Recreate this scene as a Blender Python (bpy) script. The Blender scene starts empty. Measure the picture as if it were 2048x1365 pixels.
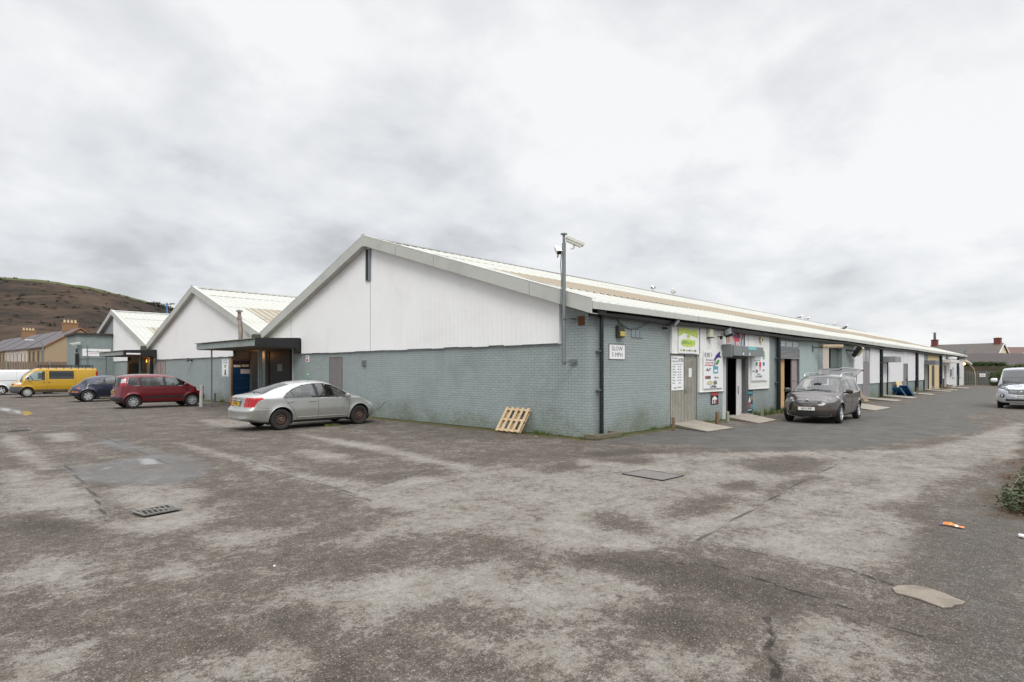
import bpy, bmesh, math, random
import numpy as np
from mathutils import Vector, Matrix, Euler
from mathutils.bvhtree import BVHTree
random.seed(7); rng = np.random.default_rng(5)
R = math.radians
SC = bpy.context.scene
COL = SC.collection

# ---------------------------------------------------------------- materials
def nmat(name):
    m = bpy.data.materials.new(name); m.use_nodes = True
    nt = m.node_tree; nt.nodes.clear()
    out = nt.nodes.new('ShaderNodeOutputMaterial')
    b = nt.nodes.new('ShaderNodeBsdfPrincipled')
    nt.links.new(b.outputs[0], out.inputs[0])
    return m, nt, b
def node(nt, t, **k):
    n = nt.nodes.new(t)
    for a, v in k.items():
        if a.startswith('i_'):
            n.inputs[a[2:].replace('_', ' ')].default_value = v
        else: setattr(n, a, v)
    return n
def c4(c): return (c[0], c[1], c[2], 1)
def srgb(r, g, b):
    f = lambda v: (v/255/12.92) if v/255 <= .04045 else ((v/255+.055)/1.055)**2.4
    return (f(r), f(g), f(b))
def noise(nt, vec, scale, detail=4, rough=.6, dist=0):
    n = node(nt, 'ShaderNodeTexNoise'); n.inputs['Scale'].default_value = scale
    n.inputs['Detail'].default_value = detail; n.inputs['Roughness'].default_value = rough
    n.inputs['Distortion'].default_value = dist
    if vec is not None: nt.links.new(vec, n.inputs['Vector'])
    return n.outputs['Fac']
def ramp(nt, fac, a, b, ca=(0,0,0), cb=(1,1,1)):
    n = node(nt, 'ShaderNodeValToRGB'); e = n.color_ramp.elements
    e[0].position = a; e[1].position = b; e[0].color = c4(ca); e[1].color = c4(cb)
    nt.links.new(fac, n.inputs[0]); return n.outputs[0]
def mix(nt, f, a, b, mode='MIX'):
    n = node(nt, 'ShaderNodeMix', data_type='RGBA', blend_type=mode)
    for s, v in ((0, f), (6, a), (7, b)):
        if hasattr(v, 'links') or hasattr(v, 'is_linked'): nt.links.new(v, n.inputs[s])
        elif s == 0: n.inputs[0].default_value = v
        else: n.inputs[s].default_value = c4(v)
    return n.outputs[2]
def mth(nt, op, a, b=None, c=None, clamp=False):
    n = node(nt, 'ShaderNodeMath', operation=op, use_clamp=clamp)
    for i, v in enumerate((a, b, c)):
        if v is None: continue
        if isinstance(v, (int, float)): n.inputs[i].default_value = v
        else: nt.links.new(v, n.inputs[i])
    return n.outputs[0]
def bump(nt, b, h, strength=.3, dist=.01):
    n = node(nt, 'ShaderNodeBump'); n.inputs['Strength'].default_value = strength
    n.inputs['Distance'].default_value = dist
    nt.links.new(h, n.inputs['Height']); nt.links.new(n.outputs[0], b.inputs['Normal']); return n
def pos(nt): return node(nt, 'ShaderNodeNewGeometry').outputs['Position']
def objc(nt): return node(nt, 'ShaderNodeTexCoord').outputs['Object']
def attr(nt, name): return node(nt, 'ShaderNodeAttribute', attribute_name=name).outputs['Fac']
def sepz(nt, v):
    n = node(nt, 'ShaderNodeSeparateXYZ'); nt.links.new(v, n.inputs[0]); return n.outputs
def comb(nt, x, y, z=0):
    n = node(nt, 'ShaderNodeCombineXYZ')
    for i, v in enumerate((x, y, z)):
        if isinstance(v, (int, float)): n.inputs[i].default_value = v
        else: nt.links.new(v, n.inputs[i])
    return n.outputs[0]

def M(name, col, rough=.6, metal=0, var=.12, scale=6, bmp=0, coat=0, dirt=None, dscale=1.5, damt=.5, spec=.5, emit=None):
    """plain surface with noise variation of its own colour, optional dirt patches and bump"""
    m, nt, b = nmat(name)
    p = objc(nt)
    n1 = noise(nt, p, scale, 6, .65)
    c = mix(nt, ramp(nt, n1, .3, .7), tuple(v*(1-var) for v in col), tuple(min(1, v*(1+var)) for v in col))
    if dirt is not None:
        n2 = noise(nt, p, dscale, 8, .7, .6)
        f = mth(nt, 'MULTIPLY', ramp(nt, n2, .48, .72), damt)
        c = mix(nt, f, c, dirt)
    nt.links.new(c, b.inputs['Base Color'])
    b.inputs['Roughness'].default_value = rough; b.inputs['Metallic'].default_value = metal
    b.inputs['Coat Weight'].default_value = coat; b.inputs['Coat Roughness'].default_value = .06
    b.inputs['Specular IOR Level'].default_value = spec
    if bmp: bump(nt, b, noise(nt, p, scale*4, 5, .7), bmp, .01)
    if emit:
        b.inputs['Emission Color'].default_value = c4(emit[0]); b.inputs['Emission Strength'].default_value = emit[1]
    return m

def brick_mat(name, c1, c2, mortar, stain=.5, algae=True, bw=.225, bh=.075):
    m, nt, b = nmat(name)
    P = sepz(nt, pos(nt)); u = mth(nt, 'ADD', P[0], P[1])
    wob = noise(nt, pos(nt), 1.3, 3)
    v = mth(nt, 'ADD', P[2], mth(nt, 'MULTIPLY', wob, .012))
    t = node(nt, 'ShaderNodeTexBrick'); nt.links.new(comb(nt, u, v), t.inputs['Vector'])
    t.inputs['Scale'].default_value = 1; t.inputs['Brick Width'].default_value = bw
    t.inputs['Row Height'].default_value = bh; t.inputs['Mortar Size'].default_value = .0045
    t.inputs['Mortar Smooth'].default_value = .35; t.inputs['Bias'].default_value = 0
    t.inputs['Color1'].default_value = c4(c1); t.inputs['Color2'].default_value = c4(c2); t.inputs['Mortar'].default_value = c4(mortar)
    c = t.outputs['Color']
    s = noise(nt, pos(nt), .7, 8, .7, .4)
    c = mix(nt, mth(nt, 'MULTIPLY', ramp(nt, s, .5, .72), stain), c, tuple(v*.55 for v in c1))
    fine = noise(nt, pos(nt), 14, 6, .7)
    c = mix(nt, mth(nt, 'MULTIPLY', ramp(nt, fine, .52, .75), .3), c, tuple(v*.6 for v in c1))
    # vertical rain streaks
    st = noise(nt, comb(nt, mth(nt, 'MULTIPLY', u, 5), mth(nt, 'MULTIPLY', P[2], .35)), 1, 5, .6)
    c = mix(nt, mth(nt, 'MULTIPLY', ramp(nt, st, .55, .75), .28), c, tuple(v*.62 for v in c1))
    if algae:
        zz = mth(nt, 'ADD', mth(nt, 'MULTIPLY', P[2], .55), mth(nt, 'MULTIPLY', mth(nt, 'SUBTRACT', .62, mth(nt, 'MULTIPLY', mth(nt, 'ADD', noise(nt, pos(nt), .6, 4, .6), noise(nt, pos(nt), 9, 8, .75)), .5)), 2.2))
        f = ramp(nt, zz, .12, .60, (1,1,1), (0,0,0))
        c = mix(nt, mth(nt, 'MULTIPLY', f, .7), c, srgb(92, 98, 70))
    nt.links.new(c, b.inputs['Base Color']); b.inputs['Roughness'].default_value = .62
    h = mth(nt, 'SUBTRACT', mth(nt, 'MULTIPLY', fine, .15), t.outputs['Fac'])
    bump(nt, b, h, .8, .007)
    return m

def glass_mat(name, tint=(.5, .56, .55), refl=1.0, dark=.55):
    m = bpy.data.materials.new(name); m.use_nodes = True; nt = m.node_tree; nt.nodes.clear()
    out = node(nt, 'ShaderNodeOutputMaterial'); mx = node(nt, 'ShaderNodeMixShader')
    tr = node(nt, 'ShaderNodeBsdfTransparent'); tr.inputs[0].default_value = c4(tuple(v*dark for v in tint))
    gl = node(nt, 'ShaderNodeBsdfGlossy'); gl.inputs['Roughness'].default_value = .04
    gl.inputs['Color'].default_value = (refl, refl, refl, 1)
    fr = node(nt, 'ShaderNodeFresnel'); fr.inputs[0].default_value = 1.5
    f = mth(nt, 'ADD', mth(nt, 'MULTIPLY', fr.outputs[0], 1.3), .04, clamp=True)
    nt.links.new(f, mx.inputs[0]); nt.links.new(tr.outputs[0], mx.inputs[1]); nt.links.new(gl.outputs[0], mx.inputs[2])
    nt.links.new(mx.outputs[0], out.inputs[0]); return m

# ---------------------------------------------------------------- mesh helpers
class MB:
    def __init__(s): s.v = []; s.f = []; s.m = []; s.mats = []
    def mi(s, mat):
        if mat is None: return 0
        if mat not in s.mats: s.mats.append(mat)
        return s.mats.index(mat)
    def add(s, vs, fs, mat=None):
        o = len(s.v); k = s.mi(mat); s.v += [tuple(v) for v in vs]
        s.f += [tuple(i+o for i in f) for f in fs]; s.m += [k]*len(fs); return s
    def box(s, x0, x1, y0, y1, z0, z1, mat=None, T=None):
        vs = [Vector((x, y, z)) for z in (z0, z1) for y in (y0, y1) for x in (x0, x1)]
        if T is not None: vs = [T @ v for v in vs]
        return s.add(vs, [(0,2,3,1),(4,5,7,6),(0,1,5,4),(2,6,7,3),(0,4,6,2),(1,3,7,5)], mat)
    def tube(s, pts, r, mat=None, n=8, caps=True):
        pts = [Vector(p) for p in pts]; vs = []; fs = []; rr = r if isinstance(r, (list, tuple)) else [r]*len(pts)
        prev = None
        for i, p in enumerate(pts):
            d = (pts[min(i+1, len(pts)-1)] - pts[max(i-1, 0)]).normalized()
            a = Vector((0, 0, 1)) if abs(d.z) < .9 else Vector((1, 0, 0))
            if prev is not None: a = prev
            u = (a - d*a.dot(d)).normalized(); w = d.cross(u); prev = u
            for k in range(n):
                t = 2*math.pi*k/n; vs.append(p + (u*math.cos(t) + w*math.sin(t))*rr[i])
        for i in range(len(pts)-1):
            for k in range(n):
                a = i*n+k; b = i*n+(k+1) % n; fs.append((a, b, b+n, a+n))
        if caps: fs += [tuple(range(n-1, -1, -1)), tuple(range((len(pts)-1)*n, len(pts)*n))]
        return s.add(vs, fs, mat)
    def prism(s, poly, a, b, axis='z', mat=None, T=None):
        """poly of 2D points extruded a..b along axis (x: poly=(y,z), y: poly=(x,z), z: poly=(x,y))"""
        n = len(poly)
        if axis == 'z': g = lambda p, t: Vector((p[0], p[1], t))
        elif axis == 'y': g = lambda p, t: Vector((p[0], t, p[1]))
        else: g = lambda p, t: Vector((t, p[0], p[1]))
        vs = [g(p, a) for p in poly] + [g(p, b) for p in poly]
        if T is not None: vs = [T @ v for v in vs]
        fs = [tuple(range(n-1, -1, -1)), tuple(range(n, 2*n))] + [(i, (i+1) % n, (i+1) % n+n, i+n) for i in range(n)]
        return s.add(vs, fs, mat)
    def lathe(s, prof, c=(0,0,0), axis='z', n=24, mat=None):
        """prof: list of (r, t) along axis"""
        vs = []; fs = []
        for r, t in prof:
            for k in range(n):
                a = 2*math.pi*k/n; p = (r*math.cos(a), r*math.sin(a))
                if axis == 'z': v = (p[0], p[1], t)
                elif axis == 'y': v = (p[0], t, p[1])
                else: v = (t, p[0], p[1])
                vs.append((v[0]+c[0], v[1]+c[1], v[2]+c[2]))
        for i in range(len(prof)-1):
            for k in range(n):
                a = i*n+k; b = i*n+(k+1) % n; fs.append((a, b, b+n, a+n))
        return s.add(vs, fs, mat)
    def build(s, name, mat=None, parent=None, smooth=False, bevel=0, loc=None, rot=None, fixn=True):
        me = bpy.data.meshes.new(name); me.from_pydata(s.v, [], s.f)
        for m_ in (s.mats or ([mat] if mat else [])): me.materials.append(m_)
        if s.mats: me.polygons.foreach_set('material_index', s.m)
        if fixn:
            bm = bmesh.new(); bm.from_mesh(me); bmesh.ops.recalc_face_normals(bm, faces=bm.faces); bm.to_mesh(me); bm.free()
        if smooth: me.polygons.foreach_set('use_smooth', [True]*len(me.polygons))
        me.update()
        o = bpy.data.objects.new(name, me); COL.objects.link(o)
        if parent is not None: o.parent = parent
        if loc is not None: o.location = loc
        if rot is not None: o.rotation_euler = rot
        if bevel:
            b = o.modifiers.new('bevel', 'BEVEL'); b.width = bevel; b.segments = 2; b.limit_method = 'ANGLE'; b.angle_limit = R(40)
        if smooth:
            e = o.modifiers.new('edge', 'EDGE_SPLIT'); e.split_angle = R(42)
        return o
def tag(o, label=None, cat=None, group=None, kind=None):
    if label: o['label'] = label
    if cat: o['category'] = cat
    if group: o['group'] = group
    if kind: o['kind'] = kind
    return o
def empty(name, loc=(0,0,0), rz=0, label=None, cat=None, group=None):
    o = bpy.data.objects.new(name, None); COL.objects.link(o); o.location = loc; o.rotation_euler = (0, 0, rz)
    o.empty_display_size = .1
    return tag(o, label, cat, group)
def copy_tree(o, parent=None):
    c = o.copy(); COL.objects.link(c); c.parent = parent
    for ch in [x for x in SC.objects if x.parent == o]: copy_tree(ch, c)
    return c

def text(name, s, parent, x, y, z, size, mat, align='CENTER', sx=1.0, rot=0, local_rot=None, bold=0):
    cu = bpy.data.curves.new('t', 'FONT'); cu.body = s; cu.size = size; cu.align_x = align; cu.align_y = 'CENTER'
    cu.extrude = .0012; cu.resolution_u = 2; cu.offset = bold
    t = bpy.data.objects.new('t', cu); COL.objects.link(t)
    dg = bpy.context.evaluated_depsgraph_get(); dg.update()
    me = bpy.data.meshes.new_from_object(t.evaluated_get(dg)); bpy.data.objects.remove(t)
    me.name = name; me.materials.clear(); me.materials.append(mat)
    o = bpy.data.objects.new(name, me); COL.objects.link(o); o.parent = parent
    o.location = (x, y, z); o.scale = (sx, 1, 1); o.rotation_euler = local_rot if local_rot is not None else (0, 0, rot)
    return o
FACE_R = (R(90), 0, 0)        # board on the long facade, reads along +X
FACE_L = (R(90), 0, R(-90))   # board on the gable facade, reads along -Y
def board(name, label, cat, loc, rot, w, h, mat, t=.012, group=None, frame=None):
    m = MB(); m.box(-w/2, w/2, -h/2, h/2, 0, t, mat)
    if frame:
        f = .014
        for a in ((-w/2-f, -w/2, -h/2-f, h/2+f), (w/2, w/2+f, -h/2-f, h/2+f), (-w/2, w/2, -h/2-f, -h/2), (-w/2, w/2, h/2, h/2+f)):
            m.box(a[0], a[1], a[2], a[3], 0, t+.006, frame)
    o = m.build(name, None, None, loc=loc, rot=rot); return tag(o, label, cat, group)
def art(parent, shapes, z=.0125, name='print'):
    m = MB()
    for i, (mat, poly) in enumerate(shapes):
        m.prism(poly, z-.0005, z+.0012+.0009*i, 'z', mat)
    return m.build(name, None, parent)
def rect(x0, x1, y0, y1): return [(x0, y0), (x1, y0), (x1, y1), (x0, y1)]
def ell(cx, cy, rx, ry, n=14, a=0):
    return [(cx+rx*math.cos(t)*math.cos(a)-ry*math.sin(t)*math.sin(a), cy+rx*math.cos(t)*math.sin(a)+ry*math.sin(t)*math.cos(a)) for t in [2*math.pi*k/n for k in range(n)]]

# ---------------------------------------------------------------- palette
BLK = M('black_plastic', (.012, .012, .013), .5)
DKG = M('dark_recess', (.018, .018, .018), .9)
WHT = M('white_paint', srgb(226, 226, 226), .5, var=.03, dirt=srgb(150, 148, 140), dscale=1.2, damt=.18)
BRK = brick_mat('painted_brick', srgb(158, 169, 168), srgb(150, 162, 161), srgb(110, 119, 119), .45)
BRK2 = brick_mat('pale_painted_brick', srgb(172, 188, 188), srgb(164, 182, 182), srgb(136, 150, 150), .35)
BRK3 = brick_mat('grey_painted_brick', srgb(146, 158, 156), srgb(136, 148, 147), srgb(98, 108, 108), .35)
CLAD = M('white_steel_cladding', srgb(246, 246, 246), .42, var=.01, dirt=srgb(190, 188, 180), dscale=.5, damt=.16)
CLADR = M('white_plastic_cladding', srgb(238, 238, 235), .5, var=.02, dirt=srgb(165, 160, 150), dscale=.8, damt=.28)
ROOFM = M('coated_roof_sheet', srgb(184, 184, 176), .45, var=.03, dirt=srgb(176, 172, 155), dscale=.35, damt=.35)
SKYL = M('weathered_rooflight', srgb(148, 136, 116), .5, var=.08, dirt=srgb(150, 130, 100), dscale=.5, damt=.5)
FASC = M('grey_white_fascia', srgb(190, 191, 185), .5, var=.02, dirt=srgb(130, 128, 116), dscale=.9, damt=.3)
GALV = M('galvanised_steel', srgb(132, 138, 140), .45, .5, var=.1, scale=20)
GREYP = M('grey_door_paint', srgb(124, 120, 122), .55, var=.04, dirt=srgb(92, 88, 88), damt=.3)
CONC = M('concrete', srgb(152, 144, 132), .9, var=.12, scale=12, bmp=.3, dirt=srgb(95, 92, 80), dscale=2, damt=.6)
WOOD = M('raw_pine', srgb(196, 172, 138), .75, var=.1, scale=14, dirt=srgb(150, 115, 78), dscale=5, damt=.5)
OLDW = M('old_timber', srgb(120, 108, 92), .85, var=.2, scale=18, bmp=.3)
ORB = M('ochre_board', srgb(178, 138, 92), .7, var=.1)
TXT = M('black_print', (.02, .02, .025), .6, var=0)
TXG = M('grey_print', (.13, .13, .14), .6, var=0)
TXR = M('red_print', srgb(190, 70, 75), .6, var=0)
TXN = M('navy_print', srgb(50, 45, 90), .6, var=0)
PAPER = M('white_board', srgb(238, 239, 240), .45, var=.015)
SLATE = M('roof_slate', srgb(92, 88, 88), .75, var=.18, scale=3, bmp=.3, dirt=srgb(110, 98, 80), dscale=.8, damt=.4)
G_L=[[(-10.66,12.74),(-10.34,11.67),(-10.51,7.19),(-10.57,3.62),(-10.55,2.27),(-10.62,0.99),(-10.75,-0.18),(-10.76,-1.07),(-10.91,-1.32),(-11.04,-1.0),(-11.18,-0.45),(-11.28,0.26),(-11.7,0.43),(-11.57,1.98),(-11.14,2.31),(-10.86,3.23),(-10.9,5.58),(-10.83,8.72),(-10.88,10.14)],[(-10.48,1.09),(-10.15,1.44),(-9.69,1.08),(-9.4,0.5),(-9.47,-0.21),(-9.82,-0.31),(-9.75,-1.15),(-9.8,-1.55),(-10.12,-1.83),(-10.5,-1.86),(-10.74,-1.84),(-10.84,-1.45),(-10.83,-0.82),(-10.57,-0.75),(-10.3,-0.25),(-10.48,-0.06)],[(-7.81,6.93),(-7.69,5.84),(-7.71,3.51),(-7.65,1.93),(-7.63,0.93),(-7.57,-0.2),(-7.16,-1.08),(-7.97,-1.52),(-7.96,-0.6),(-8.0,0.73),(-7.96,2.6),(-8.01,4.69)],[(-4.86,6.68),(-4.62,5.7),(-4.56,2.44),(-5.07,0.44),(-5.13,-1.29),(-4.54,-1.49),(-5.55,-1.61),(-5.43,0.14),(-5.24,2.03),(-5.08,4.84)],[(-7.97,-1.52),(-7.3,-1.29),(-6.58,-1.24),(-5.49,-1.68),(-3.78,-1.85),(-1.39,-2.66),(-0.28,-3.49),(1.26,-4.87),(3.09,-6.43),(5.59,-7.04),(11.46,-7.62),(14.35,-8.07),(6.87,-8.38),(1.67,-7.97),(-0.73,-7.66),(-3.29,-7.56),(-4.07,-7.15),(-5.91,-6.59),(-6.71,-6.32),(-7.41,-6.08),(-7.89,-5.81),(-7.98,-5.25),(-8.01,-4.69),(-8.02,-4.39),(-8.57,-3.82),(-9.23,-3.94),(-9.32,-3.6),(-8.6,-3.47),(-7.92,-3.14),(-8.3,-2.33)],[(-6.33,3.4),(-5.93,2.99),(-6.03,1.75),(-6.39,0.87),(-6.83,1.33),(-6.76,2.52)],[(-10.61,-4.66),(-10.22,-4.53),(-9.87,-4.73),(-9.27,-4.99),(-8.6,-5.29),(-8.38,-5.72),(-8.02,-6.3),(-8.3,-6.85),(-8.84,-6.95),(-8.88,-7.36),(-8.7,-7.65),(-9.06,-7.94),(-9.94,-7.03),(-10.1,-6.57),(-10.13,-6.26),(-10.19,-5.67),(-10.36,-5.55),(-10.4,-5.21)],[(-10.59,-4.61),(-10.53,-4.83),(-10.48,-5.2),(-10.46,-5.72),(-10.35,-6.08),(-10.44,-6.51),(-10.66,-6.28),(-10.58,-5.93),(-10.58,-5.54),(-10.63,-5.06)],[(-11.35,-5.26),(-11.18,-5.26),(-10.98,-5.38),(-10.86,-5.09),(-10.88,-4.7),(-10.74,-4.79),(-10.75,-5.31),(-10.66,-5.7),(-10.79,-5.94),(-10.94,-5.98),(-11.38,-5.53)],[(-10.95,-3.23),(-10.82,-3.18),(-10.68,-3.48),(-10.79,-3.76),(-10.95,-3.64)],[(-10.91,-3.97),(-10.78,-3.98),(-10.78,-4.23),(-10.87,-4.34),(-10.95,-4.2)],[(-11.88,-1.65),(-11.35,-2.09),(-11.39,-2.96),(-11.53,-3.55),(-11.69,-3.15),(-11.96,-2.71)],[(-12.08,-4.13),(-11.88,-4.34),(-11.68,-4.44),(-11.67,-4.66),(-11.93,-4.94),(-12.09,-4.78)],[(-10.24,-2.64),(-9.86,-2.32),(-9.59,-2.76),(-9.48,-3.02),(-9.94,-3.07),(-10.33,-3.04)],[(-10.27,-3.75),(-10.08,-3.85),(-10.29,-4.11),(-10.35,-4.05)],[(-8.25,-7.69),(-7.9,-7.88),(-7.86,-8.22),(-8.05,-8.53),(-8.28,-8.59),(-8.62,-8.4),(-8.94,-8.07),(-8.68,-7.87)],[(-5.91,-6.59),(-4.04,-6.78),(-3.48,-7.36),(-4.33,-7.94),(-5.61,-7.97),(-6.42,-7.96),(-6.64,-7.73),(-6.61,-7.15),(-6.57,-6.59)],[(-11.33,4.79),(-10.87,5.12),(-10.92,2.09),(-11.27,1.67),(-11.55,2.21)],[(-5.09,13.69),(-2.88,12.01),(-3.48,9.19),(-5.0,8.01),(-5.67,10.97)],[(-9.74,12.15),(-9.14,11.53),(-9.39,9.34),(-9.91,9.28)],[(4.35,-7.74),(6.87,-8.38),(3.52,-8.52),(2.26,-8.15)]]
G_D=[[(-5.82,-5.33),(-5.14,-5.33),(-4.46,-5.44),(-4.37,-5.63),(-4.7,-5.88),(-5.29,-5.96),(-5.86,-5.84),(-6.18,-5.68)],[(-6.79,-4.86),(-6.26,-4.86),(-6.18,-5.26),(-6.47,-5.64),(-6.75,-5.87),(-6.93,-5.59),(-6.91,-5.24)],[(-0.74,-4.55),(0.54,-4.9),(0.23,-5.76),(-1.05,-5.94),(-2.08,-5.59),(-1.93,-5.02)],[(-3.45,-5.14),(-2.98,-5.44),(-3.65,-5.77),(-4.14,-5.52)],[(-3.73,-5.95),(-2.55,-5.76),(-1.66,-6.03),(-1.95,-6.27),(-3.03,-6.15),(-4.17,-6.21)],[(-7.93,-5.54),(-7.62,-5.74),(-7.54,-6.22),(-7.36,-6.69),(-7.43,-7.1),(-7.55,-7.48),(-7.65,-7.67),(-7.91,-7.6),(-7.99,-7.17),(-8.05,-6.71),(-8.11,-6.2),(-8.17,-5.84)],[(-8.86,-6.75),(-8.6,-7.02),(-8.54,-7.27),(-8.67,-7.47),(-8.91,-7.44),(-9.0,-7.24),(-8.98,-7.04)],[(-10.6,-4.99),(-10.56,-5.22),(-10.55,-5.62),(-10.57,-5.9),(-10.67,-6.27),(-10.86,-6.07),(-10.67,-5.79),(-10.69,-5.48)],[(-10.04,-5.7),(-9.56,-5.68),(-9.35,-6.03),(-9.41,-6.49),(-9.81,-6.49),(-9.95,-6.15)],[(-8.8,-5.48),(-8.41,-5.49),(-8.52,-5.77),(-8.93,-5.79)],[(-10.04,-6.36),(-9.82,-6.68),(-9.85,-6.95),(-10.08,-6.76)],[(-9.4,-6.92),(-9.21,-7.02),(-9.27,-7.25),(-9.57,-7.12)],[(-10.79,4.07),(-10.5,4.07),(-10.72,3.08)],[(-11.46,0.0),(-11.1,-0.54),(-11.04,-1.3),(-11.39,-0.88),(-11.67,-0.27)],[(-2.84,-2.37),(-1.94,-2.51),(-1.81,-3.25),(-2.72,-3.22)],[(-4.61,-1.83),(-3.44,-2.2),(-3.71,-2.77),(-4.81,-2.6)],[(-2.33,-1.35),(-1.15,-2.0),(-1.04,-2.7),(-2.38,-2.05)]]
G_A=[[(-0.44,-0.61),(3.26,-0.6),(8.49,-1.95),(14.29,-3.08),(22.52,-2.99),(40.41,-2.32),(59.09,-1.5),(65.73,-3.68),(33.72,-5.93),(24.06,-6.33),(21.04,-6.74),(18.07,-6.23),(14.71,-6.34),(10.72,-7.31),(8.7,-7.08),(7.41,-6.49),(4.72,-6.14),(3.22,-5.81),(2.1,-5.15),(1.12,-4.49),(0.66,-4.0),(0.43,-3.29),(0.72,-2.39),(0.13,-1.49)],[(-1.38,-8.4),(0.22,-8.66),(-8.04,-9.0),(-8.22,-8.82),(-7.29,-8.57),(-6.27,-8.31),(-4.91,-8.2),(-3.04,-8.22)]]
G_W=[[(-10.47,4.28),(-9.92,4.3),(-9.02,4.88),(-8.49,5.08),(-8.37,3.59),(-8.57,2.3),(-9.08,1.38),(-9.56,1.06),(-10.18,1.59),(-10.52,2.24)],[(-9.12,9.06),(-8.7,8.95),(-8.6,6.79),(-8.57,5.16),(-8.95,4.8),(-9.15,6.35)],[(-9.2,30.11),(-8.97,26.53),(-9.17,21.4),(-9.53,22.56),(-9.61,25.24)]]
G_WH=[[(-9.25,4.51),(-8.98,4.33),(-9.11,3.45),(-9.39,3.57)],[(-10.03,3.74),(-9.89,3.68),(-9.99,3.38)],[(-9.14,25.7),(-8.96,24.56),(-9.22,21.84),(-9.31,23.15)],[(-9.34,28.51),(-9.1,26.66),(-9.38,24.09),(-9.58,25.67)]]
G_YE=[[(-8.99,24.13),(-8.72,24.31),(-8.87,21.87),(-9.25,20.73)]]
G_CR=[[(-6.71,-6.31),(-6.73,-6.6),(-6.66,-6.98),(-6.63,-7.34),(-6.61,-7.76),(-6.79,-8.14)],[(-8.09,-7.56),(-8.43,-7.73),(-8.67,-7.79),(-8.82,-7.9),(-9.04,-7.96)],[(-7.58,-6.4),(-7.33,-6.82),(-7.37,-7.16),(-7.49,-7.61),(-7.55,-7.99)],[(-8.76,12.35),(-8.88,6.69),(-9.03,3.19)],[(-1.02,-4.26),(0.54,-5.1),(1.31,-5.26),(0.67,-6.22)],[(-6.58,-6.32),(-4.59,-6.2),(-2.55,-6.07),(0.58,-5.94)],[(-10.41,4.64),(-10.62,0.99),(-10.83,-0.82)],[(-7.72,3.21),(-7.94,0.88),(-7.94,-1.19),(-8.04,-2.17)],[(-7.51,-1.47),(-5.71,-0.69),(-3.47,-0.16)],[(-7.79,-8.05),(-7.73,-8.37),(-7.75,-8.49)]]
# ---------------------------------------------------------------- camera
cam = bpy.data.cameras.new('camera'); co = bpy.data.objects.new('camera', cam); COL.objects.link(co)
co.location = (-12.509, -9.187, 1.8); co.rotation_euler = (R(90), 0, R(43.785-90))
cam.sensor_width = 36; cam.lens = 20.41; cam.shift_y = .0285; cam.clip_end = 5000; cam.clip_start = .05
SC.camera = co
SC.view_settings.view_transform = 'Standard'; SC.view_settings.look = 'None'
SC.view_settings.exposure = .07; SC.view_settings.gamma = 1
SC.cycles.max_bounces = 6; SC.cycles.transparent_max_bounces = 12
try: SC.cycles.use_denoising = True
except Exception: pass
# ---------------------------------------------------------------- overcast sky
SUN_EL, SUN_AZ = R(46), R(-128)      # azimuth measured from +X
w = bpy.data.worlds.new("World"); SC.world = w; w.use_nodes = True
nt = w.node_tree; nt.nodes.clear()
out = node(nt, 'ShaderNodeOutputWorld'); bg = node(nt, 'ShaderNodeBackground'); bg.inputs['Strength'].default_value = .1
sky = node(nt, 'ShaderNodeTexSky', sky_type='NISHITA', sun_disc=False)
sky.sun_elevation = SUN_EL; sky.sun_rotation = R(90)-SUN_AZ
d = node(nt, 'ShaderNodeTexCoord').outputs['Generated']; S = sepz(nt, d)
zc = mth(nt, 'MAXIMUM', S[2], 0.0)
den = mth(nt, 'ADD', zc, .34)
pr = comb(nt, mth(nt, 'DIVIDE', S[0], den), mth(nt, 'DIVIDE', S[1], den), 0)
n1 = noise(nt, pr, 1.0, 4, .5, .3)
n2 = noise(nt, pr, 3.4, 7, .58, .15)
n3 = noise(nt, pr, .35, 2, .4)
cl = mth(nt, 'ADD', mth(nt, 'ADD', mth(nt, 'MULTIPLY', n1, .9), mth(nt, 'MULTIPLY', n2, .42)), mth(nt, 'MULTIPLY', n3, .4)); cl = mth(nt, 'SUBTRACT', cl, .345)
# the sun behind the cloud makes the sheet brighter towards its side of the sky
sd = Vector((math.cos(R(22)), math.sin(R(22)), .55)).normalized()
dp = node(nt, 'ShaderNodeVectorMath', operation='DOT_PRODUCT'); nt.links.new(d, dp.inputs[0]); dp.inputs[1].default_value = sd
g = ramp(nt, dp.outputs['Value'], .35, 1.0)
v = mth(nt, 'ADD', cl, mth(nt, 'MULTIPLY', g, .20))
cr = node(nt, 'ShaderNodeValToRGB'); E_ = cr.color_ramp.elements
E_[0].position = .435; E_[0].color = c4(tuple(v_*10 for v_ in srgb(192, 195, 198)))
E_[1].position = .68; E_[1].color = c4(tuple(v_*10 for v_ in srgb(246, 247, 248)))
e2 = cr.color_ramp.elements.new(.555); e2.color = c4(tuple(v_*10 for v_ in srgb(224, 226, 229)))
nt.links.new(v, cr.inputs[0])
zen = mth(nt, 'ADD', 1.0, mth(nt, 'MULTIPLY', ramp(nt, S[2], .58, .92), 2.6))
vm = node(nt, 'ShaderNodeVectorMath', operation='SCALE'); nt.links.new(cr.outputs[0], vm.inputs[0]); nt.links.new(zen, vm.inputs['Scale'])
fin = mix(nt, .94, sky.outputs[0], vm.outputs[0])
nt.links.new(fin, bg.inputs[0]); nt.links.new(bg.outputs[0], out.inputs[0])
sl = bpy.data.lights.new('sun', 'SUN'); sl.energy = 1.5; sl.angle = R(25); sl.color = (1, .97, .92)
so = bpy.data.objects.new('sun', sl); COL.objects.link(so)
so.rotation_euler = Vector((math.cos(SUN_EL)*math.cos(SUN_AZ), math.cos(SUN_EL)*math.sin(SUN_AZ), math.sin(SUN_EL))).to_track_quat('Z', 'Y').to_euler()

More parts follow.
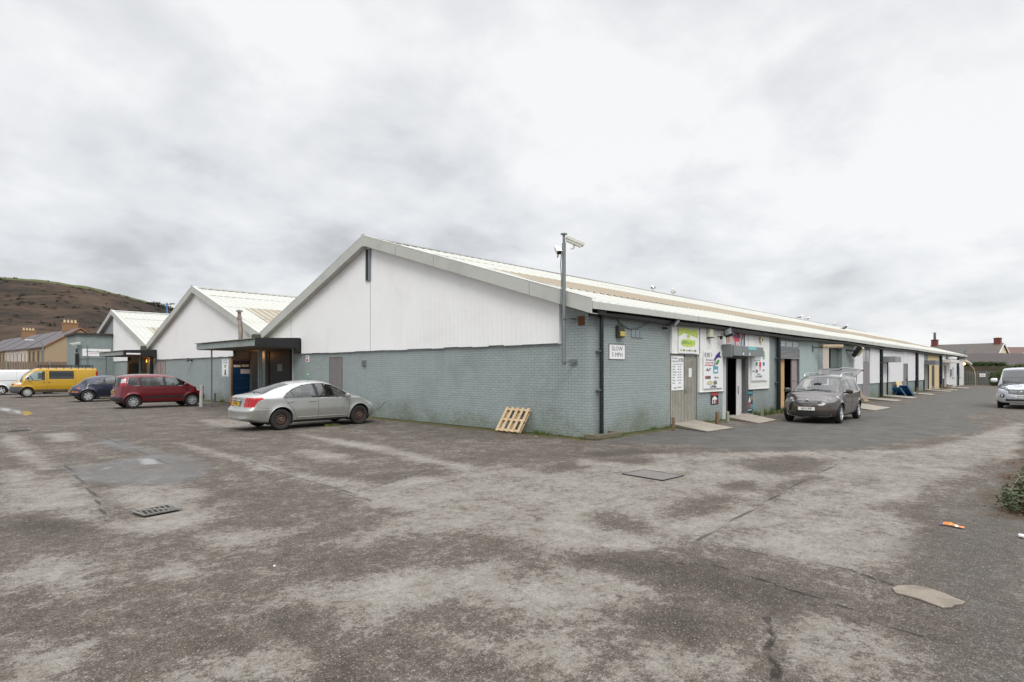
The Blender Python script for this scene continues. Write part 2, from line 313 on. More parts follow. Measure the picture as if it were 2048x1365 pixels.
# ---------------------------------------------------------------- the yard
def axis(parts):
    a = []
    for s, e, st in parts: a += list(np.arange(s, e-1e-6, st))
    return np.array(sorted(set(np.round(a+[parts[-1][1]], 3))))
gx = axis([(-1600,-200,350),(-200,-60,35),(-60,-24,4),(-24,-13,.8),(-13,3,.08),(3,14,.16),(14,40,.4),(40,90,1.5),(90,200,20),(200,1600,350)])
gy = axis([(-1600,-200,350),(-200,-40,40),(-40,-16,3),(-16,-10,.5),(-10,4,.08),(4,16,.16),(16,62,.4),(62,120,5),(120,300,30),(300,1600,325)])
GX, GY = np.meshgrid(gx, gy); PX = GX.ravel(); PY = GY.ravel()
def sdist(poly):
    P = np.array(poly); n = len(P); best = np.full(PX.shape, 9.0); ins = np.zeros(PX.shape, bool)
    sel = (PX > P[:,0].min()-1) & (PX < P[:,0].max()+1) & (PY > P[:,1].min()-1) & (PY < P[:,1].max()+1)
    x = PX[sel]; y = PY[sel]; b = np.full(x.shape, 9.0); i_ = np.zeros(x.shape, bool)
    for k in range(n):
        a = P[k]; c = P[(k+1) % n]; e = c-a; L2 = max(e@e, 1e-9)
        t = np.clip(((x-a[0])*e[0]+(y-a[1])*e[1])/L2, 0, 1)
        b = np.minimum(b, np.hypot(x-a[0]-t*e[0], y-a[1]-t*e[1]))
        if a[1] != c[1]:
            cr_ = ((a[1] > y) != (c[1] > y)) & (x < (c[0]-a[0])*(y-a[1])/(c[1]-a[1])+a[0]); i_ ^= cr_
    best[sel] = b; ins[sel] = i_
    return np.where(ins, best, -best)
def mask(polys, wd):
    m = np.zeros(PX.shape)
    for p in polys: m = np.maximum(m, np.clip(.5+sdist(p)/(2*wd), 0, 1))
    return m
near = np.clip(1-np.hypot(PX+12.5, PY+9.2)/30, 0, 1)
A_l = mask(G_L, .17); A_d = mask(G_D, .2); A_a = mask(G_A[:1], .06); A_r = mask(G_A[1:], .7); A_w = mask(G_W, .35); A_wh = mask(G_WH, .12); A_y = mask(G_YE, .2)
A_c = np.zeros(PX.shape)
for pl in G_CR:
    for a, c in zip(pl[:-1], pl[1:]):
        a = np.array(a); c = np.array(c); e = c-a; t = np.clip(((PX-a[0])*e[0]+(PY-a[1])*e[1])/max(e@e, 1e-9), 0, 1)
        dd = np.hypot(PX-a[0]-t*e[0], PY-a[1]-t*e[1]); A_c = np.maximum(A_c, np.clip(1-dd/.14, 0, 1))
ml = np.where((PY > -.3) & (PY < 17.3), np.clip(1.15-(-PX)/.8, 0, 1), 0)
ml = np.maximum(ml, np.where((PY > 24.5) & (PY < 37), np.clip(1-(-PX)/.6, 0, 1), 0))
mr = np.where((PX > -.5) & (PX < 76), np.clip(1.15-(-PY)/.75, 0, 1), 0)
A_m = np.maximum(ml, mr); A_m = np.where((PX > .4) & (PY > .4), 0, A_m)
A_m = np.maximum(A_m, np.clip(1-np.hypot((PX+5.1)/1.0, (PY-8.9)/.8), 0, 1)*.8)
# soil under the bush and the far right verge
A_s = np.clip(.5+(-8.35-PY+.12*np.sin(PX*3))/.5, 0, 1)*np.where(PX > -3.2, 1, 0)*np.where(PX < 12, 1, 0)
me = bpy.data.meshes.new('ground')
nx, ny = len(gx), len(gy); und = .012*np.sin(PX*.9+1)*np.cos(PY*.7)*near
me.from_pydata(np.stack([PX, PY, np.minimum(und-.012, 0)], 1).tolist(), [], [(j*nx+i, j*nx+i+1, (j+1)*nx+i+1, (j+1)*nx+i) for j in range(ny-1) for i in range(nx-1)])
for nm, ar in (('wear', A_l), ('grime', A_d), ('fresh', A_a), ('dull', A_r), ('damp', A_w), ('glint_white_marks', A_wh), ('yellow', A_y), ('crack', A_c), ('moss', A_m), ('soil', A_s)):
    at = me.attributes.new(nm, 'FLOAT', 'POINT'); at.data.foreach_set('value', ar.astype(np.float32))
gm, nt, b = nmat('worn_tarmac'); P = pos(nt)
def thr(a, amp, nz, lo=.44, hi=.56):
    return ramp(nt, mth(nt, 'ADD', a, mth(nt, 'MULTIPLY', mth(nt, 'SUBTRACT', nz, .5), amp)), lo, hi)
nA = noise(nt, P, 1.7, 10, .68, .5); nB = noise(nt, P, 7, 8, .7); nC = noise(nt, P, 60, 4, .7); nD = noise(nt, P, .45, 6, .6, .3)
ag = node(nt, 'ShaderNodeTexVoronoi'); ag.inputs['Scale'].default_value = 115; nt.links.new(P, ag.inputs['Vector'])
ag2 = node(nt, 'ShaderNodeTexVoronoi'); ag2.inputs['Scale'].default_value = 120; nt.links.new(P, ag2.inputs['Vector'])
K_ = .55
def sg(r, g_, b_, k=K_): return tuple(v*k for v in srgb(r, g_, b_))
F1 = sg(120, 118, 113, .58)
nL = noise(nt, P, 1.7, 12, .74, .35); nM = noise(nt, P, 8.5, 10, .8, .2); nF = noise(nt, P, 32, 6, .75)
fbm = mth(nt, 'ADD', mth(nt, 'ADD', mth(nt, 'MULTIPLY', nL, .34), mth(nt, 'MULTIPLY', nM, .40)), mth(nt, 'MULTIPLY', nF, .26))
w_ = mth(nt, 'ADD', mth(nt, 'MULTIPLY', attr(nt, 'wear'), .27), mth(nt, 'MULTIPLY', mth(nt, 'SUBTRACT', fbm, .5), 3.5))
w_ = mth(nt, 'ADD', w_, mth(nt, 'MULTIPLY', mth(nt, 'SUBTRACT', nD, .5), .5))
w_ = mth(nt, 'SUBTRACT', mth(nt, 'ADD', w_, .385), mth(nt, 'MULTIPLY', attr(nt, 'grime'), .34))
def rmp(f, stops):
    n_ = node(nt, 'ShaderNodeValToRGB'); el = n_.color_ramp.elements
    el[0].position = stops[0][0]; el[0].color = c4(sg(*stops[0][1])); el[1].position = stops[-1][0]; el[1].color = c4(sg(*stops[-1][1]))
    for ps, cc in stops[1:-1]: e_ = el.new(ps); e_.color = c4(sg(*cc))
    nt.links.new(f, n_.inputs[0]); return n_.outputs[0]
dk_ = rmp(w_, ((.08, (94, 85, 77)), (.34, (118, 108, 99)), (.60, (140, 130, 120))))
lt_ = rmp(w_, ((.40, (150, 141, 132)), (.60, (168, 160, 150)), (.95, (202, 196, 187))))
we = mth(nt, 'ADD', w_, mth(nt, 'MULTIPLY', mth(nt, 'SUBTRACT', noise(nt, P, 22, 8, .8), .5), .5))
crisp = ramp(nt, we, .485, .535)
c = mix(nt, crisp, dk_, lt_); wear = w_
br = noise(nt, P, 3.1, 6, .6)
c = mix(nt, mth(nt, 'MULTIPLY', ramp(nt, br, .5, .68), .22), c, sg(128, 112, 92))
fr = thr(attr(nt, 'fresh'), .5, nB)
fc = mix(nt, ramp(nt, nA, .4, .65), tuple(v*.84 for v in F1), tuple(v*1.2 for v in F1))
c = mix(nt, mth(nt, 'MULTIPLY', fr, .92), c, fc)
dl = thr(attr(nt, 'dull'), 1.2, nA, .25, .75)
c = mix(nt, mth(nt, 'MULTIPLY', dl, .75), c, mix(nt, ramp(nt, nB, .4, .65), sg(98, 94, 88), sg(120, 115, 108)))
# aggregate speckle: every stone has its own tone, dark gaps between
rough_ = ramp(nt, w_, .45, .75, (1,1,1), (.45,.45,.45)); rough_ = mth(nt, 'MULTIPLY', rough_, mth(nt, 'SUBTRACT', 1, mth(nt, 'MULTIPLY', fr, .55)))
st_ = mth(nt, 'ADD', .62, mth(nt, 'MULTIPLY', sepz(nt, ag.outputs['Color'])[0], .78))
vs_ = node(nt, 'ShaderNodeVectorMath', operation='SCALE'); nt.links.new(c, vs_.inputs[0]); nt.links.new(st_, vs_.inputs['Scale'])
c = mix(nt, mth(nt, 'MULTIPLY', rough_, .9), c, vs_.outputs[0])
sp = ramp(nt, ag.outputs['Distance'], .25, .75); c = mix(nt, mth(nt, 'MULTIPLY', sp, .35), c, mix(nt, 1, c, (.4,.39,.38), 'MULTIPLY'))
sp2 = ramp(nt, sepz(nt, ag2.outputs['Color'])[0], .90, .97)
c = mix(nt, mth(nt, 'MULTIPLY', mth(nt, 'MULTIPLY', sp2, rough_), .45), c, srgb(168, 160, 152))
c = mix(nt, mth(nt, 'MULTIPLY', ramp(nt, nC, .52, .75), .3), c, mix(nt, 1, c, (.5,.5,.5), 'MULTIPLY'))
ck = thr(attr(nt, 'crack'), .9, nM, .80, .95)
c = mix(nt, mth(nt, 'MULTIPLY', ck, .65), c, srgb(58, 55, 50))
dmp = thr(attr(nt, 'damp'), .9, nA, .3, .75)
c = mix(nt, mth(nt, 'MULTIPLY', mth(nt, 'MULTIPLY', dmp, ramp(nt, nD, .3, .6)), .5), c, srgb(92, 96, 99))
c = mix(nt, mth(nt, 'MULTIPLY', thr(attr(nt, 'glint_white_marks'), 1.6, nB, .4, .8), .45), c, srgb(178, 180, 178))  # sky reflection streaks painted pale on the puddle, plus white marks further back
c = mix(nt, mth(nt, 'MULTIPLY', thr(attr(nt, 'yellow'), .7, nB), .8), c, srgb(150, 122, 48))
ms = thr(attr(nt, 'moss'), 1.0, mth(nt, 'ADD', mth(nt, 'MULTIPLY', nA, .6), mth(nt, 'MULTIPLY', nB, .4)), .42, .75)
mc = mix(nt, ramp(nt, nB, .4, .6), srgb(78, 66, 50), srgb(84, 88, 38))
c = mix(nt, mth(nt, 'MULTIPLY', ms, .85), c, mc)
so_ = thr(attr(nt, 'soil'), 1.0, nA, .4, .7)
c = mix(nt, mth(nt, 'MULTIPLY', so_, .85), c, mix(nt, ramp(nt, nB, .4, .65), srgb(66, 58, 50), srgb(98, 86, 70)))
nt.links.new(c, b.inputs['Base Color'])
rg = mth(nt, 'SUBTRACT', .88, mth(nt, 'MULTIPLY', dmp, .42)); nt.links.new(rg, b.inputs['Roughness'])
b.inputs['Specular IOR Level'].default_value = .3
hh = mth(nt, 'ADD', mth(nt, 'MULTIPLY', ag.outputs['Distance'], -.6), mth(nt, 'ADD', mth(nt, 'MULTIPLY', ck, -2.5), mth(nt, 'MULTIPLY', nB, .8)))
bump(nt, b, hh, .95, .008)
me.materials.append(gm); me.polygons.foreach_set('use_smooth', [True]*len(me.polygons))
go = bpy.data.objects.new('ground', me); COL.objects.link(go); tag(go, kind='structure')

# ---------------------------------------------------------------- hill
hm, nt, b = nmat('heather_hillside'); P = pos(nt)
a1 = noise(nt, P, .012, 10, .62, .5); a2 = noise(nt, P, .05, 8, .7); z = sepz(nt, P)[2]
c = mix(nt, ramp(nt, a1, .4, .62), srgb(44, 39, 35), srgb(80, 65, 55))
c = mix(nt, mth(nt, 'MULTIPLY', ramp(nt, a2, .48, .62), .75), c, srgb(38, 37, 32))
c = mix(nt, mth(nt, 'MULTIPLY', ramp(nt, noise(nt, P, .02, 6, .6), .55, .65), .5), c, srgb(42, 42, 32))
c = mix(nt, mth(nt, 'MULTIPLY', ramp(nt, noise(nt, P, .22, 5, .7), .5, .7), .5), c, srgb(92, 76, 62))
c = mix(nt, ramp(nt, mth(nt, 'ADD', attr(nt, 'top'), mth(nt, 'MULTIPLY', a2, .03)), .955, .975), c, srgb(84, 88, 58))
nt.links.new(c, b.inputs['Base Color']); b.inputs['Roughness'].default_value = 1; b.inputs['Specular IOR Level'].default_value = .1
azs = np.linspace(R(55), R(125), 150)
px_ = [-900,-500,-200,0,50,100,180,250,300,330,345,420,520,700]; ph = [125,124,118,114.1,112.3,109.3,102.1,91.8,83.4,79,75,52,26,4]
dep7 = lambda az: None
def ridge(az):
    t = az-R(43.785); px = 1024-1161.2*math.tan(min(t, R(80)))
    return float(np.interp(px, px_, ph)), 700/math.cos(min(t, R(65)))
vs = []; tp = []; ds = np.concatenate([np.linspace(.3, 1, 60), [1.05, 1.2, 1.6]])
for az in azs:
    hr, dr = ridge(az)
    for q in ds:
        f = max(0, (q-.3)/.7)
        zz = hr*min(f, 1)**1.25 if q <= 1 else hr*(1-.05*(q-1))
        n_ = 5*math.sin(az*60+q*9)*math.sin(q*23+az*17)*f*(1-f)*2
        s_ = 1.8*math.sin(az*190)*math.sin(az*71+2) if q == 1 else 0
        vs.append((-12.5+dr*q*math.cos(az), -9.2+dr*q*math.sin(az), zz+n_+s_*.35-.3*(f == 0))); tp.append(min(zz/hr, 1) if q <= 1 else 1)
nd = len(ds); fs = [(i*nd+j, i*nd+j+1, (i+1)*nd+j+1, (i+1)*nd+j) for i in range(len(azs)-1) for j in range(nd-1)]
hb = MB(); hb.add(vs, fs, hm); ho = hb.build('hill', smooth=True, fixn=False)
at = ho.data.attributes.new('top', 'FLOAT', 'POINT'); at.data.foreach_set('value', np.array(tp, np.float32))
tag(ho, kind='structure'); ho.modifiers.clear()
# scrub and small trees on the hill, uncountable
sb = MB(); SCM = M('dark_scrub', srgb(56, 52, 42), .95, var=.3, scale=.3)
r2 = random.Random(3)
for i in range(420):
    az = R(r2.uniform(66, 92)); q = r2.uniform(.55, .97)
    if i < 120: q = r2.uniform(.955, 1.0); az = R(r2.uniform(70, 76) if i < 80 else r2.uniform(70, 90))
    hr, dr = ridge(az)
    f = (q-.3)/.7; zz = hr*f**1.25; n_ = 5*math.sin(az*60+q*9)*math.sin(q*23+az*17)*f*(1-f)*2
    s = r2.uniform(1.2, 3.4)*(1.3 if i < 80 else .9); c0 = (-12.5+dr*q*math.cos(az), -9.2+dr*q*math.sin(az), zz+n_)
    for k in range(60):
        a = r2.uniform(0, 6.28); e = r2.uniform(0, 1); rr = s*r2.uniform(.1, 1.0)
        p = Vector((c0[0]+rr*math.cos(a)*math.sqrt(1-e*e)*1.4, c0[1]+rr*math.sin(a)*math.sqrt(1-e*e)*1.4, c0[2]+rr*e*.9))
        u = Vector((r2.uniform(-1,1), r2.uniform(-1,1), r2.uniform(-1,1)))*s*.26; v_ = Vector((r2.uniform(-1,1), r2.uniform(-1,1), r2.uniform(-1,1)))*s*.26
        sb.add([p, p+u, p+u+v_, p+v_], [(0,1,2,3)], SCM)
tag(sb.build('scrub', fixn=False), 'dark scrub and small trees dotted over the brown hillside', 'scrub', kind='stuff')
# ================================================================ the warehouse
APX = [10.45, 29.85, 50.3]; VAL = [-.35, 19.95, 39.75, 60.6]; ZR, ZV = 6.93, 3.58; XE = 76.2
def roofz(y):
    if y < APX[0]: return ZV+(y-VAL[0])*(ZR-ZV)/(APX[0]-VAL[0])
    for i in range(3):
        if y <= APX[i]: return ZR-(APX[i]-y)*(ZR-ZV)/(APX[i]-VAL[i])
        if y <= VAL[i+1]: return ZR-(y-APX[i])*(ZR-ZV)/(VAL[i+1]-APX[i])
    return ZV
WH = empty('warehouse', (0, 0, 0), 0, 'long pale blue brick warehouse with three white gables and white sheet roofs', 'warehouse')
def bld(mb, name, mat=None, parent=WH, **k): return mb.build(name, mat, parent, **k)
# --- roofs: box-profile sheets running down each slope
def sheet(y0, z0, y1, z1, xa, xb, mat, name, pitch=.4, rib=.024, parent=WH, lift=0.0, zig=0):
    """ribbed sheet between eave line (y0,z0) and ridge line (y1,z1)"""
    xs = []; x = xa
    while x < xb:
        for dx, h in ((0, 0), (.27, 0), (.30, rib), (.36, rib), (.39, 0)):
            if x+dx <= xb: xs.append((x+dx, h))
        x += pitch
    ny = 5; vs = []; sl = math.atan2(z1-z0, abs(y1-y0))
    for i, (x, h) in enumerate(xs):
        for j in range(ny+1):
            t = j/ny; y = y0+(y1-y0)*t; zz = z0+(z1-z0)*t
            sag = .012*math.sin(x*.55+j)*(.3 if j in (0, ny) else 1)
            vs.append((x, y+(0 if j else zig*math.sin(x*1.1)), zz+h+lift+sag))
    fs = [(i*(ny+1)+j, (i+1)*(ny+1)+j, (i+1)*(ny+1)+j+1, i*(ny+1)+j+1) for i in range(len(xs)-1) for j in range(ny)]
    m = MB(); m.add(vs, fs, mat); return bld(m, name, parent=parent, fixn=False)
for gi in range(3):
    y0, ya, y1 = VAL[gi], APX[gi], VAL[gi+1]; e0 = y0+(.12 if gi else 0)
    s = sheet(e0, roofz(e0) if gi else ZV, ya, ZR, -.28, XE+.2, ROOFM, 'roof')
    sl = (ZR-ZV)/(ya-y0)
    yA, yB = y0+2.35, y0+5.35
    sheet(yA, ZV+(yA-y0)*sl, yB, ZV+(yB-y0)*sl, 1.1, XE-6, SKYL, 'rooflight', parent=s, lift=.022)
    # lap lines of the sheets
    m = MB()
    for yy in (y0+2.3, y0+5.4, y0+8.0):
        zz = ZV+(yy-y0)*sl
        m.box(-.28, XE+.2, yy-.012, yy+.012, zz-.01, zz+.014)
    bld(m, 'sheet_lap', M('lap_shadow%d' % gi, srgb(150, 148, 140), .7), parent=s)
    s2 = sheet(y1-.12, roofz(y1-.12), ya, ZR, -.28, XE+.2, ROOFM, 'roof')
    cp = MB()   # ridge capping laid over the ribs
    cp.prism([(ya-.32, ZR-.32*sl+.045), (ya, ZR+.055), (ya+.32, ZR-.32*sl+.045), (ya+.32, ZR-.32*sl+.037), (ya, ZR+.045), (ya-.32, ZR-.32*sl+.037)], -.3, XE+.22, 'x')
    bld(cp, 'ridge_cap', ROOFM)
    dk = MB(); dk.box(-.25, XE, ya-.16, ya+.16, ZR-.10, ZR+.012); bld(dk, 'ridge_filler', DKG)
    # roof screws
# valley gutters
for y in VAL[1:3]:
    m = MB(); m.box(-.2, XE, y-.2, y+.2, ZV-.06, ZV+.0); bld(m, 'valley_gutter', FASC)
# --- verge fascias on the gable facade
JT = M('panel_joint', (.06, .06, .06), .9)
for gi in range(3):
    for side in (0, 1):
        ya = APX[gi]; ye = VAL[gi] if side == 0 else VAL[gi+1]
        if gi > 0 and side == 0: ye += .02
        n = 5 if gi == 0 else 4; mm = MB()
        for k in range(n):
            a = k/n; b_ = (k+1)/n
            if k: a += .0008
            P = lambda t: (ya+(ye-ya)*t, ZR+(ZV-ZR)*t+.07)
            p, q = P(a), P(b_-.0008); dp = .38 if side == 0 or gi == 2 else .38
            j = .006*((k*7+gi) % 3-1)
            mm.prism([p, q, (q[0], q[1]-dp), (p[0], p[1]-dp)], -.335+j, -.30+j, 'x')
            mm.prism([(p[0], p[1]+.012), (q[0], q[1]+.012), (q[0], q[1]), (p[0], p[1])], -.34+j, -.12, 'x')
            mm.prism([(p[0], p[1]-dp), (q[0], q[1]-dp), (q[0], q[1]-dp-.012), (p[0], p[1]-dp-.012)], -.335+j, -.06, 'x')
        bld(mm, 'verge_fascia', FASC)
m = MB(); m.box(-.35, -.295, APX[0]-.11, APX[0]+.11, ZR-.36, ZR+.11); bld(m, 'apex_plate', FASC)
for gi in (1, 2):
    m = MB(); m.box(-.35, -.295, APX[gi]-.11, APX[gi]+.11, ZR-.36, ZR+.11); bld(m, 'apex_plate', FASC)
# --- gable facade: brick and vertical cladding
RX = 1.35         # depth of the entrance recesses
REC = [(16.98, 24.5), (38.9, 46.4)]
m = MB()
for a, b_ in ((0, REC[0][0]), (REC[0][1], REC[1][0]), (REC[1][1], 50.75)): m.box(0, .25, a, b_, 0, 2.56)
m.prism([(0, 2.56), (.93, 2.56), (.93, roofz(.93)-.04), (0, roofz(0)-.04)], 0, .25, 'x')
for a, b_ in REC:
    m.box(0, .25, a, b_, 2.86, 3.3)
bld(m, 'gable_wall', BRK)
# jambs and backs of the recesses
DBM = M('dusty_board', srgb(120, 112, 100), .9)
for a, b_ in REC:
    m = MB(); m.box(.25, RX, b_-.001, b_+.2, 0, 3.0); m.box(.25, RX+.2, a-.2, a, 0, 3.0); m.box(RX, RX+.2, a, b_, 0, 3.0)
    bld(m, 'recess_wall', BRK3)
    m = MB(); m.box(.0, RX, a, b_, 2.86, 2.9); bld(m, 'recess_ceiling', DBM)
def cladding(ya, yb, z0, name='gable_cladding', zfun=None, pitch=.2, jag=True):
    vs = []; prof = []
    y = ya
    while y < yb-.01:
        for dy, x in ((0, 0), (.13, 0), (.15, -.005), (.18, -.005)):
            if y+dy < yb: prof.append((y+dy, x))
        y += pitch
    prof.append((yb, 0)); rj = random.Random(int(ya*10)); off = 0
    for i, (y, x) in enumerate(prof):
        if i % 14 == 0: off = rj.uniform(-.018, .012) if jag else 0
        vs += [(-.07+x, y, z0+off), (-.07+x, y, zfun(y))]
    fs = [(2*i, 2*i+1, 2*i+3, 2*i+2) for i in range(len(prof)-1)]
    mm = MB(); mm.add(vs, fs, CLAD)
    mm.box(-.066, -.0, ya, yb, z0+.015, z0+.02, DKG)
    return bld(mm, name, fixn=False)
zc_ = lambda y: roofz(y)-.25
ec = MB(); ec.box(-.095, 0, .915, .94, 2.53, zc_(.94)); bld(ec, 'end_trim', CLAD); cladding(.94, 16.02, 2.55, zfun=zc_); cladding(16.02, 19.93, 3.22, zfun=zc_, jag=False)
cladding(19.97, 24.0, 3.22, zfun=zc_, jag=False); cladding(24.0, 38.6, 2.56, zfun=zc_); cladding(38.6, 39.73, 3.22, zfun=zc_, jag=False)
cladding(39.77, 46.0, 3.1, zfun=zc_, jag=False); cladding(46.0, 50.72, 2.56, zfun=zc_)
m = MB(); m.prism([(50.72, 3), (60.3, 3), (60.3, ZV), (50.72, ZR-.35)], -.05, 0, 'x'); bld(m, 'gable_cladding', M('grey_cladding', srgb(150, 152, 154), .6))
# slot vent high in the first gable, panel seams
m = MB(); m.box(-.10, -.06, 10.42, 10.56, 5.32, 6.5, DKG); m.box(-.13, -.065, 10.28, 10.41, 5.30, 6.5, GALV); m.box(-.125, -.065, 10.57, 10.6, 5.3, 6.5, GALV)
m.box(-.13, -.06, 10.28, 10.6, 5.27, 5.30, GALV)
bld(m, 'slot_vent')
SGM = M('seam_grey', srgb(165, 165, 168), .7)
for u, v, w0, w1 in ((10.31, 10.33, 2.57, 5.28), (17.0, 17.02, 3.24, 4.2)): m = MB(); m.box(-.086, -.07, u, v, w0, w1); bld(m, 'cladding_seam', SGM)
# dark wall behind far gable cladding, roof space closure
m = MB(); m.prism([(0, 3.2)]+[(y, roofz(y)-.06) for y in (0, APX[0], VAL[1], APX[1], VAL[2], APX[2], VAL[3])]+[(VAL[3], 3.2)], .02, .04, 'x'); bld(m, 'roof_space_board', DKG)
# end wall and back wall far away
m = MB(); m.prism([(0, 0), (0, roofz(0)-.05), (APX[0], ZR-.08), (VAL[1], ZV), (APX[1], ZR-.08), (VAL[2], ZV), (APX[2], ZR-.08), (60.6, ZV), (60.6, 0)], XE-.25, XE, 'x'); bld(m, 'end_wall', BRK2)
m = MB(); m.box(0, XE, 60.3, 60.6, 0, ZV-.1); bld(m, 'back_wall', BRK2)
# --- grey personnel door in the gable wall
def door(parent, y0, y1, z1, x=-.0, mat=GREYP, name='door', lever=True, z0=.03):
    mm = MB(); mm.box(x-.012, x+.02, y0+.05, y1-.05, z0, z1-.05, mat); o = mm.build(name, None, parent)
    f = MB(); f.box(x-.02, x+.05, y0, y0+.05, 0, z1, OLDW); f.box(x-.02, x+.05, y1-.05, y1, 0, z1, OLDW); f.box(x-.02, x+.05, y0+.05, y1-.05, z1-.05, z1, OLDW)
    f.build('door_frame', None, o)
    if lever:
        h = MB(); h.tube([(x-.012, y0+.15, 1.02), (x-.06, y0+.15, 1.02), (x-.06, y0+.26, 1.02)], .01); h.box(x-.02, x-.012, y0+.125, y0+.175, .93, 1.1); h.build('handle', GALV, o)
    return o
door(WH, 12.52, 13.6, 2.36)
m = MB(); m.box(-.06, 0, 10.72, 10.97, 1.97, 2.2); 
for k in range(5): m.box(-.075, -.06, 10.73, 10.96, 1.985+k*.042, 2.005+k*.042)
bld(m, 'wall_vent', M('vent_grey', srgb(120, 126, 126), .7))
# second gable: pink-grey doors beside the recess
PNK = M('faded_pink_door', srgb(158, 144, 144), .7, dirt=srgb(120, 110, 108))
o = door(WH, 37.3, 38.4, 2.44, mat=PNK); o = door(WH, 36.2, 37.28, 2.44, mat=PNK, lever=False)
# recess doors
BLU = M('blue_gloss_door', srgb(18, 78, 128), .4, dirt=srgb(12, 50, 84), damt=.5)
DGN = M('dark_green_door', srgb(52, 58, 54), .6, dirt=srgb(38, 42, 40))
for ri, (a, b_) in enumerate(REC):
    fr_ = MB()
    if ri == 0:
        fr_.box(.06, RX-.1, b_-.06, b_-.02, .05, 2.36, BLU)
        o = bld(fr_, 'blue_door')
        BB_ = M('bar_blue', srgb(70, 110, 150), .4); h = MB(); h.tube([(.3, b_-.07, 1.3), (.85, b_-.07, 1.32)], .014); h.build('grab_bar', BB_, o); h = MB(); h.tube([(.2, b_-.07, .78), (.9, b_-.07, .84)], .012); h.build('grab_bar', BB_, o)
        s_ = MB(); s_.box(.1, RX-.15, b_-.075, b_-.062, 1.92, 2.3, BLK); s_.build('header_panel', None, o)
        s_ = MB(); s_.box(.12, .5, b_-.085, b_-.077, 1.97, 2.1, PAPER); s_.box(.56, .95, b_-.085, b_-.077, 1.99, 2.12, PAPER); s_.box(.5, 1.0, b_-.08, b_-.07, 1.6, 1.86, PAPER); s_.build('notice', None, o)
        t_ = text('lettering', 'WINE SHOP', o, .62, b_-.08, 2.22, .1, TXG, local_rot=FACE_R)
    else:
        fr_.box(.06, RX-.1, b_-.06, b_-.02, .05, 2.36, DGN); o = bld(fr_, 'green_door')
    f2 = MB(); f2.box(-.03, .06, b_-.09, b_-.0, 0, 2.42, ORB); f2.box(.06, RX-.1, b_-.09, b_-.0, 2.36, 2.46, OLDW); bld(f2, 'timber_frame')
    # pillar, ochre strip, brick pier, dark double doors on the back wall
    p = MB(); p.box(RX-.35, RX, b_-.35, b_-.10, 0, 2.86, M('pier_grey%d' % ri, srgb(120, 128, 128), .8)); bld(p, 'pier')
    p = MB(); p.box(RX-.12, RX, b_-.75, b_-.6, 0, 2.86, ORB); bld(p, 'timber_post'); p = MB(); p.box(RX-.18, RX, b_-1.75, b_-.95, 0, 2.86, BRK); bld(p, 'brick_pier')
    p = MB(); p.box(RX-.06, RX, a+3.0, a+5.5, 0, 2.8, DGN); o = bld(p, 'recess_door'); 
    q = MB(); q.box(RX-.10, RX-.0, a+5.5, a+5.65, 0, 2.86); q.box(RX-.1, RX, a+2.85, a+3.0, 0, 2.86); q.box(RX-.1, RX, a+3.0, a+5.5, 2.8, 2.86); q.build('frame', M('brown_frame%d' % ri, srgb(60, 46, 36), .7), o)
    q = MB(); q.box(RX-.08, RX-.062, a+3.9, a+4.5, 1.75, 2.12, M('old_notice%d' % ri, srgb(150, 152, 140), .6)); q.build('notice', None, o)
    # outer corner trim and valley downpipes in front of the opening
    p = MB(); p.tube([(-.06, b_-3.9, 0), (-.06, b_-3.9, 2.88)], .055, n=10); p.tube([(-.06, b_-4.15, 0), (-.06, b_-4.15, 2.88)], .05, n=10)
    p.box(-.13, .0, b_-4.22, b_-3.83, 1.25, 1.29); bld(p, 'downpipe', M('pipe_blue_grey%d' % ri, srgb(150, 168, 174), .5))
    p = MB(); p.box(-.02, 0.03, a-.05, a+.06, 0, 2.86, M('trim%d' % ri, srgb(176, 186, 188), .6)); bld(p, 'opening_trim')
    # canopy
    c_ = MB(); sl = .02
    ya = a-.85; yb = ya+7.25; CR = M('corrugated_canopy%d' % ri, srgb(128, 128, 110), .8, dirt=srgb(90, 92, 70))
    GF = M('canopy_fascia_grey%d' % ri, srgb(150, 160, 158), .7, dirt=srgb(110, 115, 108), damt=.5)
    vs = []; n = int((yb-ya)/.076)
    for k in range(n*4+1):
        y = ya+.02+(yb-ya)*k/(n*4); hgt = .018*math.sin(k*math.pi/2)
        vs += [(-2.2, y, 3.17+hgt), (-.02, y, 3.27+hgt)]
    c_.add(vs, [(2*k, 2*k+2, 2*k+3, 2*k+1) for k in range(n*4)], CR)
    cn = bld(c_, 'canopy', fixn=False)
    q = MB(); q.box(-2.12, -2.07, ya, yb, 2.86, 3.13, GF); q.box(-2.07, -.1, yb-.05, yb, 2.86, 3.15, GF); q.build('canopy_fascia', None, cn)
    q = MB(); q.prism([(-2.12, 2.86), (-.35, 2.82), (-.12, 2.55), (-.0, 2.55), (-.0, 3.27), (-2.12, 3.2)], ya-.05, ya, 'y'); q.build('end_fascia', BLK, cn)
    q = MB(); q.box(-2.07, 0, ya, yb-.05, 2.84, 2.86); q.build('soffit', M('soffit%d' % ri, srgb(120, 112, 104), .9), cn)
    q = MB(); q.box(-2.07, -2.01, yb-1.95, yb-1.89, 0, 2.84); q.build('post', GALV, cn)
    if ri == 1:
        q = text('lettering', 'Unit', cn, -1.75, ya-.062, 3.05, .12, TXG, local_rot=FACE_R); q = MB(); q.box(-1.95, -1.1, ya-.06, ya-.051, 2.9, 3.0, PAPER); q.build('notice', None, cn)
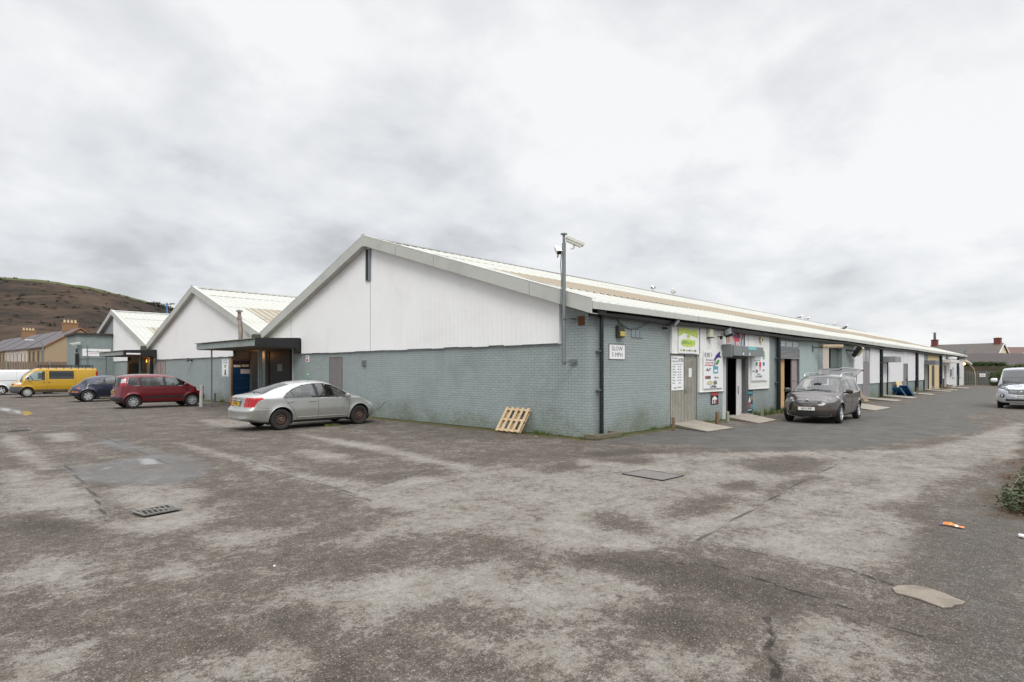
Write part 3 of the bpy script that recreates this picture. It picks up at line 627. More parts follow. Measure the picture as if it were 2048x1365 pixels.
# lit bulkhead lamps under the canopies
def bulkhead(loc, label, col, grp='lit bulkhead lamps in the entrance recesses'):
    e = empty('wall_lamp', loc, 0, label, 'lamp', grp)
    m = MB(); m.box(-.02, .06, -.07, .07, -.17, .17, BLK); m.build('lamp_body', None, e, bevel=.01)
    m = MB(); m.box(-.05, -.021, -.035, .035, -.12, .12, M('lit_lamp', (1, .35, .1), .5, emit=(col, 6))); m.build('lamp_lens', None, e, bevel=.01)
    l = bpy.data.lights.new('lamp_glow', 'POINT'); l.energy = 5; l.color = (1, .45, .15); l.shadow_soft_size = .06
    lo = bpy.data.objects.new('lamp_glow', l); COL.objects.link(lo); lo.parent = e; lo.location = (-.12, -.05, 0)
bulkhead((RX-.26, 23.2, 2.62), 'lit orange wall lamp in the dark recess behind the silver car', (1, .25, .06))
bulkhead((RX-.26, 45.1, 2.55), 'lit orange wall lamp under the canopy behind the red car', (1, .2, .04))
# flue and valley gear
p = MB(); p.tube([(-.42, 22.05, 3.25), (-.42, 22.05, 3.95), (-.42, 22.2, 4.35), (-.42, 22.2, 4.85)], [.11, .11, .09, .09], n=12); p.lathe([(.09, 4.45), (.13, 4.46), (.13, 4.6), (.10, 4.62)], (-.42, 22.2, 0)); p.lathe([(.0, 5.0), (.16, 4.93), (.16, 4.86), (.0, 4.86)], (-.42, 22.2, 0)); bld(p, 'flue_pipe', M('weathered_flue', srgb(150, 140, 132), .5, .2, dirt=srgb(120, 70, 45), damt=.7), smooth=True)
for y in (19.95, 39.75):
    p = MB(); p.prism([(y-.3, 3.2), (y+.3, 3.2), (y+.18, 3.58), (y-.18, 3.58)], -.62, -.25, 'x'); bld(p, 'valley_hopper', M('hopper_dark%d' % y, srgb(70, 68, 60), .9))
# fire-action style small signs
S_ = board('wall_sign', 'small white and red notice on the brick beside the recess', 'sign', (-.001, 15.55, 2.32), FACE_L, .3, .3, PAPER); art(S_, [(TXR, rect(-.1, .08, -.12, -.02)), (TXG, rect(-.1, .05, .02, .05)), (TXG, rect(-.1, .08, .08, .1))])
S_ = board('wall_sign', 'faded green square sign low on the brick beside the recess', 'sign', (-.001, 15.5, 1.55), FACE_L, .28, .32, M('faded_green', srgb(120, 170, 140), .6)); art(S_, [(BRK, rect(-.08, .08, -.1, .0)), (PAPER, rect(-.05, .06, .04, .1))])
S_ = board('poster', 'tall white poster with yellow and green figures left of the blue door', 'poster', (-.001, 25.3, 1.94), FACE_L, .95, 1.0, PAPER)
YG = M('olive_print', srgb(140, 150, 70), .6); BR_ = M('brown_print', srgb(110, 80, 50), .6)
art(S_, [(YG, [(-.1, -.02), (.1, .02), (.2, .2), (.02, .14), (-.06, .25)]), (BR_, [(-.12, -.4), (.2, -.4), (.1, -.25), (.16, -.1), (-.04, -.12)]), (TXG, rect(-.35, .35, -.47, -.45))])
text('lettering', 'Drive Thru\nYour Choice', S_, 0, .37, .014, .13, TXN)
# flood light on the second gable
def flood(loc, rot, label, grp=None, scale=1.0):
    e = empty('floodlight', loc, 0, label, 'floodlight', grp); e.rotation_euler = rot; e.scale = (scale,)*3
    m = MB(); m.box(-.04, .04, -.0, .12, -.05, .05); m.tube([(0, 0, 0), (0, -.14, .02)], .015); m.build('bracket', BLK, e)
    m = MB(); m.box(-.15, .15, -.2, -.14, -.1, .1, BLK); m.box(-.13, .13, -.206, -.2, -.085, .085, GALV); m.build('lamp_head', None, e, bevel=.008)
    return e
flood((-.1, 30.8, 2.42), (0, 0, R(-90)), 'small floodlight above the middle of the second gable brick wall')

# ---------------------------------------------------------------- long facade (Y = 0)
ZT = 3.42
def seg(mb, x0, x1, z0=0, z1=ZT, mat=BRK, y0=0, y1=.25): mb.box(x0, x1, y0, y1, z0, z1, mat)
m = MB()
seg(m, .25, 4.37); seg(m, 4.37, 6.18, 2.31); seg(m, 6.18, 8.31); seg(m, 8.31, 10.45, 2.35); seg(m, 10.45, 13.86)
bld(m, 'brick_wall')
m = MB()
seg(m, 13.86, 16.62, 2.78, mat=BRK2); seg(m, 16.62, 19.5, mat=BRK2); seg(m, 19.5, 20.3, mat=BRK3); seg(m, 20.3, 23.9, 3.02, mat=BRK2); seg(m, 23.9, 28.2, mat=BRK3)
seg(m, 28.2, 30.0, 3.2, mat=BRK3); seg(m, 30.0, 33.2, mat=BRK3); seg(m, 33.2, 34.9, 2.35, mat=BRK3); seg(m, 34.9, 40.3, mat=BRK3); seg(m, 40.3, 42.0, 2.31, mat=BRK3); seg(m, 42.0, 49.2, mat=BRK3); seg(m, 49.2, 51.4, 2.3, mat=BRK3)
bld(m, 'brick_wall')
CREAM = M('cream_render', srgb(205, 186, 145), .8, var=.04, dirt=srgb(170, 150, 110), damt=.3)
m = MB(); seg(m, 51.4, 53.3, mat=CREAM, y0=-.03); seg(m, 53.3, 54.9, 2.25, mat=CREAM, y0=-.03); seg(m, 54.9, 57.6, mat=CREAM, y0=-.03); bld(m, 'cream_wall')
m = MB(); seg(m, 57.6, 60.6, mat=BRK3); seg(m, 60.6, 62.6, 2.3, mat=WHT); seg(m, 62.6, 64.2, mat=WHT); 
for a, b_ in ((64.2, 66.3), (67.9, 71.5), (73.0, XE)): seg(m, a, b_, mat=WHT, y0=-.04)
for a, b_ in ((66.3, 67.9), (71.5, 73.0)): seg(m, a, b_, 0, 1.0, WHT, y0=-.04); seg(m, a, b_, 2.15, ZT, WHT, y0=-.04)
bld(m, 'white_wall')
# dark interiors behind the openings
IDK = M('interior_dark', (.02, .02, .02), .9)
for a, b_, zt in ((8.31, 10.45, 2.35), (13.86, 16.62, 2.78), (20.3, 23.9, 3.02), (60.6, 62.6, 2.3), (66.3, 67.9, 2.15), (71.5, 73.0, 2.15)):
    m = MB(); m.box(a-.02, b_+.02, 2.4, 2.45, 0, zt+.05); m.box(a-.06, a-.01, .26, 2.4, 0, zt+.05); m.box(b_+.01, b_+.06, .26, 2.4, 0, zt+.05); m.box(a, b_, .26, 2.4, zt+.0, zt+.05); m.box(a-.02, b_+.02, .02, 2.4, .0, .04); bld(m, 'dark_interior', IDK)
def rclad(x0, x1, z0, z1, mat=CLADR, y=-.05, pitch=.16, name='wall_cladding'):
    vs = []; prof = []; x = x0
    while x < x1-.01:
        for dx, d_ in ((0, 0), (.11, 0), (.125, -.008), (.145, -.008)):
            if x+dx < x1: prof.append((x+dx, d_))
        x += pitch
    prof.append((x1, 0))
    for x, d_ in prof: vs += [(x, y+d_, z0), (x, y+d_, z1)]
    fs = [(2*i, 2*i+2, 2*i+3, 2*i+1) for i in range(len(prof)-1)]
    mm = MB(); mm.add(vs, fs, mat); mm.box(x0-.01, x0, y-.016, 0, z0, z1, mat); mm.box(x1, x1+.01, y-.016, 0, z0, z1, mat); mm.box(x0, x1, y-.012, 0, z0-.025, z0, mat)
    return bld(mm, name, fixn=False)
rclad(4.38, 6.31, 2.36, 3.38); rclad(6.32, 8.26, 1.06, 3.38); rclad(8.28, 10.46, 2.72, 3.38); rclad(10.52, 12.72, 1.06, 3.38)
WC2 = M('white_far_cladding', srgb(222, 222, 224), .5, var=.02)
for a, b_, z0 in ((26.2, 28.2, .98), (30.0, 32.55, .98), (33.0, 40.25, .98), (42.05, 45.1, .98), (45.7, 49.15, .98)): rclad(a, b_, z0 if a != 33.0 else .98, 3.38, WC2)
rclad(58.2, 60.5, .98, 3.3, WC2); rclad(40.3, 42.0, 2.32, 3.38, WC2)
m = MB()
# old double timber door
m.box(4.40, 5.26, -.02, .03, .04, 2.30, M('grey_tongue_and_groove', srgb(156, 154, 144), .85, var=.14, scale=22, dirt=srgb(92, 88, 76), dscale=3, damt=.55)); o = bld(m, 'timber_door')
m2 = MB()
for x in np.arange(4.5, 6.12, .1): m2.box(x-.004, x+.004, -.0245, -.02, .05, 2.28)
m2.build('board_groove', M('groove', srgb(78, 76, 68), .9), o)
m = MB(); m.box(5.275, 6.13, -.02, .03, .04, 2.24, o.data.materials[0]); o2 = bld(m, 'timber_door')
m = MB(); m.box(5.34, 6.05, -.03, -.02, 2.25, 2.3, GREYP); m.build('vent_strip', None, o2)
m = MB(); m.tube([(5.33, -.02, 1.12), (5.33, -.08, 1.12), (5.45, -.08, 1.12)], .012); m.box(5.30, 5.36, -.03, -.02, 1.03, 1.2); m.build('handle', GALV, o2)
m = MB(); m.box(5.262, 5.273, -.01, .03, .04, 2.3, BLK); m.box(6.13, 6.18, -.03, .03, 0, 2.3, M('door_post_green', srgb(96, 108, 98), .7)); m.build('door_post', None, o2)
board('paper_notice', 'white paper notice taped on the grey timber door', 'notice', (5.70, -.021, 1.72), FACE_R, .21, .3, PAPER, t=.003)
# entrance with roller shutter box
FRG = M('shutter_grey', srgb(126, 132, 132), .45, .2, var=.05, dirt=srgb(98, 102, 100), damt=.3); DFR = M('door_frame_grey', srgb(92, 92, 94), .55)
m = MB(); m.box(8.18, 11.0, -.46, -.07, 2.33, 2.70); m.box(8.05, 8.18, -.42, -.07, 2.28, 2.74); o = bld(m, 'shutter_box', FRG, bevel=.01)
m = MB(); m.box(9.5, 10.25, -.468, -.461, 2.57, 2.69, M('turquoise_label', srgb(120, 190, 190), .5)); m.box(8.98, 9.08, -.468, -.461, 2.37, 2.45, PAPER); m.prism([(9.58, 2.36), (9.68, 2.36), (9.63, 2.48)], -.468, -.461, 'y', PAPER); m.box(8.93, 8.936, -.463, -.461, 2.33, 2.7, BLK); m.build('label', None, o)
m = MB(); m.box(8.31, 8.50, -.08, .2, 0, 2.33, DFR); m.box(10.2, 10.45, -.08, .2, 0, 2.33, DFR); m.box(8.5, 10.2, -.06, .2, 2.25, 2.33, DFR); m.box(8.26, 8.31, -.1, .0, 0, 2.6, WHT); bld(m, 'door_frame', DFR)
T = Matrix.Translation((10.18, .1, 0)) @ Matrix.Rotation(R(14), 4, 'Z')
wd = MB(); wd.box(-1.02, 0, -.025, .025, .08, 2.23, WHT, T)
o = bld(wd, 'white_door')
pd = MB()
for z0, z1 in ((.2, 1.0), (1.1, 2.1)): pd.box(-.9, -.55, -.035, -.026, z0, z1, WHT, T); pd.box(-.47, -.12, -.035, -.026, z0, z1, WHT, T)
pd.build('door_panel', None, o, bevel=.008)
m = MB(); m.box(-.98, -.93, -.06, -.026, .9, 1.2, GALV, T); m.build('handle', None, o)
# shutter bay 13.86..16.62
m = MB(); n = 7
for k in range(n): z = 2.36+k*.058; m.prism([(-.03, z), (-.055, z+.029), (-.03, z+.058), (0, z+.058), (0, z)], 13.95, 16.5, 'x')
m.box(13.95, 16.5, -.06, .0, 2.32, 2.36); bld(m, 'roller_shutter', M('shutter_slats', srgb(150, 152, 154), .4, .4))
m = MB(); m.box(13.9, 16.6, -.02, .02, 2.82, 3.12, GALV); o = bld(m, 'fanlight'); 
m = MB(); 
for a, b_ in ((14.0, 14.75), (14.85, 15.6), (15.7, 16.4)): m.box(a, b_, -.035, -.021, 2.86, 3.08)
m.build('pane', M('cloudy_pane', srgb(150, 160, 164), .2, var=.2, scale=5), o)
m = MB(); m.box(13.95, 15.0, .10, .14, .1, 2.35, M('plywood_sheet', srgb(200, 160, 108), .7, var=.08, scale=5, dirt=srgb(160, 120, 75), damt=.4)); bld(m, 'plywood_panel')
m = MB(); m.box(15.75, 16.45, .02, .07, .1, 2.35, M('grey_pink_door', srgb(150, 138, 138), .6)); o = bld(m, 'grey_door'); m = MB(); m.tube([(15.85, .02, 1.3), (15.85, -.05, 1.3), (15.98, -.05, 1.3)], .012); m.build('handle', BLK, o)
m = MB(); m.box(16.5, 16.62, -.04, .1, 0, 2.78, M('jamb', srgb(96, 104, 108), .6)); m.box(13.86, 13.95, -.04, .1, 0, 2.78, BLK); m.box(13.86, 16.62, -.3, .2, 0.0, .14, CONC); bld(m, 'shutter_frame')
# next bay: white strip and tall opening
m = MB(); m.box(20.3, 21.35, -.02, .05, .1, 3.0, M('cream_boarding', srgb(196, 186, 176), .7)); m.box(22.5, 23.9, .2, .24, .1, 3.0, M('green_grey_door', srgb(92, 106, 102), .6)); m.box(20.25, 23.95, -.03, .0, 3.0, 3.05, OLDW); bld(m, 'boarding')
# grey tall door with glazed top
m = MB(); m.box(28.22, 29.98, -.03, .03, .05, 2.28, M('tall_grey_door', srgb(128, 124, 128), .5)); o = bld(m, 'tall_door')
m = MB(); m.box(28.3, 29.05, -.03, .0, 2.3, 3.05); m.box(29.15, 29.9, -.03, .0, 2.3, 3.05); m.build('pane', M('hazy_glass', srgb(150, 152, 155), .25), o)
m = MB(); m.box(28.2, 30.0, -.04, .02, 3.05, 3.2); m.box(29.05, 29.15, -.04, .02, 2.28, 3.05); m.build('frame', DFR, o)
# further units
def shutter_unit(x0, x1, zt, box, slat=False, col=(140, 144, 140)):
    m = MB(); m.box(x0-.05, x1+box, -.85, -.07, zt, zt+.38); o = bld(m, 'shutter_box', M('box_%d' % x0, srgb(*col), .5, .1), bevel=.01)
    m = MB(); m.box(x0, x1, -.02, .06, .05, zt)
    if slat:
        for k in range(int((zt-.1)/.11)): m.box(x0, x1, -.045, -.02, .1+k*.11, .16+k*.11)
    bld(m, 'shutter_door', M('shut_%d' % x0, srgb(150, 152, 148), .5, .1))
    for u, v in ((x0-.08, x0), (x1, x1+.12)): m = MB(); m.box(u, v, -.1, .05, 0, zt); bld(m, 'shutter_rail', BLK)
shutter_unit(33.25, 34.85, 2.35, .2); shutter_unit(49.25, 51.3, 2.28, .25, True, (110, 112, 118))
m = MB(); m.box(40.35, 41.95, -.02, .03, .04, 2.29, GREYP); o = bld(m, 'grey_door'); m = MB(); m.box(41.6, 41.75, -.05, -.02, 1.0, 1.15); m.build('handle', BLK, o)
m = MB(); m.box(40.3, 42.05, -.05, .0, 2.3, 2.36); m.box(41.95, 42.05, -.05, .02, 0, 2.3); bld(m, 'door_frame', BLK)
m = MB(); m.box(53.35, 54.85, -.02, .05, .3, 2.22, M('green_dark_door', srgb(58, 66, 60), .5)); m.box(53.35, 54.85, -.04, .05, .04, .3, GREYP); bld(m, 'dark_door')
m = MB(); m.box(58.1, 64.1, -.9, -.05, 2.55, 2.85, M('porch_white', srgb(214, 212, 208), .6)); bld(m, 'porch_roof', bevel=.01)
m = MB(); m.box(60.5, 60.62, -.06, 0, 0, 2.55); bld(m, 'door_post', BLK)
m = MB(); m.box(58.5, 60.0, -.9, -.5, .0, .35); bld(m, 'step_block', CONC)
for a, b_ in ((66.3, 67.9), (71.5, 73.0)):
    m = MB(); m.box(a, b_, 0, .03, 1.0, 2.15, M('win_pane', srgb(150, 156, 162), .15)); o = bld(m, 'window')
    m = MB(); m.box(a, b_, -.03, 0, 1.0, 1.06); m.box(a, b_, -.03, 0, 2.09, 2.15); m.box(a, a+.06, -.03, 0, 1.06, 2.09); m.box(b_-.06, b_, -.03, 0, 1.06, 2.09); m.box((a+b_)/2-.03, (a+b_)/2+.03, -.028, 0, 1.06, 2.09); m.box(a+.06, b_-.06, -.026, 0, 1.6, 1.65); m.build('frame', WHT, o)
    m = MB(); m.box(a-.05, b_+.05, -.12, -.041, .95, 1.0); m.build('sill', GREYP, o)
m = MB(); m.box(64.9, 65.2, -.14, -.041, 1.1, 1.9); bld(m, 'notice_board', TXG)
# downpipes
PB = M('black_pipe', srgb(18, 24, 26), .45, dirt=srgb(60, 130, 160), dscale=16, damt=.16)
for x, r_ in ((.42, .058), (13.62, .09), (32.78, .10), (45.4, .12), (57.95, .13), (70.0, .13)):
    p = MB(); p.tube([(x, -.13, .06), (x, -.13, 3.2), (x, -.22, 3.38)], r_, PB, n=12)
    for z in (1.25, 2.3): p.box(x-r_-.05, x+r_+.05, -.15, -.0, z, z+.03, GALV)
    bld(p, 'downpipe', PB)
# gutter, soffit, eave fascia with gentle sag
g = MB(); n = 96; prof = [(-.27, 3.32), (-.265, 3.235), (-.20, 3.20), (-.10, 3.235), (-.02, 3.32)]
vs = []; xs = np.linspace(.25, XE+.1, n)
for x in xs:
    dz = .03*math.sin(x*.33)+.015*math.sin(x*1.1)
    vs += [(x, y, z+dz) for y, z in prof]
g.add(vs, [(i*5+j, i*5+j+1, (i+1)*5+j+1, (i+1)*5+j) for i in range(n-1) for j in range(4)], BLK)
for x in np.arange(1.0, XE, 2.1):
    g.box(x-.012, x+.012, -.275, -.02, 3.30, 3.325, BLK)
bld(g, 'gutter', fixn=False)
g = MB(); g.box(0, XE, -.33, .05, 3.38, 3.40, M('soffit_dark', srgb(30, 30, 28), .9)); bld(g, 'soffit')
f = MB(); n = 26
for k in range(n):
    a = -.3+k*(XE+.5)/n; b_ = a+(XE+.5)/n-.012; j = .008*math.sin(k*2.3); dz0 = .02*math.sin(a*.33); dz1 = .02*math.sin(b_*.33)
    vs = []
    for x, dz in ((a, dz0), (b_, dz1)): vs += [(x, -.375+j, 3.385+dz), (x, -.345, 3.385+dz), (x, -.345, 3.60), (x, -.375+j, 3.575)]
    f.add(vs, [(0,1,5,4),(1,2,6,5),(2,3,7,6),(3,0,4,7),(0,3,2,1),(4,5,6,7)], FASC)
bld(f, 'eave_fascia')
# damaged corner detail, rusty plate, pier end
m = MB(); m.box(-.012, 0, .12, .33, 3.0, 3.25); bld(m, 'rusty_plate', M('rust', srgb(110, 66, 44), .9, var=.3, scale=20, bmp=.4))
m = MB(); m.box(.0, .42, -.30, -.0, 3.25, 3.4); bld(m, 'gutter_end', BLK, bevel=.02)
# wall vent, conduit, cable
m = MB(); m.box(2.08, 2.72, -.03, 0, 2.76, 2.98, M('vent_painted', srgb(140, 154, 156), .6))
for x in (2.28, 2.5): m.box(x, x+.012, -.034, -.03, 2.77, 2.97, BLK)
bld(m, 'wall_vent')
m = MB(); m.tube([(1.1, -.03, 3.35), (1.5, -.03, 3.12), (1.9, -.03, 3.0), (2.4, -.03, 3.02), (2.9, -.03, 3.2), (3.2, -.04, 3.33)], .014); m.tube([(1.4, -.02, 3.35), (1.4, -.02, 3.03)], .008); bld(m, 'cable', M('cable_grey', srgb(110, 118, 118), .6))
# ---------------------------------------------------------------- grey flat-roofed block
BK = empty('flat_roofed_block', (0, 0, 0), 0, 'grey brick flat-roofed block standing forward of the third gable', 'building')
m = MB(); m.box(-2.62, .3, 50.8, 55.2, 0, 4.78, BRK3); m.build('wall', None, BK)
m = MB(); m.box(-2.78, .35, 50.62, 55.3, 4.78, 4.95, M('dark_roof_edge', srgb(58, 54, 50), .8)); m.build('roof', None, BK)
m = MB(); m.tube([(-1.9, 50.75, 0), (-1.9, 50.75, 3.9)], .035); m.tube([(-2.62, 50.72, 2.82), (.2, 50.72, 2.82)], .02); m.build('conduit', GALV, BK)
m = MB(); m.box(-2.75, -2.5, 50.6, 50.8, 2.2, 3.2); m.box(-2.72, -2.6, 50.58, 50.7, 3.3, 3.6); m.build('junction_box', BLK, BK, bevel=.02)
S_ = board('shop_sign', 'white shop sign reading woodturning on the grey brick block', 'sign', (-1.25, 50.78, 3.3), FACE_R, 2.0, .62, PAPER)
text('lettering', 'dHwoodturning', S_, 0, .08, .014, .24, TXG, bold=.003); art(S_, [(TXR, rect(-.55, .1, -.1, -.07))])
# parapet end wall of the far roof is closed by the block
# ================================================================ signs on the long facade
y_ = lambda d: -.001-d
S_ = board('speed_sign', 'white SLOW 5 MPH sign on the corner brickwork', 'sign', (1.345, -.002, 2.315), FACE_R, .78, .40, PAPER, frame=GREYP)
text('lettering', 'SLOW', S_, 0, .085, .014, .17, TXG, sx=1.15, bold=.0); text('lettering', '5 MPH', S_, 0, -.085, .014, .17, TXG, sx=1.15, bold=.0)
GR1 = M('lime_print', srgb(190, 212, 100), .6, var=.15, scale=3); GR2 = M('yellow_green_print', srgb(206, 218, 110), .6, var=.15, scale=4); SKYP = M('grey_sky_print', srgb(196, 206, 200), .6, var=.05); GRD = M('green_print', srgb(80, 150, 80), .6)
S_ = board('banner', 'green grass landscape poster high on the cladding above the timber door', 'poster', (5.44, -.072, 2.86), FACE_R, 1.32, 1.0, PAPER)
art(S_, [(SKYP, rect(-.66, .66, .2, .5)), (GR2, [(-.66, .08), (-.3, .18), (.1, .2), (.66, .12), (.66, .34), (.2, .28), (-.2, .33), (-.66, .3)]), (GR1, [(-.66, .02), (-.3, .16), (.1, .12), (.66, .03), (.66, .2), (.2, .24), (-.2, .2), (-.66, .22)]),
         (PAPER, [(-.66, -.02), (-.25, .12), (.1, .1), (.66, -.05), (.66, -.1), (-.66, -.1)]), (GR1, ell(-.0, .06, .12, .06)), (GR2, ell(0, -.16, .52, .13)), (GRD, rect(-.6, -.45, .36, .46))]+
        [(GR1, ell(-.42+.17*k, -.15+.02*(k % 2), .05, .11, 8)) for k in range(6)]+[(TXG if k % 2 else GR1, rect(-.58+.2*k, -.46+.2*k, -.42, -.38)) for k in range(6)])
text('lettering', 'GRASSLANDS', S_, 0, -.15, .022, .16, GRD, sx=.95)
S_ = board('opening_hours_sign', 'white opening hours board on the left leaf of the timber door', 'sign', (4.80, -.024, 1.70), FACE_R, .80, 1.1, PAPER)
text('lettering', 'The Hydro\nCentre Ltd', S_, -.38, .44, .014, .10, TXG, 'LEFT', .85); text('lettering', 'K90', S_, .22, .42, .014, .19, TXG, sx=1.05, bold=.003)
art(S_, [(TXG, rect(-.34, .34, .285, .3))])
for k, (d_, h_) in enumerate((('Monday', '9.00 - 5.00'), ('Tuesday', '9.00 - 5.00'), ('Wednesday', '9.00 - 5.00'), ('Thursday', '9.00 - 5.00'), ('Friday', '9.00 - 5.00'), ('Saturday', '9.00 - 2.00'), ('Sunday', '   Closed'))):
    text('lettering', d_, S_, -.34, .215-.088*k, .014, .06, TXG, 'LEFT', .95); text('lettering', h_, S_, .0, .215-.088*k, .014, .06, TXG, 'LEFT', .95)
text('lettering', 'Please Call Again', S_, 0, -.46, .014, .075, TXG, rot=R(3))
S_ = board('business_sign', 'white K90 sign with purple leaping dog left of the entrance', 'sign', (7.34, -.072, 1.82), FACE_R, 1.56, 1.36, PAPER, t=.008)
PUR = M('purple_print', srgb(70, 52, 130), .6); TEAL = M('teal_print', srgb(80, 165, 180), .6); BEI = M('beige_print', srgb(200, 200, 160), .6)
art(S_, [(PUR, [(.02, .34), (.2, .52), (.42, .62), (.5, .66), (.54, .6), (.52, .5), (.62, .47), (.6, .43), (.42, .44), (.25, .4), (.16, .33), (.1, .1), (.05, .1), (.1, .32)]), (GRD, ell(.32, .26, .17, .07, 12, .5)),
         (TEAL, rect(-.02, .36, -.13, .12)), (PAPER, rect(.05, .3, -.08, .0)), (TXR, rect(-.66, -.55, -.32, -.22)), (TXG, rect(-.55, -.24, -.32, -.22)), (BEI, ell(-.3, -.46, .24, .07)), (TXG, ell(.12, -.28, .04, .04)), (GREYP, rect(.2, .4, -.3, -.27)), (GREYP, [(-.02, -.42), (.2, -.38), (.28, -.5), (.05, -.54)]),
         (GREYP, [(-.6, -.02), (-.5, .06), (-.42, -.02), (-.3, .06), (-.2, .04), (-.4, -.05)]), (GREYP, rect(-.74, .64, -.665, -.66))])
text('lettering', 'K90', S_, -.50, .5, .014, .24, TXG, sx=1.05); text('lettering', "'r", S_, -.17, .52, .014, .24, TXR)
text('lettering', 'Hydro Supplies Ltd', S_, -.3, .34, .014, .08, TXG); text('lettering', 'For all your Animal\nand Pet Requirements', S_, -.32, .2, .014, .085, TXR)
text('lettering', 'Telephone', S_, -.1, -.5, .014, .08, TXG) if False else None
text('lettering', 'Telephone', S_, -.02, -.565, .014, .06, TXG); text('lettering', '01639 888851', S_, -.0, -.615, .014, .09, TXN)
S_ = board('banner', 'union flag banner above the grey shutter box', 'banner', (9.28, -.075, 2.98), FACE_R, 1.62, .62, M('banner_grey_pink', srgb(196, 182, 186), .7, var=.12, scale=5))
FB = M('flag_blue', srgb(70, 84, 120), .7); FR = M('flag_red', srgb(206, 70, 84), .7)
art(S_, [(ORB, [(-.78, -.1), (-.7, .28), (-.58, .1), (-.62, -.2)]), (FB, [(-.3, .1), (.1, .3), (.4, .12), (.3, .02), (-.1, .02)]), (FR, [(-.35, .12), (-.1, .06), (.35, .04), (.3, -.06), (-.1, -.1), (-.25, 0)]), (FB, [(-.2, -.31), (-.1, -.08), (.25, -.08), (.5, -.31)]),
         (PAPER, [(-.06, -.31), (-.04, -.09), (.14, -.09), (.2, -.31)]), (FR, [(0, -.31), (.02, -.08), (.09, -.08), (.13, -.31)]), (PAPER, [(.2, -.1), (.4, -.28), (.34, -.31), (.16, -.14)]), (FR, [(-.12, .3), (-.06, .1), (.04, .1), (.0, .3)]), (FR, [(.5, .2), (.6, 0), (.66, .2)]), (GRD, [(.42, .1), (.5, -.3), (.56, .1)]), (FB, rect(.7, .81, -.31, .31))])
S_ = board('poster', 'small dark framed poster with coloured bottles low on the brick', 'poster', (7.58, -.002, .80), FACE_R, .62, .46, M('poster_dark', srgb(52, 40, 44), .5))
art(S_, [(TXR, rect(-.28, .28, .1, .2)), (PAPER, [(-.2, -.02), (0, .08), (.2, -.02), (.2, -.06), (-.2, -.06)])]+[(c_, rect(-.2+.08*k, -.15+.08*k, -.2, -.07)) for k, c_ in enumerate((PAPER, FR, PAPER, TEAL, FR))])
S_ = board('poster', 'tall teal poster right of the entrance below the white board', 'poster', (10.75, -.002, .56), FACE_R, .62, .92, M('poster_teal', srgb(24, 70, 76), .5, var=.3, scale=8))
art(S_, [(TEAL, rect(-.25, .25, .3, .38)), (PAPER, [(-.12, -.05), (0, .22), (.12, .0)]), (FR, rect(-.08, .06, -.28, -.02)), (ORB, ell(.2, .14, .08, .1)), (TEAL, rect(-.28, -.12, -.3, -.1)), (TEAL, rect(.1, .28, -.3, -.12)), (PAPER, rect(-.24, .2, -.36, -.33))])
S_ = board('business_sign', 'white board with green leaf and small logos right of the entrance', 'sign', (11.62, -.072, 2.0), FACE_R, 1.7, 1.32, PAPER, t=.008)
LEAF = M('leaf_print', srgb(130, 180, 120), .6)
art(S_, [(LEAF, ell(.42, .42, .13, .2)), (GRD, rect(-.42, -.22, -.02, .14)), (FR, [(-.06, .14), (.14, .14), (.14, -.04), (.04, -.14), (-.06, -.04)]), (M('blue_print', srgb(60, 120, 190), .6), ell(.42, .06, .11, .08)), (GREYP, rect(-.42, -.22, -.3, -.18)), (TXR, rect(-.02, .06, -.2, -.13)), (GREYP, rect(-.75, -.55, -.26, -.22)), (GREYP, rect(.3, .5, -.22, -.18)), (GREYP, rect(-.8, .7, -.625, -.615))])
text('lettering', 'Farm Ltd', S_, -.15, .52, .014, .15, GREYP); text('lettering', 'Specialists in the supply\nAnimal Feeds  Bedding\nRugs and Clothing', S_, -.3, .3, .014, .09, TXG)
text('lettering', 'Telephone', S_, -.1, -.36, .014, .08, TXG); text('lettering', '01639 888855', S_, -.1, -.46, .014, .12, GREYP)
# alarm box, lamps, heater box
e = tag(MB().box(-.11, .11, 0, .08, -.1, .1).build('alarm_box', M('alarm_cream', srgb(206, 196, 160), .5), None, bevel=.01, loc=(11.72, -.15, 3.05)), 'small cream alarm box above the white board with the leaf', 'alarm'); art_ = MB(); art_.box(-.03, .05, -.012, -.0, -.05, .03); art_.build('sounder', BLK, e)
e = empty('wall_lamp', (1.42, 0, 2.88), 0, 'black bulkhead lamp with yellowed lens above the SLOW sign', 'lamp')
m = MB(); m.box(-.15, .15, -.12, 0, -.16, .17, M('lamp_dark_green', srgb(58, 62, 50), .6)); m.build('lamp_body', None, e, bevel=.01); m = MB(); m.box(-.10, .14, -.15, -.121, -.13, .01); m.build('lens', M('yellow_lens', srgb(196, 170, 96), .4), e, bevel=.008)
e = empty('downlight', (6.98, -.07, 3.12), 0, 'cream box lamp on the cladding under the gutter', 'lamp'); m = MB(); m.box(-.12, .12, -.12, 0, -.17, .17); m.build('lamp_body', M('lamp_cream', srgb(214, 212, 190), .5), e, bevel=.01); m = MB(); m.box(-.13, .1, -.16, .0, -.2, -.17); m.build('base', BLK, e)
e = empty('floodlight', (7.72, -.07, 3.08), 0, 'black floodlight tilted up on a bracket beside the cream box lamp', 'floodlight')
m = MB(); m.tube([(0, 0, -.08), (0, -.2, -.06), (.05, -.3, .0)], .02); m.box(-.3, -.05, -.3, -.24, -.02, .02); m.lathe([(0, -.03), (.05, -.03), (.05, .06), (0, .06)], (.0, -.12, -.14)); m.build('bracket', BLK, e)
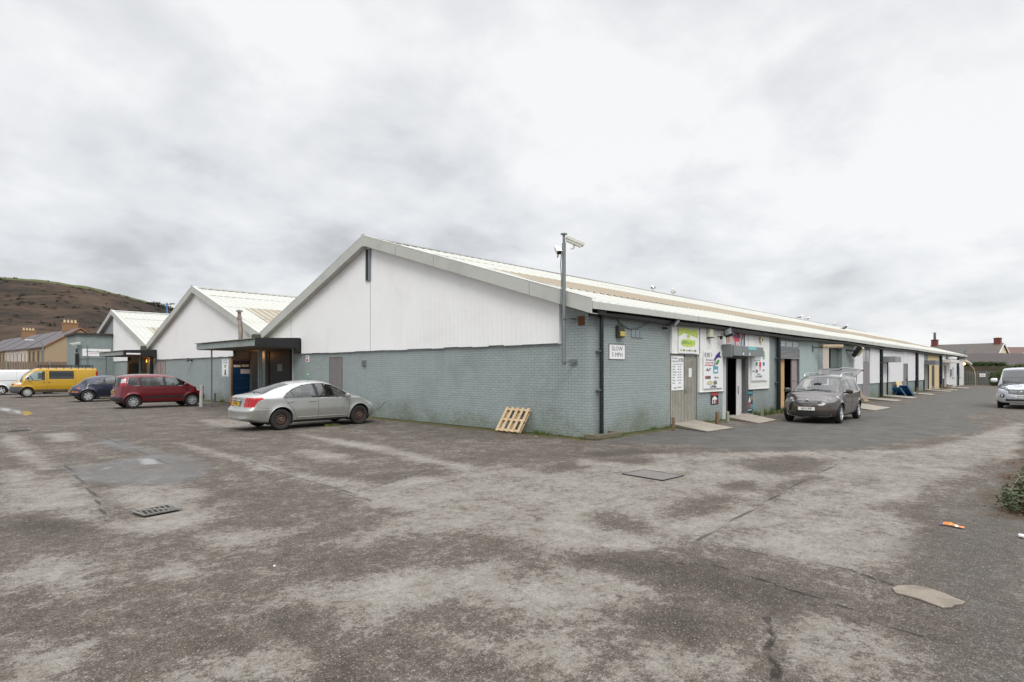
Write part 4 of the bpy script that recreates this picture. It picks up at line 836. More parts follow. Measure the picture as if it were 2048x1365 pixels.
T = Matrix.Translation((.12, -.34, .06)) @ Matrix.Rotation(R(40), 4, 'Y') @ Matrix.Rotation(R(-25), 4, 'X'); m = MB(); m.box(-.05, .03, -.14, .14, -.18, .18, BLK, T); m.box(-.058, -.05, -.11, .11, -.14, .14, GALV, T); m.build('lamp_head', None, e)
e = empty('floodlight', (4.02, 0, 3.2), 0, 'black floodlight on the brick left of the grass poster', 'floodlight')
m = MB(); m.tube([(-.1, 0, -.08), (-.15, -.18, -.1)], .03); m.tube([(-.2, -.15, .0), (.0, -.3, .04)], .025); m.build('bracket', BLK, e)
T = Matrix.Translation((.06, -.3, .08)) @ Matrix.Rotation(R(-30), 4, 'Y'); m = MB(); m.box(-.16, .16, -.1, .1, -.04, .04, GALV, T); m.box(-.17, .17, -.11, .11, .04, .055, BLK, T); m.build('lamp_head', None, e)
e = empty('floodlight', (18.7, -.0, 2.92), 0, 'rusty cream floodlight sticking out above the parked brown car', 'floodlight')
m = MB(); m.box(-.1, .0, -.06, 0, -.2, .12, GALV); m.tube([(0, -.05, 0), (.2, -.4, .0)], .03, BLK); m.build('bracket', None, e)
m = MB(); T = Matrix.Translation((.55, -.7, .06)) @ Matrix.Rotation(R(-50), 4, 'Z'); m.box(-.5, .5, -.2, .2, -.08, .08, M('rusty_cream', srgb(176, 158, 128), .6, dirt=srgb(120, 80, 50), dscale=6), T); m.build('lamp_head', None, e, bevel=.04)
e = empty('floodlight', (25.2, -.0, 3.0), 0, 'black and cream twin floodlight hanging beside the white cladding', 'floodlight')
m = MB(); m.tube([(-.6, -.05, -.05), (0, -.3, -.1), (.4, -.35, .1)], .05, BLK); m.tube([(-.3, -.05, -.5), (-.25, -.2, -.1)], .03, GALV); m.build('bracket', None, e)
m = MB(); T = Matrix.Translation((.3, -.45, -.15)) @ Matrix.Rotation(R(35), 4, 'X'); m.box(-.3, .5, -.05, .12, -.28, .3, M('cream_lens', srgb(198, 190, 150), .5), T); m.box(-.36, -.3, -.1, .15, -.34, .36, BLK, T); m.build('lamp_head', None, e, bevel=.03)
e = empty('floodlight', (63.6, -.05, 3.02), 0, 'long white floodlight under the eave near the far windows', 'floodlight'); m = MB(); m.box(-1.4, 1.2, -.6, -.1, -.05, .16, WHT); m.build('lamp_head', None, e, bevel=.04); m = MB(); m.box(-.05, .05, -.1, .0, -.1, .1); m.build('bracket', BLK, e)
e = empty('wall_lamp', (76.25, .15, 2.58), 0, 'glowing orange lamp at the far end corner of the warehouse', 'lamp'); m = MB(); m.lathe([(0, -.16), (.14, -.1), (.16, 0), (.14, .1), (0, .16)], (.1, -.16, 0)); m.build('lamp_lens', M('lit_orange', (1, .5, .15), .5, emit=((1, .42, .1), 9)), e, smooth=True); m = MB(); m.box(-.05, .3, -.1, .0, .15, .22); m.build('bracket', BLK, e)
m = MB(); m.tube([(76.2, -.1, 3.05), (77.6, -.6, 2.55)], .12); tag(m.build('sloping_canopy_edge', WHT), 'white sloping porch edge sticking out past the far corner', 'porch')
# ---------------------------------------------------------------- camera pole at the gable corner
e = empty('camera_pole', (-.42, .49, 0), 0, 'tall grey pole with bracket arms fixed to the gable corner', 'pole')
m = MB(); m.tube([(0, 0, 1.92), (0, 0, 5.18)], .052, n=14); m.tube([(0, 0, 5.18), (0, 0, 5.4)], .036, n=12); m.lathe([(0, 5.4), (.09, 5.4), (.09, 5.43), (0, 5.44)]); m.build('pole', GALV, e, smooth=True)
for z in (2.02, 3.18):
    m = MB(); m.box(-.06, .40, -.08, -.02, z-.02, z+.02); m.box(.402, .418, -.13, .13, z-.08, z+.08); m.tube([(0, 0, z-.02), (0, -.15, z)], .014); m.lathe([(.062, z-.03), (.062, z+.03)], n=14); m.build('bracket', GALV, e)
m = MB(); m.tube([(-.05, .04, 5.0), (-.075, .05, 4.6), (-.055, .04, 4.2), (-.07, .05, 3.6), (-.05, .05, 3.3)], .012); m.build('cable', TXG, e)
def cctv(loc, rz, ry, label, s=1.0, grp=None):
    e = empty('security_camera', loc, rz, label, 'camera', grp); e.scale = (s,)*3
    T = Matrix.Rotation(R(ry), 4, 'Y'); W_ = M('camera_housing', srgb(214, 214, 206), .45, dirt=srgb(120, 122, 90), dscale=7, damt=.4)
    m = MB(); m.box(-.17, .17, -.055, .055, -.045, .05, W_, T); m.box(-.19, .22, -.068, .068, .05, .06, W_, T); m.box(-.19, .22, -.068, -.06, .0, .05, W_, T); m.box(-.19, .22, .06, .068, .0, .05, W_, T); m.build('housing', None, e, bevel=.006)
    m = MB(); m.box(.171, .175, -.045, .045, -.035, .04, BLK, T); m.build('lens_glass', None, e)
    m = MB(); m.tube([(0, 0, -.05), (0, 0, -.11), (-.07, 0, -.14)], .02, W_); m.build('mount', None, e); return e
cctv((-.53, .60, 4.98), R(-130), 28, 'white security camera pointing down on the left of the tall pole', 1.15)
cctv((-.25, .28, 5.19), R(-40), 22, 'white security camera with mossy hood on the right of the tall pole', 1.25)
cctv((-2.78, 50.5, 3.98), R(-165), 12, 'white security camera on the edge of the flat-roofed block', 1.9)
e = empty('camera_mast', (74.3, -.28, 0), 0, 'pale pole with camera above the far end of the roof', 'pole'); m = MB(); m.tube([(0, 0, 3.1), (0, 0, 4.05)], .07); m.box(-.2, .2, -.45, .4, 4.05, 4.2); m.build('mast', GALV, e)

# ---------------------------------------------------------------- small street things
def ramp_(poly, zi, label, n=0):
    """wedge from the threshold (first two points) to the ground"""
    z = [zi, zi, .012, .012]; vs = [(p[0], p[1], 0) for p in poly]+[(p[0], p[1], q) for p, q in zip(poly, z)]
    m = MB(); m.add(vs, [(4,5,6,7),(0,1,5,4),(1,2,6,5),(2,3,7,6),(3,0,4,7)], CONC); return tag(m.build('door_ramp', None), label, 'ramp', 'concrete ramps along the long wall')
ramp_([(4.37,-.01),(6.15,-.01),(5.29,-1.65),(3.67,-1.57)], .10, 'concrete ramp in front of the grey timber double door')
ramp_([(8.35,-.01),(10.45,-.01),(9.22,-1.6),(7.47,-1.61)], .11, 'concrete ramp in front of the white entrance door')
ramp_([(20.3,-.01),(23.9,-.01),(20.1,-3.05),(17.4,-2.96)], .10, 'wide concrete ramp behind the brown car')
for a, b_, l in ((28.2, 30.0, 'concrete ramp in front of the tall glazed grey door'), (33.0, 35.2, 'concrete ramp beside the blue tipped trolley'), (40.2, 42.2, 'concrete ramp in front of the narrow grey door in the white cladding'), (49.0, 51.4, 'concrete ramp in front of the far slatted roller shutter'), (53.2, 55.2, 'concrete ramp in front of the cream wall'), (60.4, 64.0, 'concrete ramp under the white far porch')):
    ramp_([(a,-.01),(b_,-.01),(b_-1.2,-2.0),(a-1.2,-2.0)], .09, l)
BRW = M('stained_post_wood', srgb(118, 98, 76), .85, var=.2, scale=15); GWD = M('grey_green_post_wood', srgb(140, 144, 128), .85, var=.15, scale=15)
for (x, y), h_, mt, l in (((3.46,-.61), .38, BRW, 'short brown timber post at the left corner of the first ramp'), ((6.26,-.71), .40, BRW, 'short brown timber post between the two nearest ramps, left one'), ((7.04,-.72), .38, GWD, 'short grey green timber post at the left edge of the entrance ramp'), ((10.75,-.5), .31, GWD, 'short grey post in the weeds right of the entrance ramp'),
    ((40.0,-1.0), .5, BRW, 'short post beside the ramp of the narrow grey door'), ((50.6,-1.1), .55, BRW, 'short post in front of the slatted shutter'), ((54.0,-1.1), .5, BRW, 'short post in front of the cream wall'), ((60.6,-1.1), 1.25, GALV, 'tall thin post in front of the far white porch')):
    m = MB(); a = .045; m.box(-a, a, -a, a, 0, h_); tag(m.build('timber_post' if h_ < 1 else 'steel_post', mt, None, loc=(x, y, 0), rot=(R((x*7) % 3-1.5), R((x*5) % 4-2), R(x*9)), bevel=.006), l, 'post', 'short posts along the ramps' if h_ < 1 else None)
m = MB(); m.tube([(0,0,0),(0,0,1.04)], .088, n=16); m.lathe([(.088, 1.03), (.095, 1.03), (.095, 1.06), (0, 1.07)], n=16); tag(m.build('bollard', M('scuffed_bollard', srgb(170, 174, 168), .6, dirt=srgb(150, 84, 70), dscale=4, damt=.6), None, smooth=True, loc=(-2.54, 21.42, 0), rot=(R(1), R(1.5), 0)), 'scuffed pale round bollard at the nose of the red car', 'bollard')
m = MB(); m.box(-.05, .05, -.05, .05, 0, .5); tag(m.build('stub_post', TXG, None, loc=(-.45, 25.6, 0)), 'short dark stub post by the brick wall left of the blue door', 'post')
# kerb box round the corner downpipe
m = MB(); m.box(-.22, .95, -.42, -.34, 0, .13); m.box(-.22, -.14, -.34, -.02, 0, .13); m.box(.87, .95, -.34, -.02, 0, .13); tag(m.build('gully_surround', M('mossy_kerb', srgb(112, 104, 90), .9, var=.2, scale=10, bmp=.3, dirt=srgb(70, 76, 48), dscale=6), None, bevel=.01), 'low concrete surround at the foot of the corner downpipe', 'kerb')
# pallets
def pallet(name, loc, rot, label, mat, w=.95, h=.82):
    e = empty(name, loc, 0, label, 'pallet', 'pallets leaning on the wall'); e.rotation_euler = rot
    for k in range(5):
        x = -w/2+.05+k*(w-.1)/4; m = MB(); m.box(x-.048, x+.048, -.018, 0, 0, h); m.build('deck_board', mat, e, bevel=.003)
    for z in (.06, h/2, h-.06): m = MB(); m.box(-w/2, w/2, .001, .075, z-.035, z+.035); m.build('stringer', mat, e, bevel=.003)
    for k in range(3): x = -w/2+.06+k*(w-.12)/2; m = MB(); m.box(x-.045, x+.045, .076, .092, 0, h); m.build('bottom_board', mat, e, bevel=.003)
    return e
p1 = pallet('pallet', (-.54, 2.49, .03), (R(0), 0, 0), 'pale wooden pallet leaning on the gable brickwork near the corner', WOOD); p1.rotation_euler = (Matrix.Rotation(R(-90), 4, 'Z') @ Matrix.Rotation(R(-36), 4, 'X')).to_euler()
p2 = pallet('pallet', (25.2, -.95, .02), (0, 0, 0), 'dirty whitish pallet leaning on the wall behind the brown car', M('dirty_pallet', srgb(176, 160, 136), .8, dirt=srgb(90, 80, 70), dscale=6), 1.5, 1.25); p2.rotation_euler = (R(-38), 0, R(6))
# blue tipped trolley
BL2 = M('blue_plastic', srgb(46, 98, 138), .45, var=.05); e = empty('tipped_trolley', (35.6, -.7, 0), R(-12), 'blue trolley tipped on its side against the white cladding', 'trolley')
for k, (dx, yy) in enumerate(((-.9, -.1), (.35, -.25))):
    T = Matrix.Translation((dx, yy, .1)) @ Matrix.Rotation(R(34), 4, 'Y'); m = MB(); m.box(-.9+.3*(1-k), .9, -.35, .3, .45, .5, BL2, T); m.box(-.9+.3*(1-k), .9, -.35, -.31, .3, .45, BL2, T); m.box(-.9+.3*(1-k), .9, .26, .3, .3, .45, BL2, T); m.build('side_panel', None, e, bevel=.01)
e.scale = (.74, .85, .74)
m = MB(); m.tube([(-1.1, 0, .03), (-.6, 0, .7), (.6, -.1, .12), (1.2, -.1, .05)], .03); m.build('frame', BL2, e); m = MB(); m.lathe([(.0, -.03), (.14, -.03), (.14, .03), (0, .03)], (.2, -.1, .15), 'y'); m.lathe([(.0, -.03), (.14, -.03), (.14, .03), (0, .03)], (-.4, -.1, .15), 'y'); m.build('wheel', BLK, e)
m = MB(); T = Matrix.Translation((37.6, -.35, .5)) @ Matrix.Rotation(R(-15), 4, 'X'); m.box(-.9, .9, -.02, .02, -.5, .5, M('scrap_board', srgb(206, 190, 150), .8, dirt=srgb(190, 120, 80), dscale=3), T); tag(m.build('scrap_board'), 'cream scrap board leaning behind the blue trolley', 'board')
# drains, cover, patch, litter
def grate(loc, rz, w, h, label):
    m = MB(); f = .035; m.box(-w/2, w/2, -h/2, -h/2+f, 0, .014); m.box(-w/2, w/2, h/2-f, h/2, 0, .014); m.box(-w/2, -w/2+f, -h/2+f, h/2-f, 0, .014); m.box(w/2-f, w/2, -h/2+f, h/2-f, 0, .014)
    for k in range(7):
        x = -w/2+f+.02+k*(w-2*f-.04)/6; m.tube([(x-.03, -h/2+f, .006), (x+.03, h/2-f, .006)], .011, n=6)
    m.tube([(-w/2+f, h/2-f, .012), (w/2-f, -h/2+f, .012)], .014, n=6)
    g_ = m.build('drain_grate', M('worn_iron', srgb(112, 109, 104), .6, .2, var=.2), None, loc=loc, rot=(0, 0, rz)); tag(g_, label, 'drain', 'iron drain grates in the yard')
    q = MB(); q.box(-w/2+f/2, w/2-f/2, -h/2+f/2, h/2-f/2, -.004, .002); q.build('pit', DKG, g_); return g_
grate((-10.29, -.76, .004), R(8), .46, .38, 'rectangular iron drain grate in the pale tarmac in the left foreground')
grate((-10.15, 13.6, .004), R(0), .5, .6, 'dark drain grate further back on the left of the yard')
m = MB(); m.box(-.31, .31, -.40, .40, 0, .004, M('cover_plate', tuple(v*.5 for v in srgb(154, 146, 142)), .8, 0, var=.25, scale=30, bmp=.4, dirt=tuple(v*.5 for v in srgb(130, 124, 118)), dscale=5)); 
for a in ((-.32, -.31, -.41, .41), (.31, .32, -.41, .41), (-.31, .31, -.41, -.40), (-.31, .31, .40, .41)): m.box(a[0], a[1], a[2], a[3], -.0, .008, M('cover_edge', (.02, .02, .02), .7))
tag(m.build('manhole_cover', None, None, loc=(-3.64, -4.03, .003), rot=(0, 0, R(-4.5))), 'rectangular manhole cover with a dark rim in the middle of the yard', 'manhole cover')
m = MB(); m.prism([(-6.89, -8.14), (-6.79, -8.16), (-6.69, -8.26), (-6.69, -8.37), (-6.73, -8.47), (-6.8, -8.55), (-6.83, -8.61), (-6.91, -8.6), (-6.96, -8.56), (-7.03, -8.55), (-7.09, -8.5), (-7.05, -8.42), (-7.01, -8.34), (-6.99, -8.24), (-6.99, -8.18)], -.002, .008, 'z'); tag(m.build('pale_patch', M('pale_patch', tuple(v*.58 for v in srgb(170, 158, 142)), .85, var=.12, scale=25, bmp=.4, dirt=tuple(v*.5 for v in srgb(130, 120, 108)), dscale=6, damt=.7)), 'pale beige irregular slab lying on the dark tarmac at the lower right', 'slab')
m = MB(); ORG = M('orange_wrapper', srgb(226, 128, 52), .4, var=.15, scale=30); vs = []
for k in range(9):
    t = k/8; y = -8.10-.23*t; x = -4.13+.02*math.sin(t*5); hgt = .022*math.sin(math.pi*min(1, t*1.2+.1))+.008
    vs += [(x-.03, y, .003), (x-.012, y, hgt), (x+.02, y, hgt*.9), (x+.035, y, .003)]
rw = random.Random(4); vs = [(x+rw.uniform(-.003, .003), y, z+rw.uniform(0, .004)) for x, y, z in vs]
WC_ = {0: M('wrapper_blue', srgb(60, 70, 110), .4), 3: M('wrapper_yellow', srgb(220, 170, 80), .4), 5: PAPER}
for k in range(8): m.add([vs[4*k+j] for j in range(4)]+[vs[4*k+4+j] for j in range(4)], [(j, j+4, j+5, j+1) for j in range(3)], WC_.get(k, ORG))
tag(m.build('food_wrapper', None, None, smooth=True), 'crumpled orange wrapper lying on the tarmac at the right', 'litter')
for k, (x, y, s, l) in enumerate(((-4.15, -8.82, .05, 'white scrap of paper beside the verge at the right edge'), (-10.17, -3.92, .016, 'tiny white scrap on the tarmac left of centre foreground'), (-.8, 1.15, .06, 'small pale stone in the moss near the building corner'))):
    m = MB(); m.prism([(-s, -s*.4), (-s*.2, -s*.6), (s, -s*.2), (s*.7, s*.5), (-s*.5, s*.5)], 0, s*.35, 'z'); tag(m.build('paper_scrap' if k < 2 else 'stone', PAPER if k < 2 else CONC, None, loc=(x, y, 0), rot=(0, 0, k)), l, 'litter' if k < 2 else 'stone')
# loose chippings scattered over the yard
gb = MB(); r3 = random.Random(11); GV = [M('chip_light', srgb(150, 144, 136), .8), M('chip_dark', srgb(80, 76, 70), .8)]
for i in range(2600):
    dd = r3.uniform(1.0, 1)*(2.8+22*r3.random()**2); az = R(r3.uniform(-2, 92)); x, y = -12.5+dd*math.cos(az), -9.2+dd*math.sin(az)
    if x > -.05 and y > -.05: continue
    s = r3.uniform(.002, .006)*(1+dd*.05); a = r3.uniform(0, 3)
    gb.add([(x-s*math.cos(a), y-s*math.sin(a), .0), (x+s*math.sin(a), y-s*math.cos(a), 0), (x+s*math.cos(a), y+s*math.sin(a), 0), (x-s*math.sin(a), y+s*math.cos(a), 0), (x, y, s*.9)], [(0,1,4),(1,2,4),(2,3,4),(3,0,4)], GV[i % 4 == 0])
tag(gb.build('gravel', fixn=False), 'loose stone chippings scattered over the worn tarmac', 'gravel', kind='stuff')

# ---------------------------------------------------------------- plants
def leafmat(name, a, b_):
    m, nt, b = nmat(name); n = noise(nt, pos(nt), 3, 4, .7); c = mix(nt, ramp(nt, n, .35, .65), a, b_); nt.links.new(c, b.inputs['Base Color']); b.inputs['Roughness'].default_value = .6
    b.inputs['Specular IOR Level'].default_value = .25; return m
IVY = leafmat('ivy_leaf', srgb(46, 58, 38), srgb(96, 106, 78)); HEDG = leafmat('hedge_leaf', srgb(40, 58, 24), srgb(70, 86, 36)); RUS = leafmat('russet_leaf', srgb(88, 60, 44), srgb(120, 92, 66)); GRS = leafmat('weed_leaf', srgb(72, 92, 40), srgb(108, 118, 62))
BSH = leafmat('bush_leaf', srgb(44, 60, 26), srgb(96, 106, 54))
def leaves(mb, c, rad, n, s, mat, r, flat=0.0):
    for _ in range(n):
        v = Vector((r.gauss(0, 1), r.gauss(0, 1), r.gauss(0, 1))).normalized()*r.uniform(.25, 1)**.5
        p = Vector((c[0]+v.x*rad[0], c[1]+v.y*rad[1], max(.005, c[2]+v.z*rad[2])))
        a = Vector((r.uniform(-1,1), r.uniform(-1,1), r.uniform(-1,1)*(1-flat))).normalized()*s*r.uniform(.6, 1.3)
        q = Vector((r.uniform(-1,1), r.uniform(-1,1), r.uniform(-1,1)*(1-flat))); q = (q-a*q.dot(a)/a.dot(a)).normalized()*s*.55
        mb.add([p-a, p-q*.9, p+a, p+q], [(0,1,2,3)], mat)
r4 = random.Random(21)
e = empty('ivy_clump', (0, 0, 0), 0, 'low clump of ivy and dead leaves at the right edge of the yard', 'plant')
m = MB()
for k in range(34):
    x, y = r4.uniform(-2.75, .6), r4.uniform(-9.7, -8.72)+.12*math.sin(k*1.7)
    leaves(m, (x, y, .14), (.26, .22, .2), 260, .029, IVY if r4.random() < .66 else RUS, r4, .3)
m.build('foliage', None, e, fixn=False)
m = MB()
for k in range(70):
    x, y = r4.uniform(-3.3, 3.2), r4.uniform(-9.4, -8.35); leaves(m, (x, y, .02), (.25, .16, .04), 30, .017, RUS, r4, .7)
m.build('dead_leaves', None, e, fixn=False)
m = MB(); m.tube([(-2.5, -8.62, .2), (-2.1, -8.7, .34), (-1.6, -8.9, .40), (-1.0, -9.3, .38)], [.004, .006, .006, .004]); m.tube([(-1.9, -8.85, .28), (-1.3, -9.05, .45), (-.7, -9.3, .4)], .005); m.build('stem', OLDW, e)
# weeds at the foot of the walls
m = MB()
def tuft(x, y, n, h_):
    for _ in range(n):
        a = r4.uniform(0, 6.28); l = h_*r4.uniform(.5, 1.2); t = r4.uniform(.1, .8); px, py = x+r4.gauss(0, .06), y+r4.gauss(0, .04)
        w_ = .006; m.add([(px-w_, py, 0), (px+w_, py, 0), (px+l*t*math.cos(a)*.6, py+l*t*math.sin(a)*.6, l)], [(0,1,2)], GRS)
for x, y, n, h_ in [(-.12, 1.75, 60, .12), (-.15, 1.5, 60, .12), (-.18, 1.25, 50, .09), (-.1, .9, 30, .07), (-.3, 0, 60, .1), (-.1, -.4, 60, .08), (.5, -.5, 50, .08), (1.0, -.38, 60, .12), (1.6, -.1, 30, .06), (3.2, -.1, 80, .12), (3.9, -.15, 60, .12), (6.6, -.2, 80, .12), (7.2, -.3, 80, .1), (8.0, -.4, 60, .1), (10.9, -.2, 160, .22), (11.6, -.3, 200, .28), (12.4, -.3, 260, .32), (13.2, -.5, 240, .3), (12.9, -.9, 160, .2), (-2.9, 8.0, 50, .08), (-3.1, 8.1, 40, .06), (-.2, 25.2, 80, .2), (-.3, 26.5, 80, .2), (-.4, 28, 60, .2)]: tuft(x, y, n, h_)
for i in range(120): tuft(r4.uniform(-.22, -.05), r4.uniform(.2, 16.5), 9, .035)
for i in range(90): tuft(r4.uniform(.5, 13), r4.uniform(-.35, -.06), 9, .045)
for i in range(60): tuft(r4.uniform(17, 60), r4.uniform(-.4, -.06), 12, .12)
for x, y in ((12.1, -.35), (12.8, -.5), (11.4, -.3)): leaves(m, (x, y, .06), (.25, .2, .09), 120, .03, GRS, r4, .3)
leaves(m, (-2.95, 8.02, .03), (.3, .1, .05), 60, .022, GRS, r4, .3)
tag(m.build('weeds', fixn=False), 'grass tufts and weeds along the foot of the walls', 'weeds', kind='stuff')

# ---------------------------------------------------------------- background left: fence, terrace, lamps
e = empty('board_fence', (0, 58, 0), 0, 'long brown vertical board fence behind the parked vans', 'fence')
m = MB(); FW = M('fence_wood', srgb(128, 112, 96), .85, var=.16, scale=2, dirt=srgb(90, 80, 70), dscale=3)
for k in range(260): x = -46+k*.17; m.box(x, x+.155, .0, .02+.004*(k % 3), 0, 2.56+.02*((k*7) % 5)/5)
m.build('boards', FW, e)
for k in range(15):
    m = MB(); x = -45.5+k*3.0; m.box(x, x+.12, -.1, 0, 0, 2.7); m.build('post', M('fence_post', srgb(140, 136, 126), .85) if k == 0 else bpy.data.materials['fence_post'], e)
UU = Vector((math.cos(R(94.2)), math.sin(R(94.2)), 0)); VV = Vector((UU.y, -UU.x, 0)); E0 = Vector((1.4, 97.7, 0)); ZE, ZD = 5.2, 8.0
RND = [M('tan_roughcast', srgb(164, 144, 116), .9, var=.06), M('buff_render', srgb(170, 142, 104), .9, var=.06), M('pink_grey_render', srgb(196, 176, 164), .9, var=.05), M('cream_house_render', srgb(206, 190, 164), .9, var=.05)]
CHB = brick_mat('buff_chimney_brick', srgb(156, 116, 80), srgb(142, 104, 72), srgb(126, 104, 80), .3, False)
POT = M('chimney_pot', srgb(216, 196, 160), .8)
SL2 = M('terrace_slate', srgb(92, 88, 92), .7, var=.2, scale=1.2, dirt=srgb(116, 92, 78), dscale=.4, damt=.4)
wl = 5.4
seq = [0, 0, 3, 2, 2, 0, 1, 0, 0, 1]
names = ['end terraced house with a bare tan gable, nearest the grey block', 'second terraced house from the tan gable end', 'third terraced house with cream front', 'fourth terraced house with pinkish front', 'fifth terraced house with pinkish front', 'sixth terraced house from the gable end', 'seventh terraced house from the gable end', 'eighth terraced house from the gable end', 'ninth terraced house from the gable end', 'tenth terraced house, furthest from the gable end']
for i in range(10):
    o0 = E0+UU*(i*wl); e = empty('terraced_house', o0, R(94.2), names[i], 'house', 'terrace of slate roofed houses')
    # local: x along the row, y = -VV (away = -y)
    D_ = 8.4; m = MB(); m.prism([(0, 0), (0, ZE), (-D_/2, ZD-.12), (-D_, ZE), (-D_, 0)], .0, wl-.004, 'x'); m.build('wall', RND[seq[i]], e)
    dz = .0 if i % 2 else .04
    m = MB(); sl = (ZD-ZE)/(D_/2); z0 = ZE-.25*sl+.02+dz
    m.prism([(.25, z0), (-D_/2, ZD+dz), (-D_-.25, z0), (-D_-.25, z0+.12), (-D_/2, ZD+.14+dz), (.25, z0+.12)], -.12 if i == 0 else .0, wl, 'x'); rf = m.build('roof', SL2, e)
    m = MB(); m.prism([(.27, z0-.02), (-D_/2, ZD-.02+dz), (-D_-.27, z0-.02), (-D_-.27, z0+.15), (-D_/2, ZD+.17+dz), (.27, z0+.15)], -.2 if i == 0 else -.03, -.121 if i == 0 else .03, 'x'); m.build('barge_strip', M('terracotta_edge', srgb(150, 100, 72), .8) if i == 0 else SL2, rf)
    if i in (1, 6):
        m = MB(); m.box(-.4, .4, -D_/2-.95, -D_/2+.95, ZD-1.0, ZD+1.2, CHB); m.box(-.46, .46, -D_/2-1.02, -D_/2+1.02, ZD+1.05, ZD+1.22, CHB); ch = m.build('chimney', None, rf)
        m = MB()
        for k in range(4): m.lathe([(.15, ZD+1.22), (.13, ZD+1.55), (.17, ZD+1.58), (.17, ZD+1.64), (0, ZD+1.64)], (0, -D_/2-.69+.46*k, 0), n=10)
        # pots stay in the stack mesh: one chimney
        for v in (m,): v.build('chimney_pots', POT, rf)
    for x0 in (.9, 3.4):
        m = MB(); m.box(x0, x0+.85, .0, .03, 3.1, 4.6, M('dark_window', srgb(96, 84, 84), .2) if 'dark_window' not in bpy.data.materials else bpy.data.materials['dark_window']); wn = m.build('window', None, e)
        m = MB(); c_ = WHT if i in (2, 3, 4) else OLDW
        m.box(x0-.1, x0, 0, .06, 3.0, 4.7, c_); m.box(x0+.85, x0+.95, 0, .06, 3.0, 4.7, c_); m.box(x0, x0+.85, 0, .06, 4.6, 4.7, c_); m.box(x0, x0+.85, 0, .06, 3.0, 3.1, c_); m.build('frame', None, wn)
    m = MB(); m.box(1.0, 2.0, 0, .04, 0, 2.1); m.build('door', M('house_door', srgb(90, 60, 50), .5) if i == 0 else bpy.data.materials['house_door'], e)
e = empty('street_lamp', (.5, 92.8, 0), 0, 'grey street lamp with a curved arm in front of the terrace', 'lamp post')
m = MB(); m.tube([(0,0,0),(0,0,1.2),(0,0,5.1),(-.1,0,5.6),(-.5,0,5.85),(-1.0,0,5.9)], [.12,.09,.07,.06,.05,.05]); m.build('pole', GALV, e, smooth=True); m = MB(); m.box(-1.9, -1.0, -.14, .14, 5.84, 5.96); m.build('lamp_head', WHT, e, bevel=.03)
e = empty('mast', (34.1, 158.9, 0), 0, 'slim blue floodlight mast rising behind the third gable roof', 'mast'); m = MB(); m.tube([(0,0,0),(0,0,19.2)], [.24,.19]); m.build('pole', M('mast_blue', srgb(70, 130, 176), .5), e); m = MB(); m.box(-1.1, 1.1, -.06, .06, 18.75, 18.9); m.box(-1.6, -.6, -.3, .3, 18.5, 18.75); m.box(.7, 1.8, -.3, .3, 18.95, 19.2); m.build('lamp_head', GALV, e)

# ---------------------------------------------------------------- background right
e = empty('palisade_fence', (76.9, 0, 0), 0, 'grey green palisade fence across the far end of the yard', 'fence')
m = MB(); PF = M('palisade_green', srgb(118, 124, 122), .6)
for k in range(150):
    y = .6-k*.155; m.prism([(y-.035, 0), (y+.035, 0), (y+.035, 1.62), (y, 1.75), (y-.035, 1.62)], -.02, .0, 'x')
m.build('pales', PF, e); 
for z in (.35, 1.35): m = MB(); m.box(.0, .04, -23, .7, z, z+.06); m.build('rail', PF, e)
for k in range(9): m = MB(); m.box(.04, .14, .6-k*2.75, .7-k*2.75, 0, 1.7); m.build('post', PF, e)
S_ = board('fence_sign', 'white sign with red lettering on the palisade fence', 'sign', (76.86, -1.75, 1.2), FACE_L, .58, .42, PAPER); text('lettering', 'NO\nPARKING', S_, 0, 0, .014, .14, TXR)
m = MB(); m.box(0, .4, -26, 3, 0, 2.28); tag(m.build('stone_wall', brick_mat('old_stone', srgb(96, 86, 68), srgb(70, 66, 52), srgb(48, 45, 38), .8, True, .45, .2), None, loc=(79.0, 0, 0)), 'old mossy stone wall behind the palisade fence', 'wall')
def hedge(name, label, pts, rad, n, s, mat, kind='foliage', cat='hedge', stem=True):
    e = empty(name, (pts[0][0], pts[0][1], 0), 0, label, cat); m = MB()
    for p in pts: leaves(m, (p[0]-pts[0][0], p[1]-pts[0][1], p[2]), rad, n, s, mat, r4)
    m.build(kind, None, e, fixn=False); 
    if stem: m = MB(); [m.tube([(p[0]-pts[0][0], p[1]-pts[0][1], 0), (p[0]-pts[0][0]+.1, p[1]-pts[0][1], p[2])], [.06, .03]) for p in pts[::2]]; m.build('stems', OLDW, e)
    return e
hedge('clipped_hedge', 'dense green clipped hedge above the stone wall', [(83.8+.28*k, 1.2-.42*k, 2.0) for k in range(11)], (.55, .6, .98), 1100, .085, HEDG)
hedge('bush', 'large dark green bush beside the silver van', [(74.2, -3.2, .8), (74.1, -3.8, 1.1), (74.2, -4.5, 1.5), (74.2, -5.3, 1.7), (74.2, -6.2, 1.75), (74.3, -7.2, 1.7)], (.75, .75, .95), 900, .09, BSH, cat='bush')
hedge('bush', 'dark green bush behind the silver van at the right edge', [(74.2, -8.4, 1.5), (74.2, -9.6, 1.55), (74.4, -10.8, 1.5), (74.4, -12.2, 1.5)], (1.0, 1.0, 1.15), 520, .10, BSH, cat='bush')
hedge('bush', 'small russet bush at the foot of the palisade fence', [(75.6, -3.0, .2), (75.4, -3.9, .25)], (.6, .6, .3), 260, .06, RUS, cat='bush', stem=False)
e = empty('bare_sapling', (76.3, -1.15, 0), 0, 'thin bare sapling bending left in front of the palisade fence', 'sapling'); m = MB(); m.tube([(0,0,0),(0,.02,1.2),(0,.15,1.9),(0,.45,2.35),(0,.8,2.6)], [.05,.045,.035,.025,.012]); m.build('trunk', M('pale_bark', srgb(170, 158, 138), .8), e)
